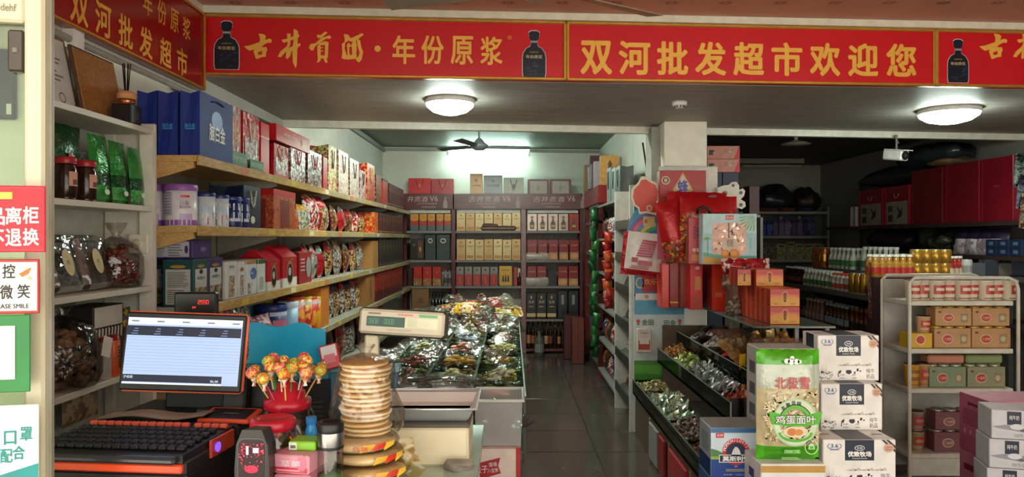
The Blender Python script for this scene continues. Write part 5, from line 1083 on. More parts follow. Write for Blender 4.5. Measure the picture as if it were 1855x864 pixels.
# keyboard wedge
kb = MB(); V = [(-.285, -.205, .142), (.115, -.205, .142), (.115, .06, .142), (-.285, .06, .142), (-.285, -.205, .160), (.115, -.205, .160), (.115, .05, .168), (-.285, .05, .168)]
kb.add(V, [(3, 2, 1, 0), (4, 5, 6, 7), (0, 1, 5, 4), (1, 2, 6, 5), (2, 3, 7, 6), (3, 0, 4, 7)], POSB).cbox(-.29, -.2, .112, .12, .07, .144, POSB2, .004)
kb.cbox(-.275, -.226, .142, .105, -.2, .160, M('#2e2e33', .22), .006)
K = kb.build('keyboard_base', till)
kd = MB().cbox(-.0105, -.0105, 0, .0105, .0105, .01, POSB2, .003).data('key'); ko = MB().cbox(-.0105, -.007, 0, .0105, .007, .012, M('#c9503c', .4), .003).data('orange_key')
sl = math.atan2(.008, .255)
for r_ in range(6):
    for c_ in range(16):
        o = bpy.data.objects.new('key' if r_ < 5 else 'orange_key', kd if r_ < 5 else ko); COL.objects.link(o); o.parent = till
        yy = -.165 + .0355 * r_ + (.006 if r_ == 5 else 0); xx = -.262 + .0235 * c_ + (.012 if (c_ > 11 and r_ == 5) else 0)
        o.location = (xx, yy, .160 + (yy + .205) * .008 / .255 + .001); o.rotation_euler = (sl, 0, 0)
mb = MB().cbox(-.29, .06, .115, .12, .34, .168, POSB, .008); mb.build('printer_body', till)
o = MB().cbox(-.075, -.045, 0, .075, .045, .012, ORA, .004).cbox(-.064, -.036, .010, .064, .036, .0125, POSB, .002).rect(Fr((-.064, -.036, .0125), (1, 0, 0), (0, 1, 0)), .045, .035, .09, .038, M('#9a8a80', .4)).build('touch_pad', till); o.location = (.072, .115, .172); o.rotation_euler = (.16, 0, -.03)
MB().cbox(.118, -.09, .12, .126, .03, .165, M('#b8402c', .35), .002).build('side_button_panel', till)
o = MB().lathe([(.011, 0), (.013, .004)], EMIT('#7a4ae0', 1.2), 14).build('power_button', till); o.rotation_euler = (0, PI / 2, 0); o.location = (.127, -.065, .143)
# screen
sc_ = thing('x', '', ''); bpy.data.objects.remove(sc_)
px_c, py_c, dY = 333, 638, 2.10
SW, SHh = .344, .226
scr = bpy.data.objects.new('touch_screen', MB().cbox(-SW / 2, 0, -SHh / 2, SW / 2, .022, SHh / 2, SCRN, .012).cbox(-SW / 2 + .004, -.003, -SHh / 2 + .004, SW / 2 - .004, .006, SHh / 2 - .004, POSB, .010).cbox(-.09, .02, -.08, .09, .05, .07, POSB, .01).data('touch_screen')); COL.objects.link(scr); scr.parent = till
pw = at(px_c, py_c, dY); inv = Matrix.Rotation(.10, 4, 'Z') @ Matrix.Translation(-Vector(till.location))
scr.location = inv @ pw; scr.rotation_euler = (-.16, .042, .10 + .06)
f = Fr((-SW / 2, -.003, -SHh / 2), (1, 0, 0), (0, 0, 1)); mb = MB()
SA = EMIT('#b4c8f2', .8); SB_ = EMIT('#1d2448', .35); SC_ = EMIT('#8ea6d6', .6); SD = EMIT('#e8eefc', .85)
x0s, x1s, y0s, y1s = .012, SW - .014, .022, SHh - .019
mb.rect(f, x0s, y0s, x1s, y1s, SA, 1).rect(f, x0s, y1s - .018, x1s, y1s, SD, 2).rect(f, x0s, y1s - .05, x1s - .002, y1s - .023, SB_, 2)
for i in range(12): mb.rect(f, x0s, .058 + .0085 * i, x1s, .0587 + .0085 * i, SC_, 2)
for i in range(5):
    for q in range(3): mb.rect(f, x0s + .012 + .062 * i + .004 * q, y1s - .046 + .007 * q, x0s + .03 + .062 * i, y1s - .044 + .007 * q, SC_, 3)
mb.rect(f, x0s, .028, x1s - .045, .048, SB_, 2).txt(f, x0s + .016, .041, .008, '子收款', SD, w=.026, k=3).txt(f, x1s - .065, .034, .007, '¥6.00', SD, w=.022, k=3).rect(f, x0s, y0s, x1s - .046, .026, SD, 2)
for i in range(5): mb.rect(f, x0s + .01 + .07 * i, y1s - .012, x0s + .03 + .07 * i, y1s - .008, M('#7a86a8', .5), 3)
g = mb.build('display', scr)
o = MB().cbox(-.035, -.02, 0, .035, .02, .13, POSB, .006).cbox(-.24, .03, 0, .14, .12, .10, POSB, .01).cbox(-.09, -.06, 0, .09, .08, .015, POSB, .004).build('stand', till); o.location = (.045, .20, .165); o.rotation_euler = (-.15, 0, 0)
# customer price display behind the screen
t = thing('price_display', 'small black price display with red digits above the till screen', 'display', at(353, 566, 2.28), .05)
MB().cbox(-.064, 0, -.02, .064, .03, .062, M('#141013', .3), .005).cbox(-.012, .005, -.25, .012, .025, -.02, POSB, .004).build('housing', t)
f = Fr((-.064, 0, 0), (1, 0, 0), (0, 0, 1)); RE = EMIT('#ff2a2a', 2.5)
def seg(mb, f, x, y, w, h, ch, m, k=2, tk=.14):
    s = {'0': 'abcdef', '1': 'bc', '2': 'abged', '5': 'afgcd', '8': 'abcdefg'}[ch]; q = w * tk
    R_ = {'a': (0, h - q, w, h), 'd': (0, 0, w, q), 'g': (0, h / 2 - q / 2, w, h / 2 + q / 2), 'b': (w - q, h / 2, w, h), 'c': (w - q, 0, w, h / 2), 'e': (0, 0, q, h / 2), 'f': (0, h / 2, q, h)}
    for c in s: a = R_[c]; mb.rect(f, x + a[0], y + a[1], x + a[2], y + a[3], m, k)
mb = MB()
for i, ch in enumerate('2550'): seg(mb, f, .074 + .0085 * i, .026, .0065, .012, ch, RE)
mb.txt(f, .062, .016, .006, '总计', RE, w=.012); mb.build('digits', t)
# paper sheet on the printer
mb = MB(); V = []; F = []
for i in range(9):
    for j in range(4):
        V.append((-.15 + .0375 * i, -.035 + .028 * j - (.012 * (1 - abs(i - 3) / 6)), .006 + .012 * math.sin(i * .55) ** 2 + .006 * math.cos(j)))
for i in range(8):
    for j in range(3): F.append((i * 4 + j, i * 4 + j + 4, i * 4 + j + 5, i * 4 + j + 1))
V2 = [(a, b, c - .002) for a, b, c in V]; mb.add(V, F, M('#8f7c6c', .7, 0, .06, 8), True).add(V2, F, M('#8f7c6c', .7))
o = tag(mb.build('paper_sheet'), 'brown sheet of paper lying on the till behind the keyboard', 'paper'); o.location = (xt(268, 2.0), 2.055, CT + .171); o.rotation_euler = (.12, 0, -.05)
# ---- blue tray rack
CY = M('#1fa5cf', .35, 0, .04); TL = M('#3d7f92', .4)
t = thing('display_stand', 'bright blue wavy topped display stand behind the lollipop jar', 'stand', (xt(517, 2.58), 2.58, CT))
w_ = .268; zb = zt(660, 2.58) - CT; ztop = zt(597, 2.58) - CT
pts = [(-w_ / 2, zb - .02), (w_ / 2, zb - .02), (w_ / 2, ztop - .008), (w_ / 2 - .01, ztop), (.085, ztop + .002), (.075, ztop + .012), (.055, ztop + .021), (.03, ztop + .022), (.0, ztop + .012), (-.03, ztop + .006), (-.07, ztop + .012), (-.1, ztop + .022), (-.13, ztop + .022), (-w_ / 2, ztop + .01)]
mb = MB(); n = len(pts); V = [(a, .02, b) for a, b in pts] + [(a, .032, b) for a, b in pts]
mb.add(V, [tuple(range(n)), tuple(range(2 * n - 1, n - 1, -1))] + [(i, (i + 1) % n, n + (i + 1) % n, n + i) for i in range(n)], CY).build('back_board', t)
MB().cbox(-w_ / 2 - .01, -.02, zb - .05, w_ / 2 + .02, .06, zb, TL, .004).build('front_lip', t); MB().cbox(-w_ / 2 - .01, -.015, 0, w_ / 2 + .02, .055, zb - .05, M('#2a2f35', .4), .004)
mb = MB().cbox(-w_ / 2 - .01, -.015, 0, w_ / 2 + .02, .055, zb - .052, M('#26292f', .4), .004)
for i in range(6): mb.box(-w_ / 2, -.018, .02 + .016 * i, w_ / 2, -.015, .026 + .016 * i, M('#4d4a4c', .4))
mb.build('ribbed_base', t)
t = thing('notice_board', 'long pale blue tray edge behind the bread stack', 'tray', (xt(640, 2.64), 2.62, CT)); MB().cbox(-.13, -.02, .0, .16, .03, .2, M('#5a7f8c', .4), .004).cbox(-.14, -.03, .2, .17, .03, .225, M('#8fb0b8', .35), .003).build('tray_edge', t)
t = thing('card_stand', 'small red and white card pack leaning beside the blue stand', 'pack', at(603, 668, 2.55)); o = MB().cbox(-.032, -.012, 0, .032, .012, .085, M('#c2303c', .35), .003).rect(front(.064, .024, .085), .006, .04, .058, .08, M('#d9d6d4', .4)).rect(front(.064, .024, .085), .012, .02, .05, .05, M('#d76b78', .4), 2).build('card_pack', t); o.rotation_euler = (-.3, -.25, .1)
# ---- weighing scale
IV = M('#ddd2b2', .4, 0, .04); STEEL = M('#e2e6e6', .42, .7, .04); t = thing('weighing_scale', 'cream weighing scale with steel pan and tall display head on the counter', 'scale', (xt(770, 2.28), 2.30, CT))
x0_, x1_ = xt(672, 2.2) - t.location.x, xt(850, 2.2) - t.location.x
mb = MB(); zt1 = zt(770, 2.2) - CT; mb.cbox(x0_, -.13, .0, x1_, .12, zt1, IV, .008).cbox(x0_ - .004, -.134, zt1, x1_ + .004, .124, zt1 + .012, M('#55504a', .4), .004); mb.build('body', t)
pz = zt(750, 2.2) - CT; ph = zt(712, 2.35) - CT
a0, a1 = x0_ - .0, x1_ + .012
V = []; 
for zz, e, yy0, yy1 in ((pz - .02, -.02, -.1, .1), (pz - .01, -.012, -.11, .11), (pz + .018, .0, -.13, .13), (pz + .024, .012, -.145, .145)): V += [(a0 - e, yy0, zz), (a1 + e, yy0, zz), (a1 + e, yy1, zz), (a0 - e, yy1, zz)]
F = [(3, 2, 1, 0), (0, 1, 2, 3)]
for k in range(3): F += [(4 * k + i, 4 * k + (i + 1) % 4, 4 * k + 4 + (i + 1) % 4, 4 * k + 4 + i) for i in range(4)]
MB().add(V, F, STEEL).tube([(a0 - .012, -.145, pz + .024), (a1 + .012, -.145, pz + .024), (a1 + .012, .145, pz + .024), (a0 - .012, .145, pz + .024)], .0035, STEEL, 6, True).build('pan', t)
MB().cbox(x0_ + .01, -.115, pz - .046, x1_ - .002, .115, pz - .022, STEEL, .008).build('platform', t)
cx_ = xt(672, 2.42) - t.location.x; MB().cbox(cx_ - .022, .12, .0, cx_ + .022, .16, zt(606, 2.42) - CT, IV, .006).build('column', t)
hd = thing('h', '', ''); hl = bpy.data.objects.new('display_head', MB().cbox(-.145, 0, -.045, .145, .05, .045, M('#3a3733', .4), .010).cbox(-.140, -.012, -.040, .138, .01, .040, M('#cdc4ac', .4), .008).data('display_head')); bpy.data.objects.remove(hd); COL.objects.link(hl); hl.parent = t
hl.location = at(729, 585, 2.40) - t.location; hl.rotation_euler = (-.12, .055, -.05)
f = Fr((-.145, -.012, -.045), (1, 0, 0), (0, 0, 1)); mb = MB()
mb.rect(f, .03, .03, .155, .062, M('#1e4a38', .25), 1).rect(f, .155, .03, .262, .062, M('#d9d8b8', .3), 1)
for i in range(4): seg(mb, f, .036 + .0085 * i, .038, .007, .017, '8' if i % 2 else '0', M('#6fae8a', .4), 3, .2)
for i in range(4): seg(mb, f, .088 + .0085 * i, .038, .007, .017, '0', M('#6fae8a', .4), 3, .2)
mb.rect(f, .034, .068, .075, .074, M('#8a7a6a', .4), 2).rect(f, .13, .068, .18, .074, M('#d08a7c', .4), 1).rect(f, .2, .066, .26, .075, M('#5fae78', .4), 1).lines(f, .1, .19, .018, .026, 2, M('#a89c88', .5), 1)
for i in range(8): mb.rect(f, .165 + .004 * i, .032, .166 + .004 * i, .06, M('#b7b692', .4), 2)
mb.build('display_window', hl)
# ---- round flat breads
BR = [M('#f2d8a8', .6, 0, .07, 30, .12), M('#f4deb4', .6, 0, .07, 30, .12), M('#ecca92', .6, 0, .08, 30, .12)]; BRT = M('#cf9c58', .6, 0, .15, 30, .2)
bx_, by_ = xt(662, 2.0), 2.0; zb = zt(783, 2.0); n = 15; st = (zt(653, 2.0) - zb) / n
for i in range(n):
    r = .067 + .0015 * math.sin(i * 1.7); th = st * .97
    o = tag(MB().lathe([(.001, 0), (r * .8, 0), (r * .97, th * .2), (r, th * .5), (r * .985, th * .78)], BR[i % 3], 26, cap=False).lathe([(r * .985, th * .78), (r * .9, th * .97), (r * .75, th), (.001, th * 1.02)], BRT, 26, cap=False).build('flat_bread'), f'{ORD[i]} round flat bread from the bottom in the bagged stack', 'bread', 'bagged stack of flat breads')
    o.location = (bx_ + .004 * math.sin(i * 2.1), by_ + .003 * math.cos(i), zb + st * i); o.rotation_euler = (.012 * math.sin(i * 3), .015 * math.cos(i * 2), i)
hb_ = st * n; prof = [(.068, -.004), (.078, .02), (.082, .06), (.078, .12), (.075, .16), (.072, hb_ - .01), (.062, hb_ + .006), (.035, hb_ + .014), (.012, hb_ + .022), (.02, hb_ + .034), (.026, hb_ + .042)]
rr = random.Random(4); mb = MB(); N = 22; V = []
for r, z in prof:
    for i in range(N):
        a = 2 * PI * i / N; e = 1 + .12 * math.sin(3 * a + z * 40) * (r / .08) * .5 + (.28 if z < .09 else .05) * max(0, math.cos(a)) + (.22 if z < .1 else 0.02) * max(0, math.cos(a - PI)) + rr.uniform(-.015, .015)
        V.append((r * e * math.cos(a), r * (1 + .03 * math.sin(5 * a)) * math.sin(a), z))
mb.add(V, [(j * N + i, j * N + (i + 1) % N, (j + 1) * N + (i + 1) % N, (j + 1) * N + i) for j in range(len(prof) - 1) for i in range(N)], CLEAR('#fbfaf6', .10, .22, .9), True)
o = tag(mb.build('plastic_bag'), 'clear plastic bag tied over the tall stack of flat breads', 'bag'); o.location = (bx_, by_, zb)
WR = CLEAR('#f8f2e6', .06, .1, .9)
for i, (dx, dz, rz) in enumerate(((-.006, 0.0, 0), (.012, .038, .4), (-.004, .076, .9), (-.016, .109, .2))):
    t = thing('wrapped_bread', f'{("lowest", "second", "third", "topmost")[i]} printed wrapper of flat bread under the bagged bread stack', 'bread', (xt(664, 1.98) + dx, 1.98, CT + .003 + dz), 0, 'wrapped flat breads')
    MB().lathe([(.001, .004), (.075, .004), (.092, .012), (.094, .02), (.088, .028), (.07, .033), (.001, .034)], BR[(i + 1) % 3], 28, cap=False).build('bread', t)
    MB().lathe([(.001, .001), (.08, .001), (.098, .012), (.1, .02), (.093, .031), (.074, .0365), (.001, .0375)], WR, 24, cap=False, sx=1.05).build('wrapper', t)
    mb = MB()
    for k in range(3):
        a = -PI / 2 + (.1 + .3 * k) + rz * .3; c1 = (M('#d9a01f', .35), M('#c4311f', .35), M('#e0b53a', .35))[k % 3]
        Vp = []
        for q in range(4):
            aa = a + .11 * q; Vp += [(.1035 * 1.05 * math.cos(aa), .1035 * math.sin(aa), .012 + .003 * q), (.098 * 1.05 * math.cos(aa + .1), .098 * math.sin(aa + .1), .030)]
        mb.add(Vp, [(2 * q, 2 * q + 2, 2 * q + 3, 2 * q + 1) for q in range(3)], c1)
    if i == 3: mb.txt(Fr((-.02, -.102, .012), (1, 0, 0), (0, .25, 1)), .04, .01, .012, '烧饼', M('#c4311f', .35), w=.04)
    mb.build('print', t)
    fl_ = MB().pouch(.045, .04, .006, [(1, CLEAR('#f4e9c8', .07, .2, .9))], 4, 4, seed=i).build('wrapper_end', t); fl_.location = (.105, -.01, .0); fl_.rotation_euler = (.2, .5 + .3 * i, .4)
# ---- jars, lollipops
LID = M('#b3172c', .3); JAR = CLEAR('#f3f0f0', .07, .05)
j1 = thing('lollipop_jar', 'large sweet jar with stepped red lid holding lollipops', 'jar', (xt(521, 2.06), 2.06, CT))
zl = zt(737, 2.06) - CT
MB().lathe([(.07, 0), (.083, .02), (.086, .09), (.084, zl - .05), (.066, zl - .005), (.06, zl)], JAR, 30, cap=False).build('glass_body', j1)
hp = heap(0, 0, .004, 90, .062, .062, zl - .06, .017, [M(c, .3) for c in ('#c9762a', '#b8322a', '#d8b03a', '#7a4a2a', '#4a6a3a', '#c9a08a', '#5a3a4a')], 3, .9).build('wrapped_sweets', j1); hp['kind'] = 'stuff'
MB().lathe([(.058, zl - .004), (.064, zl), (.064, zl + .022), (.05, zl + .026), (.048, zl + .044), (.03, zl + .048), (.028, zl + .066), (.012, zl + .074), (.001, zl + .075)], LID, 30).build('stepped_lid', j1)
rr = random.Random(12); lm = [M(c, .3) for c in ('#d8742a', '#d9a52a', '#c4462a', '#e08a4a', '#c9b03a')]; sm_ = [M(c, .35) for c in ('#2f8f3a', '#b82a4a', '#d9d4c8', '#c9a24a')]
spots = [(-.062, .070, 657), (-.045, .035, 668)] 
for i in range(20):
    a = 2 * PI * i / 20 + .2; R1 = .052 if i % 2 else .038; R2 = .09 if i % 2 else .05; zz0 = zl + (.03 if i % 2 else .05); zz1 = zl + (.088 if i % 2 else .116) + rr.uniform(-.012, .014)
    t = thing('lollipop', f'{ORD[i]} lollipop round the stepped red lid counted from the right', 'lollipop', (j1.location.x, j1.location.y, CT), 0, 'lollipops on the jar lid')
    p0 = Vector((R1 * math.cos(a), R1 * math.sin(a), zz0)); p1 = Vector((R2 * math.cos(a), R2 * math.sin(a), zz1))
    MB().tube([p0, p1], .0022, sm_[i % 4], 5).build('stick', t)
    MB().sph(p1 + (p1 - p0).normalized() * .01, .0175, .0175, .016, PAT((['#d8742a', '#e0b83a', '#c4462a', '#f0dc8a'], ['#e0b83a', '#e8cc5a', '#8fae3a', '#e07a3a'], ['#d85a5a', '#e8a08a', '#e0b83a', '#c43a4a'])[i % 3], 150, .25, 0, .3), 10, 7).lathe([(.013, -.012), (.0035, -.03), (.006, -.038)], PAT(['#e9dcc8', '#d9b08a', '#c98a5a'], 120, .3), 8, tuple(p1 + Vector((0, 0, .012))), cap=False).build('wrapped_head', t)
j2 = thing('sweet_jar', 'pink labelled sweet jar with flat red lid in front of the lollipop jar', 'jar', (xt(499, 1.9), 1.88, CT))
zj = zt(766, 1.9) - CT
MB().lathe([(.055, 0), (.075, .03), (.08, zj * .55), (.07, zj * .82), (.052, zj - .004)], CLEAR('#f0e8e6', .09, .05), 30, cap=False).build('glass_body', j2)
hp = heap(0, 0, .004, 80, .058, .058, zj * .6, .016, [M(c, .3) for c in ('#8a4a2a', '#a86a3a', '#7a3a4a', '#b88a4a', '#6a3a2a')], 6, .9).build('wrapped_sweets', j2); hp['kind'] = 'stuff'
MB().lathe([(.052, zj - .01), (.057, zj - .006), (.057, zj + .012), (.052, zj + .018), (.04, zj + .0185), (.038, zj + .016), (.001, zj + .016)], LID, 30).build('flat_lid', j2)
mb = MB()
V = []
for i in range(13):
    a = -PI / 2 - .85 + .15 * i; 
    for r, z in ((.081, zj * .5), (.0795, zj * .62), (.0735, zj * .78)): V.append((r * math.cos(a), r * math.sin(a), z))
mb.add(V, [(3 * i + k, 3 * i + 3 + k, 3 * i + 4 + k, 3 * i + 1 + k) for i in range(12) for k in range(2)], M('#a85a7a', .4))
for i, ch in enumerate('DODO'):
    a = -PI / 2 + .02 + .28 * i; f = Fr((.0825 * math.cos(a), .0825 * math.sin(a), zj * .62), (-math.sin(a), math.cos(a), 0), (-.12 * math.cos(a), -.12 * math.sin(a), 1)); mb.txt(f, 0, 0, .03 if i % 2 == 0 else .024, ch, M('#3a2a4a', .4), w=.025, k=1, bold=.12).txt(f, 0, 0, .026 if i % 2 == 0 else .02, ch, WHITE, w=.02, k=3, bold=.05)
a = -PI / 2 + 1.15
for i in range(5): f = Fr((.083 * math.cos(a), .083 * math.sin(a), zj * .62), (-math.sin(a), math.cos(a), 0), (0, 0, 1)); mb.poly(f, [(-.002, .0), (.02 - .012 * i, .035 + .006 * i), (.012 - .012 * i, .04 + .006 * i)], M('#d8982a', .35), 1)
mb.build('jar_label', j2)
# barcode scanner with red window
t = thing('barcode_scanner', 'black upright barcode scanner with glowing red window', 'scanner', (xt(460, 1.72), 1.74, CT), -.05); hs = zt(777, 1.72) - CT; ws = .078
prof = [(-ws / 2, 0.03), (ws / 2, 0.03), (ws / 2 + .002, hs * .6), (ws / 2 - .002, hs * .85), (ws / 2 - .016, hs), (-ws / 2 + .016, hs), (-ws / 2 + .002, hs * .85), (-ws / 2 - .002, hs * .6)]
V = [(a, -.03, b) for a, b in prof] + [(a * .85, .035, b * .97) for a, b in prof]; n = 8
MB().add(V, [tuple(range(n)), tuple(range(2 * n - 1, n - 1, -1))] + [(i, (i + 1) % n, n + (i + 1) % n, n + i) for i in range(n)], M('#1c1c1f', .35)).cbox(-.05, -.05, 0, .05, .06, .032, M('#1c1c1f', .35), .01).build('housing', t)
f = Fr((0, -.03, 0), (1, 0, 0), (0, 0, 1)); mb = MB(); z0_, z1_ = hs - .135, hs - .022
def rrect(x0, y0, x1, y1, r): return [(x1 - r + r * math.cos(a), y1 - r + r * math.sin(a)) for a in (0, .5, 1.05, 1.57)] + [(x0 + r - r * math.sin(a), y1 - r + r * math.cos(a)) for a in (0, .5, 1.05, 1.57)] + [(x0 + r - r * math.cos(a), y0 + r - r * math.sin(a)) for a in (0, .5, 1.05, 1.57)] + [(x1 - r + r * math.sin(a), y0 + r - r * math.cos(a)) for a in (0, .5, 1.05, 1.57)]
mb.poly(f, rrect(-.034, z0_ - .004, .034, z1_ + .004, .016), M('#3a3a3e', .3), 1).poly(f, rrect(-.0315, z0_, .0315, z1_, .014), EMIT('#2a040c', .6), 2)
RG = EMIT('#ff1f4a', .9); mb.ell(f, 0, z0_ + .045, .016, .009, RG, 3)
for i in range(90):
    a = R.uniform(-.029, .029); b = z1_ - .008 - abs(R.gauss(0, .03)); q = R.uniform(.0008, .0032) * (1 if abs(a) > .012 else .6); c_ = EMIT(R.choice(('#d81a3c', '#8a0a22', '#ff4a6a')), .7)
    if b > z0_ + .008: mb.ell(f, a, b, q, q, c_, 3 + .02 * i, 6)
mb.rect(f, -.012, z1_ - .034, -.006, z1_ - .014, EMIT('#ffd8e0', .9), 6).rect(f, .004, z1_ - .030, .018, z1_ - .018, EMIT('#ffd8e0', .8), 6); mb.build('red_window', t)
MB().rect(f, -.027, z0_ - .016, -.012, z0_ - .009, M('#8f8f92', .4), 1).build('logo_plate', t)
# pink and green boxes, small blue bottle
t = carton('gum_box', 'pink gum display box before the jars', 'box', .092, .10, .045, M('#cf8a98', .4), lambda mb, w, d, h: (mb.rect(front(w, d, h), .004, .004, w - .004, h * .36, M('#b5304a', .4)), mb.txt(front(w, d, h), w * .5, h * .55, .016, '草莓', M('#e8d0d6', .4), w=.05, k=3), mb.ell(front(w, d, h), w * .8, h * .6, .012, .02, M('#d86a84', .4), 2), mb.rect(front(w, d, h), .01, h * .16, w - .015, h * .24, M('#d98a9a', .4), 2))); put(t, xt(541, 1.78), 1.80, zt(852, 1.78), -.2)
o = carton('gum_box', 'second pink box underneath the pink gum display box', 'box', .09, .11, zt(852, 1.78) - CT - .001, M('#c27a86', .4)); put(o, xt(541, 1.78), 1.80, CT + .0005, -.1)
o = carton('gum_box', 'bright green flat box lying on the pink gum display box', 'box', .068, .06, .022, M('#7ab52a', .35), lambda mb, w, d, h: mb.rect(front(w, d, h), .002, .002, w * .32, h - .002, M('#cfd8c0', .4)).rect(front(w, d, h), .006, .006, w * .28, h * .6, M('#5a6a5a', .4), 2)); put(o, xt(552, 1.8), 1.815, zt(852, 1.78) + .0455, -.1)
o = bottle('lighter', 'small blue bottle standing between the jars and the tumbler', .016, .075, M('#2a8fd0', .3), M('#1f6fae', .3), None, M('#1a4a7a', .35), cap_h=.2, neck=.7); put(o, xt(564, 1.9), 1.9, zt(808, 1.9))
o = carton('gum_box', 'dark box that carries the small blue bottle', 'box', .05, .05, zt(808, 1.9) - CT - .001, M('#2a2a30', .4)); put(o, xt(564, 1.9), 1.9, CT + .0005)
# tumbler
t = thing('glass_tumbler', 'clear glass tea tumbler with black and steel lid', 'bottle', (xt(599, 1.80), 1.80, CT)); ht = zt(763, 1.8) - CT; r = .031
MB().lathe([(.001, .002), (r * .9, .002), (r, .01), (r, ht - .06), (r * .92, ht - .05)], CLEAR('#eef4f0', .07, .03), 26, cap=False).build('glass_body', t)
MB().lathe([(.001, .006), (r * .86, .006), (r * .93, .014), (r * .93, ht - .125), (.001, ht - .124)], M('#5a7a4a', .12, 0, .3, 40), 22, cap=False).build('tea', t)
MB().lathe([(r * 1.03, ht - .058), (r * 1.04, ht - .055), (r * 1.04, ht - .026), (r * 1.03, ht - .024)], M('#9a9a98', .25, .95, .05), 26, cap=False).build('steel_band', t)
MB().lathe([(r * .98, ht - .026), (r * 1.03, ht - .022), (r * 1.03, ht - .004), (r * .9, ht), (r * .75, ht), (r * .7, ht - .006), (.001, ht - .006)], BLACK, 26, cap=False).lathe([(r * 1.03, ht - .064), (r * 1.05, ht - .06), (r * 1.03, ht - .056)], BLACK, 26, cap=False).build('lid', t)
mb = MB(); curved(mb, r, -.9, .9, .01, ht - .14, M('#8fa57a', .4)); 
for i in range(9): curved(mb, r, -.7, .7, .03 + i * .008, .033 + i * .008, M('#c4d0b4', .4), 2)
curved(mb, r, -.3, .3, .005, .02, WHITE, 3); mb.build('printed_sleeve', t)
# clear lidded tubs behind the scale
for i, (px, lb) in enumerate(((805, 'clear domed food tub behind the right side of the scale pan'), (735, 'clear domed food tub behind the bread stack'))):
    t = thing('food_tub', lb, 'tub', (xt(px, 2.85), 2.85, zt(712, 2.8) - .03)); MB().lathe([(.075, 0), (.1, .045), (.104, .05), (.085, .078), (.001, .084)], CLEAR('#eef2f0', .1, .05), 26, cap=False).tube([(.103 * math.cos(2 * PI * k / 24), .103 * math.sin(2 * PI * k / 24), .047) for k in range(24)], .004, CLEAR('#dfe8e4', .3, .1), 6, True).build('tub_shell', t)
    MB().lathe([(.001, .004), (.07, .004), (.085, .035), (.001, .04)], M('#7a2f24' if i == 0 else '#3a1c16', .4, 0, .3, 50, .4), 20, cap=False).build('contents', t)
o = carton('box_stand', 'dark box under the clear domed tubs behind the scale', 'box', .36, .22, zt(712, 2.8) - .032, M('#3a3632', .5)); put(o, xt(770, 2.85), 2.85, .001)
o = tag(MB().pouch(.07, .045, .04, [(1, M('#7a7264', .5, 0, .2, 30, .6))], 7, 7, .8, .6, seed=9, pinch=-.3).build('plastic_bag'), 'crumpled dark bag at the counter corner beside the scale', 'bag'); put(o, xt(832, 2.15), 2.14, CT - .012)

# ================================================================ CANDY GONDOLA (right of the aisle)
cg = thing('candy_gondola', 'three tier candy gondola with dark acrylic trays along the right of the aisle', 'display', (1.4, 5.1, 0))
def ql(o): o.location = (-1.4, -5.1, 0); return o
CB = M('#5d4a3a', .5); ACR = CLEAR('#9aa69e', .05, .04); ACE = M('#9aa8a2', .2)
TIER = [(1.04, 1.27, .385, .49, 3.55, 6.38), (1.256, 1.47, .655, .76, 4.26, 6.38), (1.42, 1.84, .82, .905, 3.75, 6.38)]   # x front, x back, tray z, glass top, y near, y far
ql(MB().box(1.07, 3.55, 0, 1.09, 6.40, .33, CB).box(1.30, 6.38, 0, 1.9, 6.40, .95, CB).box(1.07, 6.38, 0, 1.3, 6.40, .36, CB).box(1.3, 3.75, 0, 1.9, 6.38, .30, M('#3a312b', .5)).build('base_cabinet', cg))
for y in (3.7, 4.4, 5.0, 5.7): ql(MB().box(1.062, y, .02, 1.07, y + .04, .31, M('#8a6f55', .5)).build('bay_divider', cg))
for y0_, y1_, c in ((4.46, 4.95, '#a51c24'), (5.1, 5.3, '#8c1c20'), (5.35, 5.66, '#8d8d88')):
    ql(MB().cbox(1.045, y0_, .03, 1.068, y1_, .3, M(c, .4), .006).build('bay_panel', cg))
for xa, xb, z, g, ya_, yb_ in TIER:
    ql(MB().box(xa, ya_, z - .02, xb, yb_, z, M('#2d302d', .35)).build('tray_floor', cg))
    ql(MB().box(xa, ya_, z - .02, xa + .005, yb_, g, ACR).box(xa - .001, ya_, g - .006, xa + .006, yb_, g, ACE).build('tray_front', cg))
    ql(MB().box(xa, ya_ - .006, z - .02, xb, ya_, g + .02, ACR).box(xa - .001, ya_ - .008, z - .02, xa + .006, ya_ + .002, g, ACE).build('tray_end', cg))
    ql(MB().box(xb - .005, ya_, z - .02, xb, yb_, z + .12, M('#3a3d3a', .3)).build('tray_back', cg))
    for q in range(1, 6): y = ya_ + (yb_ - ya_) * q / 6; ql(MB().box(xa, y, z, xb, y + .004, g - .01, ACR).build('tray_divider', cg))
ql(MB().box(1.58, 4.8, 1.118, 2.1, 6.38, 1.13, M('#56605a', .15)).build('glass_top', cg))
for x in (1.86, 2.06):
    for y in (4.84, 5.6, 6.3): ql(MB().box(x - .012, y - .012, 0, x + .012, y + .012, 1.118, GREY).build('post', cg))
def seclabel(s): return s
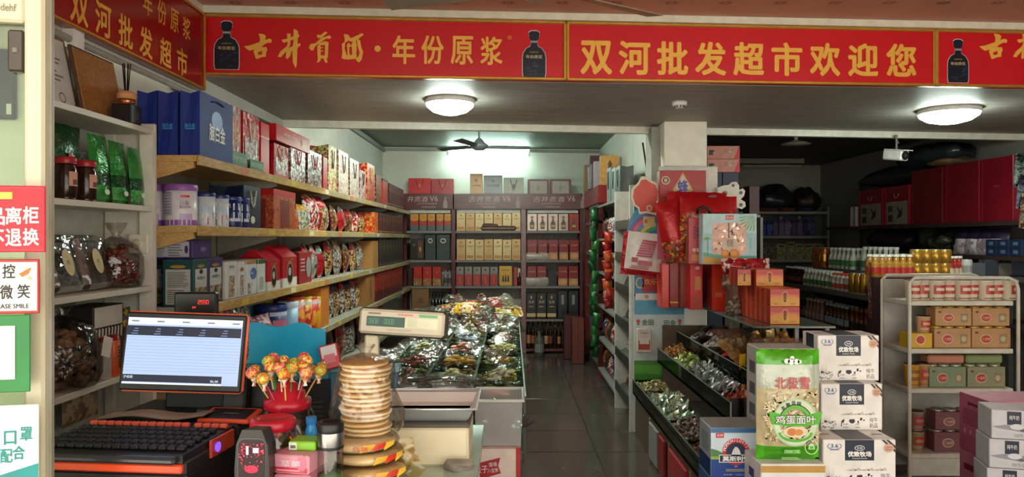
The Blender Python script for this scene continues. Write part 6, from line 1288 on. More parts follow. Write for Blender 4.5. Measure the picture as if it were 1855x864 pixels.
def mound(tr, y0_, y1_, mats, h, label, name='loose_candy'):
    xa, xb, z, g, _, _ = TIER[tr]; nx, ny = 6, max(3, int((y1_ - y0_) / .06)); rr = random.Random(int(y0_ * 100)); V = []
    for j in range(ny + 1):
        for i in range(nx + 1):
            u = i / nx; e = .35 + .65 * math.sin(PI * min(1, max(0, j / ny))) if ny else 1
            V.append((xa + .008 + (xb - xa - .016) * u, y0_ + (y1_ - y0_) * j / ny, z + .04 + (h * (.5 + .8 * u)) * e + rr.uniform(-.012, .012)))
    mb = MB().add(V, [(j * (nx + 1) + i, j * (nx + 1) + i + 1, (j + 1) * (nx + 1) + i + 1, (j + 1) * (nx + 1) + i) for j in range(ny) for i in range(nx)], mats, False)
    tag(mb.build(name), label, 'candy', kind='stuff'); return lambda x, y: z + .045 + h * (.5 + .8 * (x - xa) / (xb - xa)) * (.35 + .65 * math.sin(PI * (y - y0_) / (y1_ - y0_)))
def sachet_proto(mat, w, h, t, seed): return MB().pouch(w, h, t, [(1, mat)], 4, 4, seed=seed, wr=.2, seal=.1)
def twist_proto(mat, mat2, r=.013, l=.03):
    mb = MB().sph((0, 0, 0), l * .55, r, r * .9, mat, 7, 5)
    for s in (-1, 1): mb.add([(s * l * .5, 0, 0), (s * l * 1.1, -r * 1.1, r * .3), (s * l * 1.15, 0, -r * .4), (s * l * 1.1, r * 1.1, r * .4)], [(0, 1, 2), (0, 2, 3)], mat2)
    return mb
def scatter(tr, y0_, y1_, n, protos, name, label, grp, hgt, stand=.6, seed=0):
    xa, xb = TIER[tr][:2]; rr = random.Random(seed); obs = []
    rows_ = max(1, int(round(math.sqrt(n * (xb - xa) / (y1_ - y0_))))); cols_ = max(1, n // rows_)
    for i in range(rows_):
        for j in range(cols_):
            x = xa + .025 + (xb - xa - .05) * (i + rr.uniform(.3, .7)) / rows_; y = y0_ + (y1_ - y0_) * (j + rr.uniform(.2, .8)) / cols_
            k = rr.randrange(len(protos))
            o = bpy.data.objects.new(name, protos[k]); COL.objects.link(o); tag(o, label + f', {("front", "middle", "rear")[min(2, 3 * i // rows_)]} row, {("near", "central", "far")[min(2, 3 * j // cols_)]} part', 'candy', grp)
            o.location = (x, y, hgt(x, y) + rr.uniform(-.01, .012)); o.rotation_euler = (rr.uniform(-1, 1) * stand - .5 * stand, rr.uniform(-.5, .5) + .25, rr.uniform(0, 6.28) if stand < .9 else -PI / 2 + rr.uniform(-.5, .5))
def sec(tr, y0_, y1_, mm, h, n, protos, name, desc, stand=.6):
    tn = ('lowest', 'middle', 'upper')[tr]
    hf = mound(tr, y0_, y1_, mm, h, f'bed of {desc} in the {tn} candy tray')
    scatter(tr, y0_, y1_, n, protos, name, f'{desc}, heaped in the {tn} candy tray', f'{desc} in the {tn} tray', hf, stand, int(y0_ * 31) + tr)
def SP(cs, w=.045, h=.075, t=.012): return [sachet_proto(FOIL(c, .3, .3, .15), w * .8, h * .72, t, i).data('candy_sachet') for i, c in enumerate(cs)]
def TP(cs): return [twist_proto(FOIL(c, .3, .25), FOIL(c2, .3, .2)).data('wrapped_candy') for c, c2 in cs]
sec(0, 5.85, 6.36, M('#6a5a3a', .5, 0, .3, 40), .07, 44, TP([('#a8904f', '#cfc5a0'), ('#c9c0a0', '#a8904f'), ('#6a7a4a', '#cfc5a0')]), 'wrapped_candy', 'gold and white twisted candies')
sec(0, 5.1, 5.82, M('#75806a', .5, 0, .3, 40), .07, 70, SP(['#a9b59a', '#c4c9ba', '#7f947a', '#b8b08a'], .05, .08), 'candy_sachet', 'pale green and white sachets', 1.0)
sec(0, 4.45, 5.07, M('#4a3a30', .5, 0, .3, 40), .07, 70, TP([('#6b4a3a', '#c4b9aa'), ('#4a342a', '#8a7a6a'), ('#8f8478', '#5a4438')]), 'wrapped_candy', 'brown and grey twisted candies')
sec(0, 3.58, 4.42, M('#55382c', .5, 0, .3, 40), .06, 80, TP([('#7a4a34', '#b59a84'), ('#5a3a2a', '#8a6a4a'), ('#9a8474', '#4a3428')]), 'wrapped_candy', 'dark toffee twisted candies')
sec(1, 5.98, 6.36, M('#7a4f22', .5, 0, .3, 40), .10, 34, TP([('#a8702c', '#c99a4a'), ('#8a5520', '#b5843c')]), 'wrapped_candy', 'amber golden twisted candies')
sec(1, 5.5, 5.95, M('#5f7030', .5, 0, .3, 40), .09, 42, SP(['#8a9a44', '#a3ad5a', '#6a7f38', '#b8b878']), 'candy_sachet', 'green nut sachets', 1.0)
sec(1, 4.9, 5.47, M('#60625f', .5, 0, .3, 40), .08, 64, SP(['#a5a8a6', '#c9cbc8', '#7d807e', '#8f9a94'], .03, .085), 'candy_sachet', 'slim silver stick sachets', 1.0)
sec(1, 4.58, 4.87, M('#4a4648', .5, 0, .3, 40), .08, 36, SP(['#8a8a8c', '#b5b2b4', '#5f5a5e', '#c4bfc0'], .035, .08), 'candy_sachet', 'dark and silver stick sachets', 1.0)
sec(1, 4.28, 4.55, M('#8a3524', .5, 0, .3, 40), .07, 34, SP(['#b5412a', '#c9743a', '#a02a2c', '#d9a06a'], .04, .07), 'candy_sachet', 'red and orange sachets', 1.0)
for i in range(8):
    c = (P_FILM, P_DARK, PAT(['#b08a90', '#6a4a4c', '#cfc0bc', '#3a2a2c'], 40))[i % 3]
    o = bag_pouch('snack_bag', f'{ORD[i]} small dusky packet at the far end of the upper candy tray', .13, .16, .07, [(1, c)], seed=600 + i); put(o, 1.48 + .1 * (i % 2), 5.62 + .095 * i, .80 + .05 * (i % 2) + .02 * i / 8, -PI / 2 + .3); o.rotation_euler = (-.9, 0, -PI / 2 + R.uniform(-.5, .5))
for i in range(4):
    o = bag_pouch('snack_bag', f'{ORD[i]} red foil packet in the upper candy tray', .12, .14, .05, [(1, FOIL('#a81f28', .3, .2))], seed=620 + i); put(o, 1.47 + .05 * i, 5.28 + .08 * i, .81, 0); o.rotation_euler = (-1.1, 0, -PI / 2 + R.uniform(-.5, .5))
sec(2, 4.72, 5.2, M('#8a5a2c', .5, 0, .3, 40), .16, 40, SP(['#b5803c', '#c99a5a', '#9a6a30', '#d9b880'], .07, .1, .025), 'crisp_packet', 'golden brown crisp packets', .5)
sec(2, 3.8, 4.7, M('#7f7f3a', .5, 0, .3, 40), .15, 60, SP(['#b5a840', '#c9c27a', '#9aa04a', '#d0ccb0'], .04, .11, .02), 'stick_packet', 'yellow green stick packets', .5)
o = bag_pouch('snack_bag', 'bright yellow packet tip standing in the upper candy tray', .05, .1, .02, [(1, FOIL('#d9b01a', .3, .1))], seed=640); put(o, 1.44, 4.62, .88, .4)
o = bag_pouch('snack_bag', 'large clear film bag lying on the yellow green packets', .45, .4, .08, [(1, CLEAR('#f0f2ee', .12, .1, 1.0))], seed=641, wr=.4); put(o, 1.62, 4.15, 1.0, 0); o.rotation_euler = (-1.35, 0, -.2)
o = bag_pouch('snack_bag', 'clear film bag lying on the golden brown packets', .4, .36, .08, [(1, CLEAR('#f0f2ee', .12, .1, 1.0))], seed=642, wr=.4); put(o, 1.62, 4.75, 1.0, 0); o.rotation_euler = (-1.35, 0, .3)
# red cartons and gifts at the far end of the gondola
def car(name, label, px0, px1, y, z0, z1, d, base, dc=None, cat='box'):
    o = carton(name, label, cat, xt(px1, y) - xt(px0, y), d, z1 - z0, base, dc); put(o, xt((px0 + px1) / 2, y), y + d / 2, z0); return o
GT_ = 1.1305
RO = M('#d8301e', .3); RD_ = M('#a31f18', .35); RBR = M('#d8141f', .3)
dgoldp = lambda mb, w, d, h: mb.rect(front(w, d, h), w * .4, h * .42, w * .85, h * .72, M('#d98a3a', .4)).rect(front(w, d, h), .003, .003, w - .003, h * .3, M('#c8402a', .4)).ell(front(w, d, h), w * .6, h * .9, w * .2, h * .04, M('#e8b8b0', .4))
car('gift_carton', 'narrow orange red carton leftmost before the pillar', 1199, 1212, 6.05, GT_, 1.50, .2, RO)
car('gift_carton', 'red brown carton second from left before the pillar', 1213, 1231, 6.10, GT_, 1.50, .2, RD_, deco(bands=((.1, .13, GD),)))
car('gift_carton', 'dark red carton third from left before the pillar', 1232, 1249, 6.05, GT_, 1.50, .2, M('#7a2018', .4), deco(panel=(.3, .1, .7, .9, M('#8f2a1c', .4))))
car('gift_carton', 'bright red carton with golden square before the pillar', 1250, 1273, 5.92, GT_, 1.50, .22, RBR, dgoldp)
car('gift_carton', 'large orange red carton with dark side under the coconut box', 1290, 1316, 5.80, GT_, 1.50, .3, RO, lambda mb, w, d, h: (mb.rect(leftf(w, d, h), .002, .002, d - .002, h - .002, M('#7a1612', .4)), mb.rect(front(w, d, h), w * .2, h * .3, w * .7, h * .4, M('#d9643a', .4)), mb.rect(leftf(w, d, h), .1, .04, .15, .08, M('#b5584a', .4), 2)))
car('gift_carton', 'dark red carton in the middle under the coconut box', 1275, 1288, 6.12, GT_, 1.50, .2, M('#8f1a18', .4))
car('gift_carton', 'low dusky pink carton behind the clear sweet jar', 1312, 1352, 6.05, GT_, 1.48, .2, M('#9a5f52', .4))
# coconut and orange box with window
def dcoco(mb, w, d, h):
    f = front(w, d, h); mb.rect(f, .004, .004, w - .004, h - .004, M('#a3cdd2', .35), 1).rect(f, .004, h * .62, w - .004, h - .004, M('#b9dbdf', .35), 2).poly(f, [(.004, .004), (w - .004, .004), (w - .004, h * .06), (w * .6, h * .1), (w * .3, h * .12), (.004, h * .16)], M('#d9a64a', .4), 2).poly(f, [(.004, h * .16), (w * .3, h * .12), (w - .004, h * .06), (w - .004, h * .17), (w * .5, h * .16), (.004, h * .24)], M('#5fae9a', .4), 3)
    mb.rect(f, w * .18, h * .2, w * .8, h * .82, M('#b58a74', .25, .2, .35, 26, .6), 4); rr = random.Random(3)
    for i in range(34):
        x, y = rr.uniform(.2, .76) * w, rr.uniform(.24, .78) * h; mb.poly(f, [(x, y), (x + rr.uniform(.01, .035), y + rr.uniform(-.01, .01)), (x + rr.uniform(0, .03), y + rr.uniform(.012, .04))], (M('#e3d8d0', .2, .4), M('#7a4a3c', .3), M('#c9a898', .2, .3), M('#4a2f28', .3))[i % 4], 5)
    mb.rect(f, w * .47, h * .52, w * .49, h * .82, M('#5a463e', .4), 6)
    mb.ell(f, w * .5, h * .38, w * .16, h * .16, M('#d3b9a4', .35), 6).txt(f, w * .5, h * .42, .06, '椰糖', M('#7a5a3c', .4), w=.05, k=7)
    for x, r in ((.42, .085), (.58, .1)): mb.ell(f, w * x, h * .2, w * r, h * r * 1.05, M('#e08a2a', .45), 7).ell(f, w * x - .006, h * .215, w * r * .6, h * r * .6, M('#e9a044', .45), 8)
    mb.rect(f, w * .42, h * .88, w * .57, h * .97, M('#d8584a', .4), 6).txt(f, w * .495, h * .925, .018, '新品', M('#f0d8d0', .4), w=.05, k=7)
    for k in range(9): a = 2.7 + .24 * k; mb.poly(f, [(w * .95, h * .95), (w * .95 + min(.018, .12 * math.cos(a)), h * .95 + min(.016, .12 * math.sin(a))), (w * .95 + min(.018, .11 * math.cos(a + .1)), h * .95 + min(.016, .11 * math.sin(a + .1)))], M('#7fb565', .4), 6 + .1 * k)
    for k in range(7): a = .3 + .42 * k; mb.poly(f, [(w * .09, h * .48), (w * .09 + .034 * math.cos(a), h * .48 + .03 * math.sin(a)), (w * .09 + .026 * math.cos(a + .3), h * .48 + .02 * math.sin(a + .3))], M('#7aa84a', .4), 6)
    mb.rect(f, w * .085, h * .17, w * .097, h * .48, M('#8a6a44', .4), 6)
    for i in range(5): mb.txt(f, w * .88, h * (.5 - .05 * i), .014, '椰子果糖汁'[i], M('#7aa0a4', .4), k=6)
car('candy_box', 'pale turquoise candy box with oranges, palms and a clear window', 1273, 1371, 5.66, 1.502, 1.502 + .388, .12, M('#a9c9cc', .4), dcoco)
# bee snacks and hanging red bags
hp_ = thing('hook_board', 'white rounded hook board standing before the pillar', 'board', (xt(1247, 6.34), 6.34, GT_)); W2 = xt(1301, 6.34) - xt(1194, 6.34)
MB().cbox(-W2 / 2, 0, 0, W2 / 2, .02, zt(301, 6.34) - GT_, M('#d9d5c8', .4), .01).build('board', hp_)
for x in (-.15, 0, .1): MB().tube([(x, 0, .9), (x, -.2, .91), (x, -.21, .93)], .004, SILV, 5).build('hook', hp_)
def dbee(mb, w, d, h):
    f = front(w, d, h); mb.ell(f, w * .13, h * .72, .035, .035, M('#d9c9a0', .4)).ell(f, w * .13, h * .72, .027, .027, M('#4a3a2c', .4), 2).ell(f, w * .13, h * .72, .014, .018, M('#c9a98a', .4), 3)
    mb.poly(f, [(w * .5, h * .95), (w * .72, h * .45), (w * .5, h * .02), (w * .28, h * .45)], M('#c9a03c', .4)).poly(f, [(w * .5, h * .88), (w * .66, h * .5), (w * .5, h * .3), (w * .34, h * .5)], M('#c9bcd0', .4), 2)
    mb.txt(f, w * .5, h * .55, .1, '蜂', M('#3a3a8a', .4), w=.085, k=3, bold=.03).txt(f, w * .36, h * .2, .07, '闻', M('#d9b02a', .4), k=3, bold=.03).txt(f, w * .52, h * .2, .07, '喜', M('#cfc6d8', .4), k=3, bold=.03).txt(f, w * .66, h * .2, .06, '糖', M('#d9b02a', .4), k=3)
    mb.lines(f, w * .76, w * .95, h * .2, h * .62, 5, M('#a8442a', .4)).lines(f, w * .05, w * .25, h * .1, h * .4, 4, M('#b5552a', .4))
car('snack_box', 'red box with a golden diamond and large bee character on the hook board', 1195, 1279, 6.16, zt(372, 6.16), zt(309, 6.16), .12, M('#a8141a', .35), dbee)
BG = FOIL('#b01018', .28, .15, .2); GOB = PAT(['#c9a03c', '#8a2a1c', '#5a4a3a', '#b8502a', '#a8302a', '#7a2a24'], 40, .25, .1, .35)
o = bag_pouch('candy_bag', 'large glossy dark red candy bag hung behind the front one', .48, .50, .14, [(.62, GOB), (1, BG)], seed=701, nx=10, ny=12); put(o, xt(1258, 6.0), 5.98, zt(459, 6.0)); o.rotation_euler = (0, .03, 0)
o = bag_pouch('candy_bag', 'glossy red candy bag with golden window hung in front', .45, .375, .13, [(.62, GOB), (.68, FOIL('#d09a3a', .25, .3)), (1, BG)], seed=702, nx=10, ny=12); put(o, xt(1283, 5.86), 5.86, zt(441, 5.86))
MB().ell(Fr((0, -.055, 0), (1, 0, 0), (0, 0, 1)), .02, .37, .035, .01, M('#5a0a10', .4), 1).build('hang_slot', o)
o = bag_pouch('candy_bag', 'narrow dark red candy bag hanging left of the tall red box', .2, .5, .1, [(.4, GOB), (1, BG)], seed=703); put(o, xt(1226, 5.94), 5.9, zt(475, 5.94)); o.rotation_euler = (0, -.18, 0)
car('gift_carton', 'tall red carton with gold figures in front of the red bags', 1247, 1270, 5.78, 1.502, 1.502 + .36, .14, M('#b5142a', .35), lambda mb, w, d, h: (mb.txt(front(w, d, h), w * .62, h * .68, .1, '百年', INK, w=.05, k=2), mb.rect(front(w, d, h), w * .25, h * .06, w * .9, h * .2, M('#c9742a', .4)), mb.ell(front(w, d, h), w * .45, h * .3, .014, .016, M('#d9a88a', .4), 2), mb.ell(front(w, d, h), w * .75, h * .3, .014, .016, M('#d9a88a', .4), 2), mb.rect(front(w, d, h), w * .3, h * .2, w * .62, h * .26, M('#c2502a', .4), 2), mb.rect(leftf(w, d, h), .002, .002, d - .002, h - .002, M('#a85a50', .35))))
o = tag(MB().tube([(-.05, 0, 0), (-.04, .0, .035), (0, 0, .05), (.04, 0, .035), (.05, 0, 0)], .012, M('#1c1416', .4), 7).build('bag_clip'), 'black curved clip handle above the tall red carton', 'clip'); put(o, xt(1272, 5.76), 5.72, 1.892)
# die-cut cards
def card(name, label, pts, y, m, rim=None, th=.006):
    P = [(xt(a, y), zt(b, y)) for a, b in pts]; cx = sum(p[0] for p in P) / len(P); cz = sum(p[1] for p in P) / len(P); n = len(P)
    t = thing(name, label, 'card', (cx, y, cz)); P = [(a - cx, b - cz) for a, b in P]
    V = [(a, 0, b) for a, b in P] + [(a, th, b) for a, b in P]
    MB().add(V, [tuple(range(n)), tuple(range(2 * n - 1, n - 1, -1))] + [(i, (i + 1) % n, n + (i + 1) % n, n + i) for i in range(n)], rim or m).build('card', t)
    return t, P, Fr((0, 0, 0), (1, 0, 0), (0, 0, 1)), (lambda px, py: (xt(px, y) - cx, zt(py, y) - cz))
# plain rounded red hang card over a rainbow bag
pts = [(1156, 330), (1160, 322), (1170, 320), (1178, 326), (1190, 332), (1195, 345), (1194, 362), (1190, 370), (1196, 385), (1188, 390), (1172, 386), (1158, 388), (1156, 378), (1148, 372), (1143, 358), (1145, 342)]
t, P, f, L = card('hang_card', 'plain rounded red hang card with cream rim above the rainbow card', pts, 6.22, M('#d9452f', .4), M('#ddcfb4', .4))
mb = MB().poly(f, [(a * .87, b * .87) for a, b in P], M('#cf3b28', .4), 1).ell(f, *L(1176, 377), .026, .026, M('#dcc9a4', .4), 2).ell(f, *L(1176, 377), .018, .018, M('#d0704a', .4), 3); mb.build('print', t)
pts = [(1133, 430), (1140, 400), (1150, 382), (1160, 374), (1196, 378), (1196, 430)]
t, P, f, L = card('rainbow_card', 'blue hanging card with rainbow bands and small pictures', pts, 6.27, M('#2f7f9f', .4))
mb = MB(); c0 = L(1190, 425)
for i, c in enumerate(('#6a4a8a', '#c94a5a', '#3a8aa0', '#d9b84a', '#4a9a6a')): mb.ring(f, c0[0], c0[1] - .03, .25 - .032 * i, .22 - .03 * i, .03, M(c, .4), 2, 14, PI * .52, PI * .98)
mb.rect(f, *L(1165, 410), *L(1186, 392), M('#c9ad84', .4), 5).ell(f, *L(1170, 401), .014, .018, M('#b5643a', .4), 6).ell(f, *L(1180, 401), .014, .018, M('#d8c04a', .4), 6); mb.build('print', t)
o = bag_pouch('candy_bag', 'white and red printed candy bag hanging over the blue panel', .30, .335, .07, [(.1, FOIL('#a8141c', .3, .2)), (1, M('#d6cdc2', .3, 0, .1, 20, .4))], seed=710, nx=8, ny=10); put(o, xt(1163, 6.12), 6.14, zt(494, 6.12)); o.rotation_euler = (0, .12, 0)
mb = MB(); f = Fr((0, -.042, 0), (1, 0, 0), (0, 0, 1)); PK = M('#a8324a', .45)
for i in range(7): mb.rect(f, -.03 - .012 * i * .5, .255 - .021 * i, .09 - .004 * i, .272 - .021 * i, PK, 1)
mb.rect(f, -.1, .08, -.05, .12, PK, 1).rect(f, -.04, .06, .07, .1, M('#b04a5a', .45), 1).txt(f, .03, .2, .06, '花生', M('#c46a78', .45), w=.1, k=2).lines(f, -.1, .09, .03, .06, 2, PK, 1); mb.build('print', o)
o = bag_pouch('candy_bag', 'bright red candy bag hanging behind the white printed one', .31, .36, .06, [(1, FOIL('#b0161e', .3, .2))], seed=711); put(o, xt(1156, 6.22), 6.22, zt(499, 6.22)); o.rotation_euler = (0, .1, 0)
pts = [(1191, 402), (1203, 402), (1206, 470), (1191, 470)]
t, P, f, L = card('hang_card', 'narrow pink card strip left of the red candy bags', pts, 6.1, M('#c9607a', .4))
pts = [(1300, 340), (1310, 336), (1320, 335), (1326, 330), (1334, 329), (1339, 336), (1339, 344), (1346, 341), (1350, 346), (1348, 355), (1342, 361), (1350, 366), (1351, 374), (1344, 379), (1336, 376), (1330, 384), (1316, 386), (1300, 380)]
t, P, f, L = card('hang_card', 'white animal shaped hang card with two round ears behind red bags', pts, 6.26, M('#cfcabb', .4), M('#ddd8c8', .4))
mb = MB().ell(f, *L(1313, 350), .024, .02, M('#8a8a80', .4), 1).ell(f, *L(1313, 350), .014, .013, INK, 2).ell(f, *L(1314, 349), .005, .005, WHITE, 3)
for a, b, r in ((1342, 349, .6), (1342, 371, .6), (1328, 336, .5)): mb.ell(f, *L(a, b), .026 * r, .026 * r, M('#5d5a52', .4), 2)
mb.build('print', t)
# clear jar with pale sweets and a red bag on top
t = thing('sweet_jar', 'clear waisted jar of pale wafers before the dusky pink carton', 'jar', (xt(1332, 5.55), 5.55, GT_)); MB().lathe([(.07, 0), (.075, .02), (.072, .16), (.10, .2), (.105, .28), (.09, .32)], CLEAR('#f2eee6', .1, .08, .4), 20, cap=False).build('glass_body', t)
hp = heap(0, 0, .003, 60, .055, .055, .13, .018, [M('#c9bfae', .5), M('#a89a86', .5), M('#8f6a5a', .5)], 4).build('wafers', t); hp['kind'] = 'stuff'
hp = heap(0, 0, .2, 40, .08, .08, .06, .02, [M('#d0c6b4', .5), M('#b5a68e', .5)], 5).build('wafers', t); hp['kind'] = 'stuff'
o = bag_pouch('candy_bag', 'crumpled red bag lying over the clear waisted jar', .36, .12, .10, [(1, PAT(['#a8141c', '#b5202a', '#cfc4b8', '#8a1018'], 18, .25, .1, .8))], seed=720); put(o, xt(1350, 5.5), 5.5, zt(497, 5.5))
# orange gift tea boxes
ORB = M('#c4541c', .35); 
def dor(mb, w, d, h):
    f = front(w, d, h); mb.rect(f, .003, .003, w - .003, h * .5, M('#d8982a', .35), 1).rect(f, .003, h * .5, w - .003, h * .68, M('#d8683a', .35), 1).rect(f, .003, h * .68, w - .003, h - .003, M('#c43a3a', .35), 1)
    mb.poly(f, [(.003, h * .5), (w * .3, h * .62), (w * .5, h * .5), (w * .75, h * .62), (w - .003, h * .5), (w - .003, h * .4), (.003, h * .42)], M('#dd8a2e', .35), 2)
    mb.ring(f, w * .5, h * .52, w * .13, h * .34, .004, M('#e0b84a', .4), 3, 20)
    for i, ch in enumerate('金丝枣'): mb.txt(f, w * .5, h * (.68 - .18 * i), h * .16, ch, M('#4a1a10', .4), w=h * .15, k=4, bold=.03)
    mb.lines(f, w * .12, w * .32, h * .12, h * .22, 2, M('#b5541c', .4), 3).lines(f, w * .68, w * .88, h * .12, h * .22, 2, M('#b5541c', .4), 3)
    for fr in (leftf(w, d, h), rightf(w, d, h)): mb.rect(fr, .004, .003, d - .004, h - .003, M('#a8281c', .35), 1).rect(fr, .004, .003, d * .4, h - .003, M('#c4502c', .35), 2)
bw, bh = xt(1449, 4.9) - xt(1395, 4.9), .118; xo = xt(1422, 4.9); pr = None; k = 0
for lay_ in range(2):
    for i in range(7):
        lb = f'{ORD[i]} orange gift box from the front in the {("bottom", "second")[lay_]} layer'
        if pr is None: o = pr = carton('gift_box', lb, 'box', bw, .098, bh, ORB, dor, 'orange gift boxes')
        else: o = dup(pr, (0, 0, 0), label=lb)
        put(o, xo - .004 * (i % 2), 4.95 + .1 * i, GT_ + bh * lay_ + .0004 * lay_)
for i in range(2):
    o = dup(pr, (0, 0, 0), label=('front', 'rear')[i] + ' orange gift box on the very top of the orange stack'); put(o, xt(1399, 5.1), 5.2 + .1 * i, GT_ + 2 * bh + .001); o.scale = (.97, 1, 1)
for i in range(2): o = carton('gift_box', ('front', 'rear')[i] + ' dark red slim box at the left of the orange stack top', 'box', .1, .09, bh, M('#8a2418', .35), dor); put(o, xt(1399, 5.1) - .16, 5.25 + .1 * i, GT_ + 2 * bh + .001)

# ================================================================ FOREGROUND CARTONS
pl_ = thing('low_table', 'low dark table carrying the milk cartons in the right foreground', 'table', (1.3, 3.05, 0))
MB().cbox(-.42, -.16, .58, .42, .25, .615, M('#4a3c32', .5), .004).build('table_top', pl_)
for a in (-.39, .39):
    for b in (-.13, .22): MB().box(a - .02, b - .02, 0, a + .02, b + .02, .58, M('#4a3c32', .5)).build('leg', pl_)
TZ = .6155
NV = M('#141b30', .4); MW = M('#dcd8d2', .42)
def cow(mb, f, x, y, s, k=3):
    W_, B_ = M('#e2dfda', .45), M('#26211f', .45)
    mb.poly(f, [(x + a * s, y + b * s) for a, b in ((-.5, .34), (-.46, .42), (.3, .44), (.42, .5), (.62, .5), (.66, .38), (.56, .34), (.42, .3), (.36, .16), (-.4, .16))], W_, k)
    for a in (-.44, -.3, .2, .32): mb.rect(f, x + a * s, y, x + (a + .07) * s, y + .2 * s, W_, k).rect(f, x + a * s, y - .005 * s, x + (a + .07) * s, y + .025 * s, B_, k + 1)
    for pts in (((-.12, .42), (.12, .43), (.16, .3), (.04, .2), (-.1, .24), (-.16, .34)), ((-.5, .34), (-.45, .42), (-.38, .41), (-.42, .28), (-.48, .22)), ((.42, .5), (.54, .5), (.5, .36), (.4, .36)), ((.58, .42), (.66, .4), (.64, .34), (.56, .35)), ((.28, .36), (.36, .34), (.34, .2), (.27, .24))): mb.poly(f, [(x + a * s, y + b * s) for a, b in pts], B_, k + 1)
    mb.tube([f.p(x - .5 * s, y + .36 * s, k), f.p(x - .54 * s, y + .2 * s, k), f.p(x - .53 * s, y + .06 * s, k)], .0012, B_, 4)
def dmilk(mb, w, d, h):
    f = front(w, d, h); mb.rect(f, w * .3, h * .55, w * .7, h - .001, NV, 1).ell(f, w * .5, h * .82, w * .07, h * .06, M('#c9ccd4', .4), 2).ell(f, w * .5, h * .82, w * .06, h * .045, NV, 3).txt(f, w * .5, h * .82, h * .05, '优致', WHITE, w=w * .08, k=4)
    mb.txt(f, w * .5, h * .69, h * .11, '优致牧场', WHITE, w=w * .32, k=2, bold=.05).txt(f, w * .5, h * .595, h * .025, 'EXCELLENT PASTURE', WHITE, w=w * .2, k=2)
    mb.txt(f, w * .155, h * .87, h * .08, '3.6', M('#2a4a8a', .4), w=w * .1, k=2, bold=.02).ring(f, w * .155, h * .86, w * .1, h * .08, w * .012, M('#6a7a9a', .4), 1, 18, PI * .75, PI * 2.25).rect(f, w * .09, h * .775, w * .22, h * .79, M('#6a7a9a', .4), 2)
    BRN_ = M('#4a332c', .45)
    for o_ in (0, .06): mb.poly(f, [(w * (.80 + o_), h - .001), (w * (.84 + o_), h - .001), (w - .001, h * (.78 + o_ * 1.4)), (w - .001, h * (.71 + o_ * 1.4))], BRN_, 1)
    mb.ell(f, w * .9, h * .82, w * .07, h * .095, M('#c9a088', .4), 3).txt(f, w * .9, h * .84, h * .035, '全程冷链', M('#8a4a3a', .4), w=w * .09, k=4).txt(f, w * .9, h * .79, h * .035, '优质牧场', M('#8a4a3a', .4), w=w * .09, k=4)
    cow(mb, f, w * .5, h * .06, h * .42)
    rr = random.Random(5); SK = M('#8f8b86', .5)
    for i in range(26): x = rr.uniform(.02, .24) * w; y = rr.uniform(.03, .2) * h; mb.ell(f, x, y, rr.uniform(.002, .005), rr.uniform(.002, .005), SK, 2, 6)
    for i in range(6): x = w * (.03 + .02 * i); mb.poly(f, [(x, h * .15), (x + .002, h * .15), (x + .004 * (i % 3 - 1), h * (.3 + .04 * (i % 3)))], SK, 2)
    for i in range(9): x = w * (.3 + .06 * i); mb.poly(f, [(x, h * .33), (x + w * .07, h * (.36 + .02 * (i % 3))), (x + w * .1, h * .335)], M('#b5b0a8', .5), 2)
    for i, ch in enumerate('纯牛奶品'): mb.txt(f, w * (.82 + .07 * (i % 2)), h * (.22 - .12 * (i // 2)), h * .1, ch, M('#6a6662', .5), w=w * .06, k=2)
    g = topf(w, d, h); mb.rect(g, w * .3, .001, w * .7, d - .001, M('#2b2c34', .4), 1).rect(g, w * .05, d * .45, w * .2, d * .55, M('#8a8a88', .4), 1).rect(g, w * .8, d * .45, w * .95, d * .55, M('#8a8a88', .4), 1)
    for fr in (leftf(w, d, h), rightf(w, d, h)): mb.rect(fr, d * .25, h * .5, d * .75, h - .001, NV, 1)
mw, mh, md = xt(1591, 3.12) - xt(1482, 3.12), .188, .16
z = TZ
specs = [(1557, 2.86, 1.07), (1543, 3.0, .98), (1537, 3.06, 1.0)]
nm = ('lowest white milk carton with cow print, standing farthest right', 'middle white milk carton with cow print in the stack of three', 'topmost white milk carton with cow print in the stack of three')
b_ = carton('milk_carton', 'plain dark carton under the three white milk cartons', 'carton', .30, .2, zt(866, 2.86) - TZ - .03, M('#2e3038', .45)); put(b_, xt(1550, 2.96), 2.99, TZ); z = zt(866, 2.86) - .03 + .0005
zz = [z, 0, 0]; 
for i, (pc, y, s) in enumerate(specs):
    w_ = mw * s if i else xt(1624, 2.86) - xt(1492, 2.86) ; h_ = mh if i else .178
    o = carton('milk_carton', nm[i], 'carton', w_, md, h_, MW, dmilk, 'white cow milk cartons'); put(o, xt(pc, y), y + md / 2, z); z += h_ + .0006
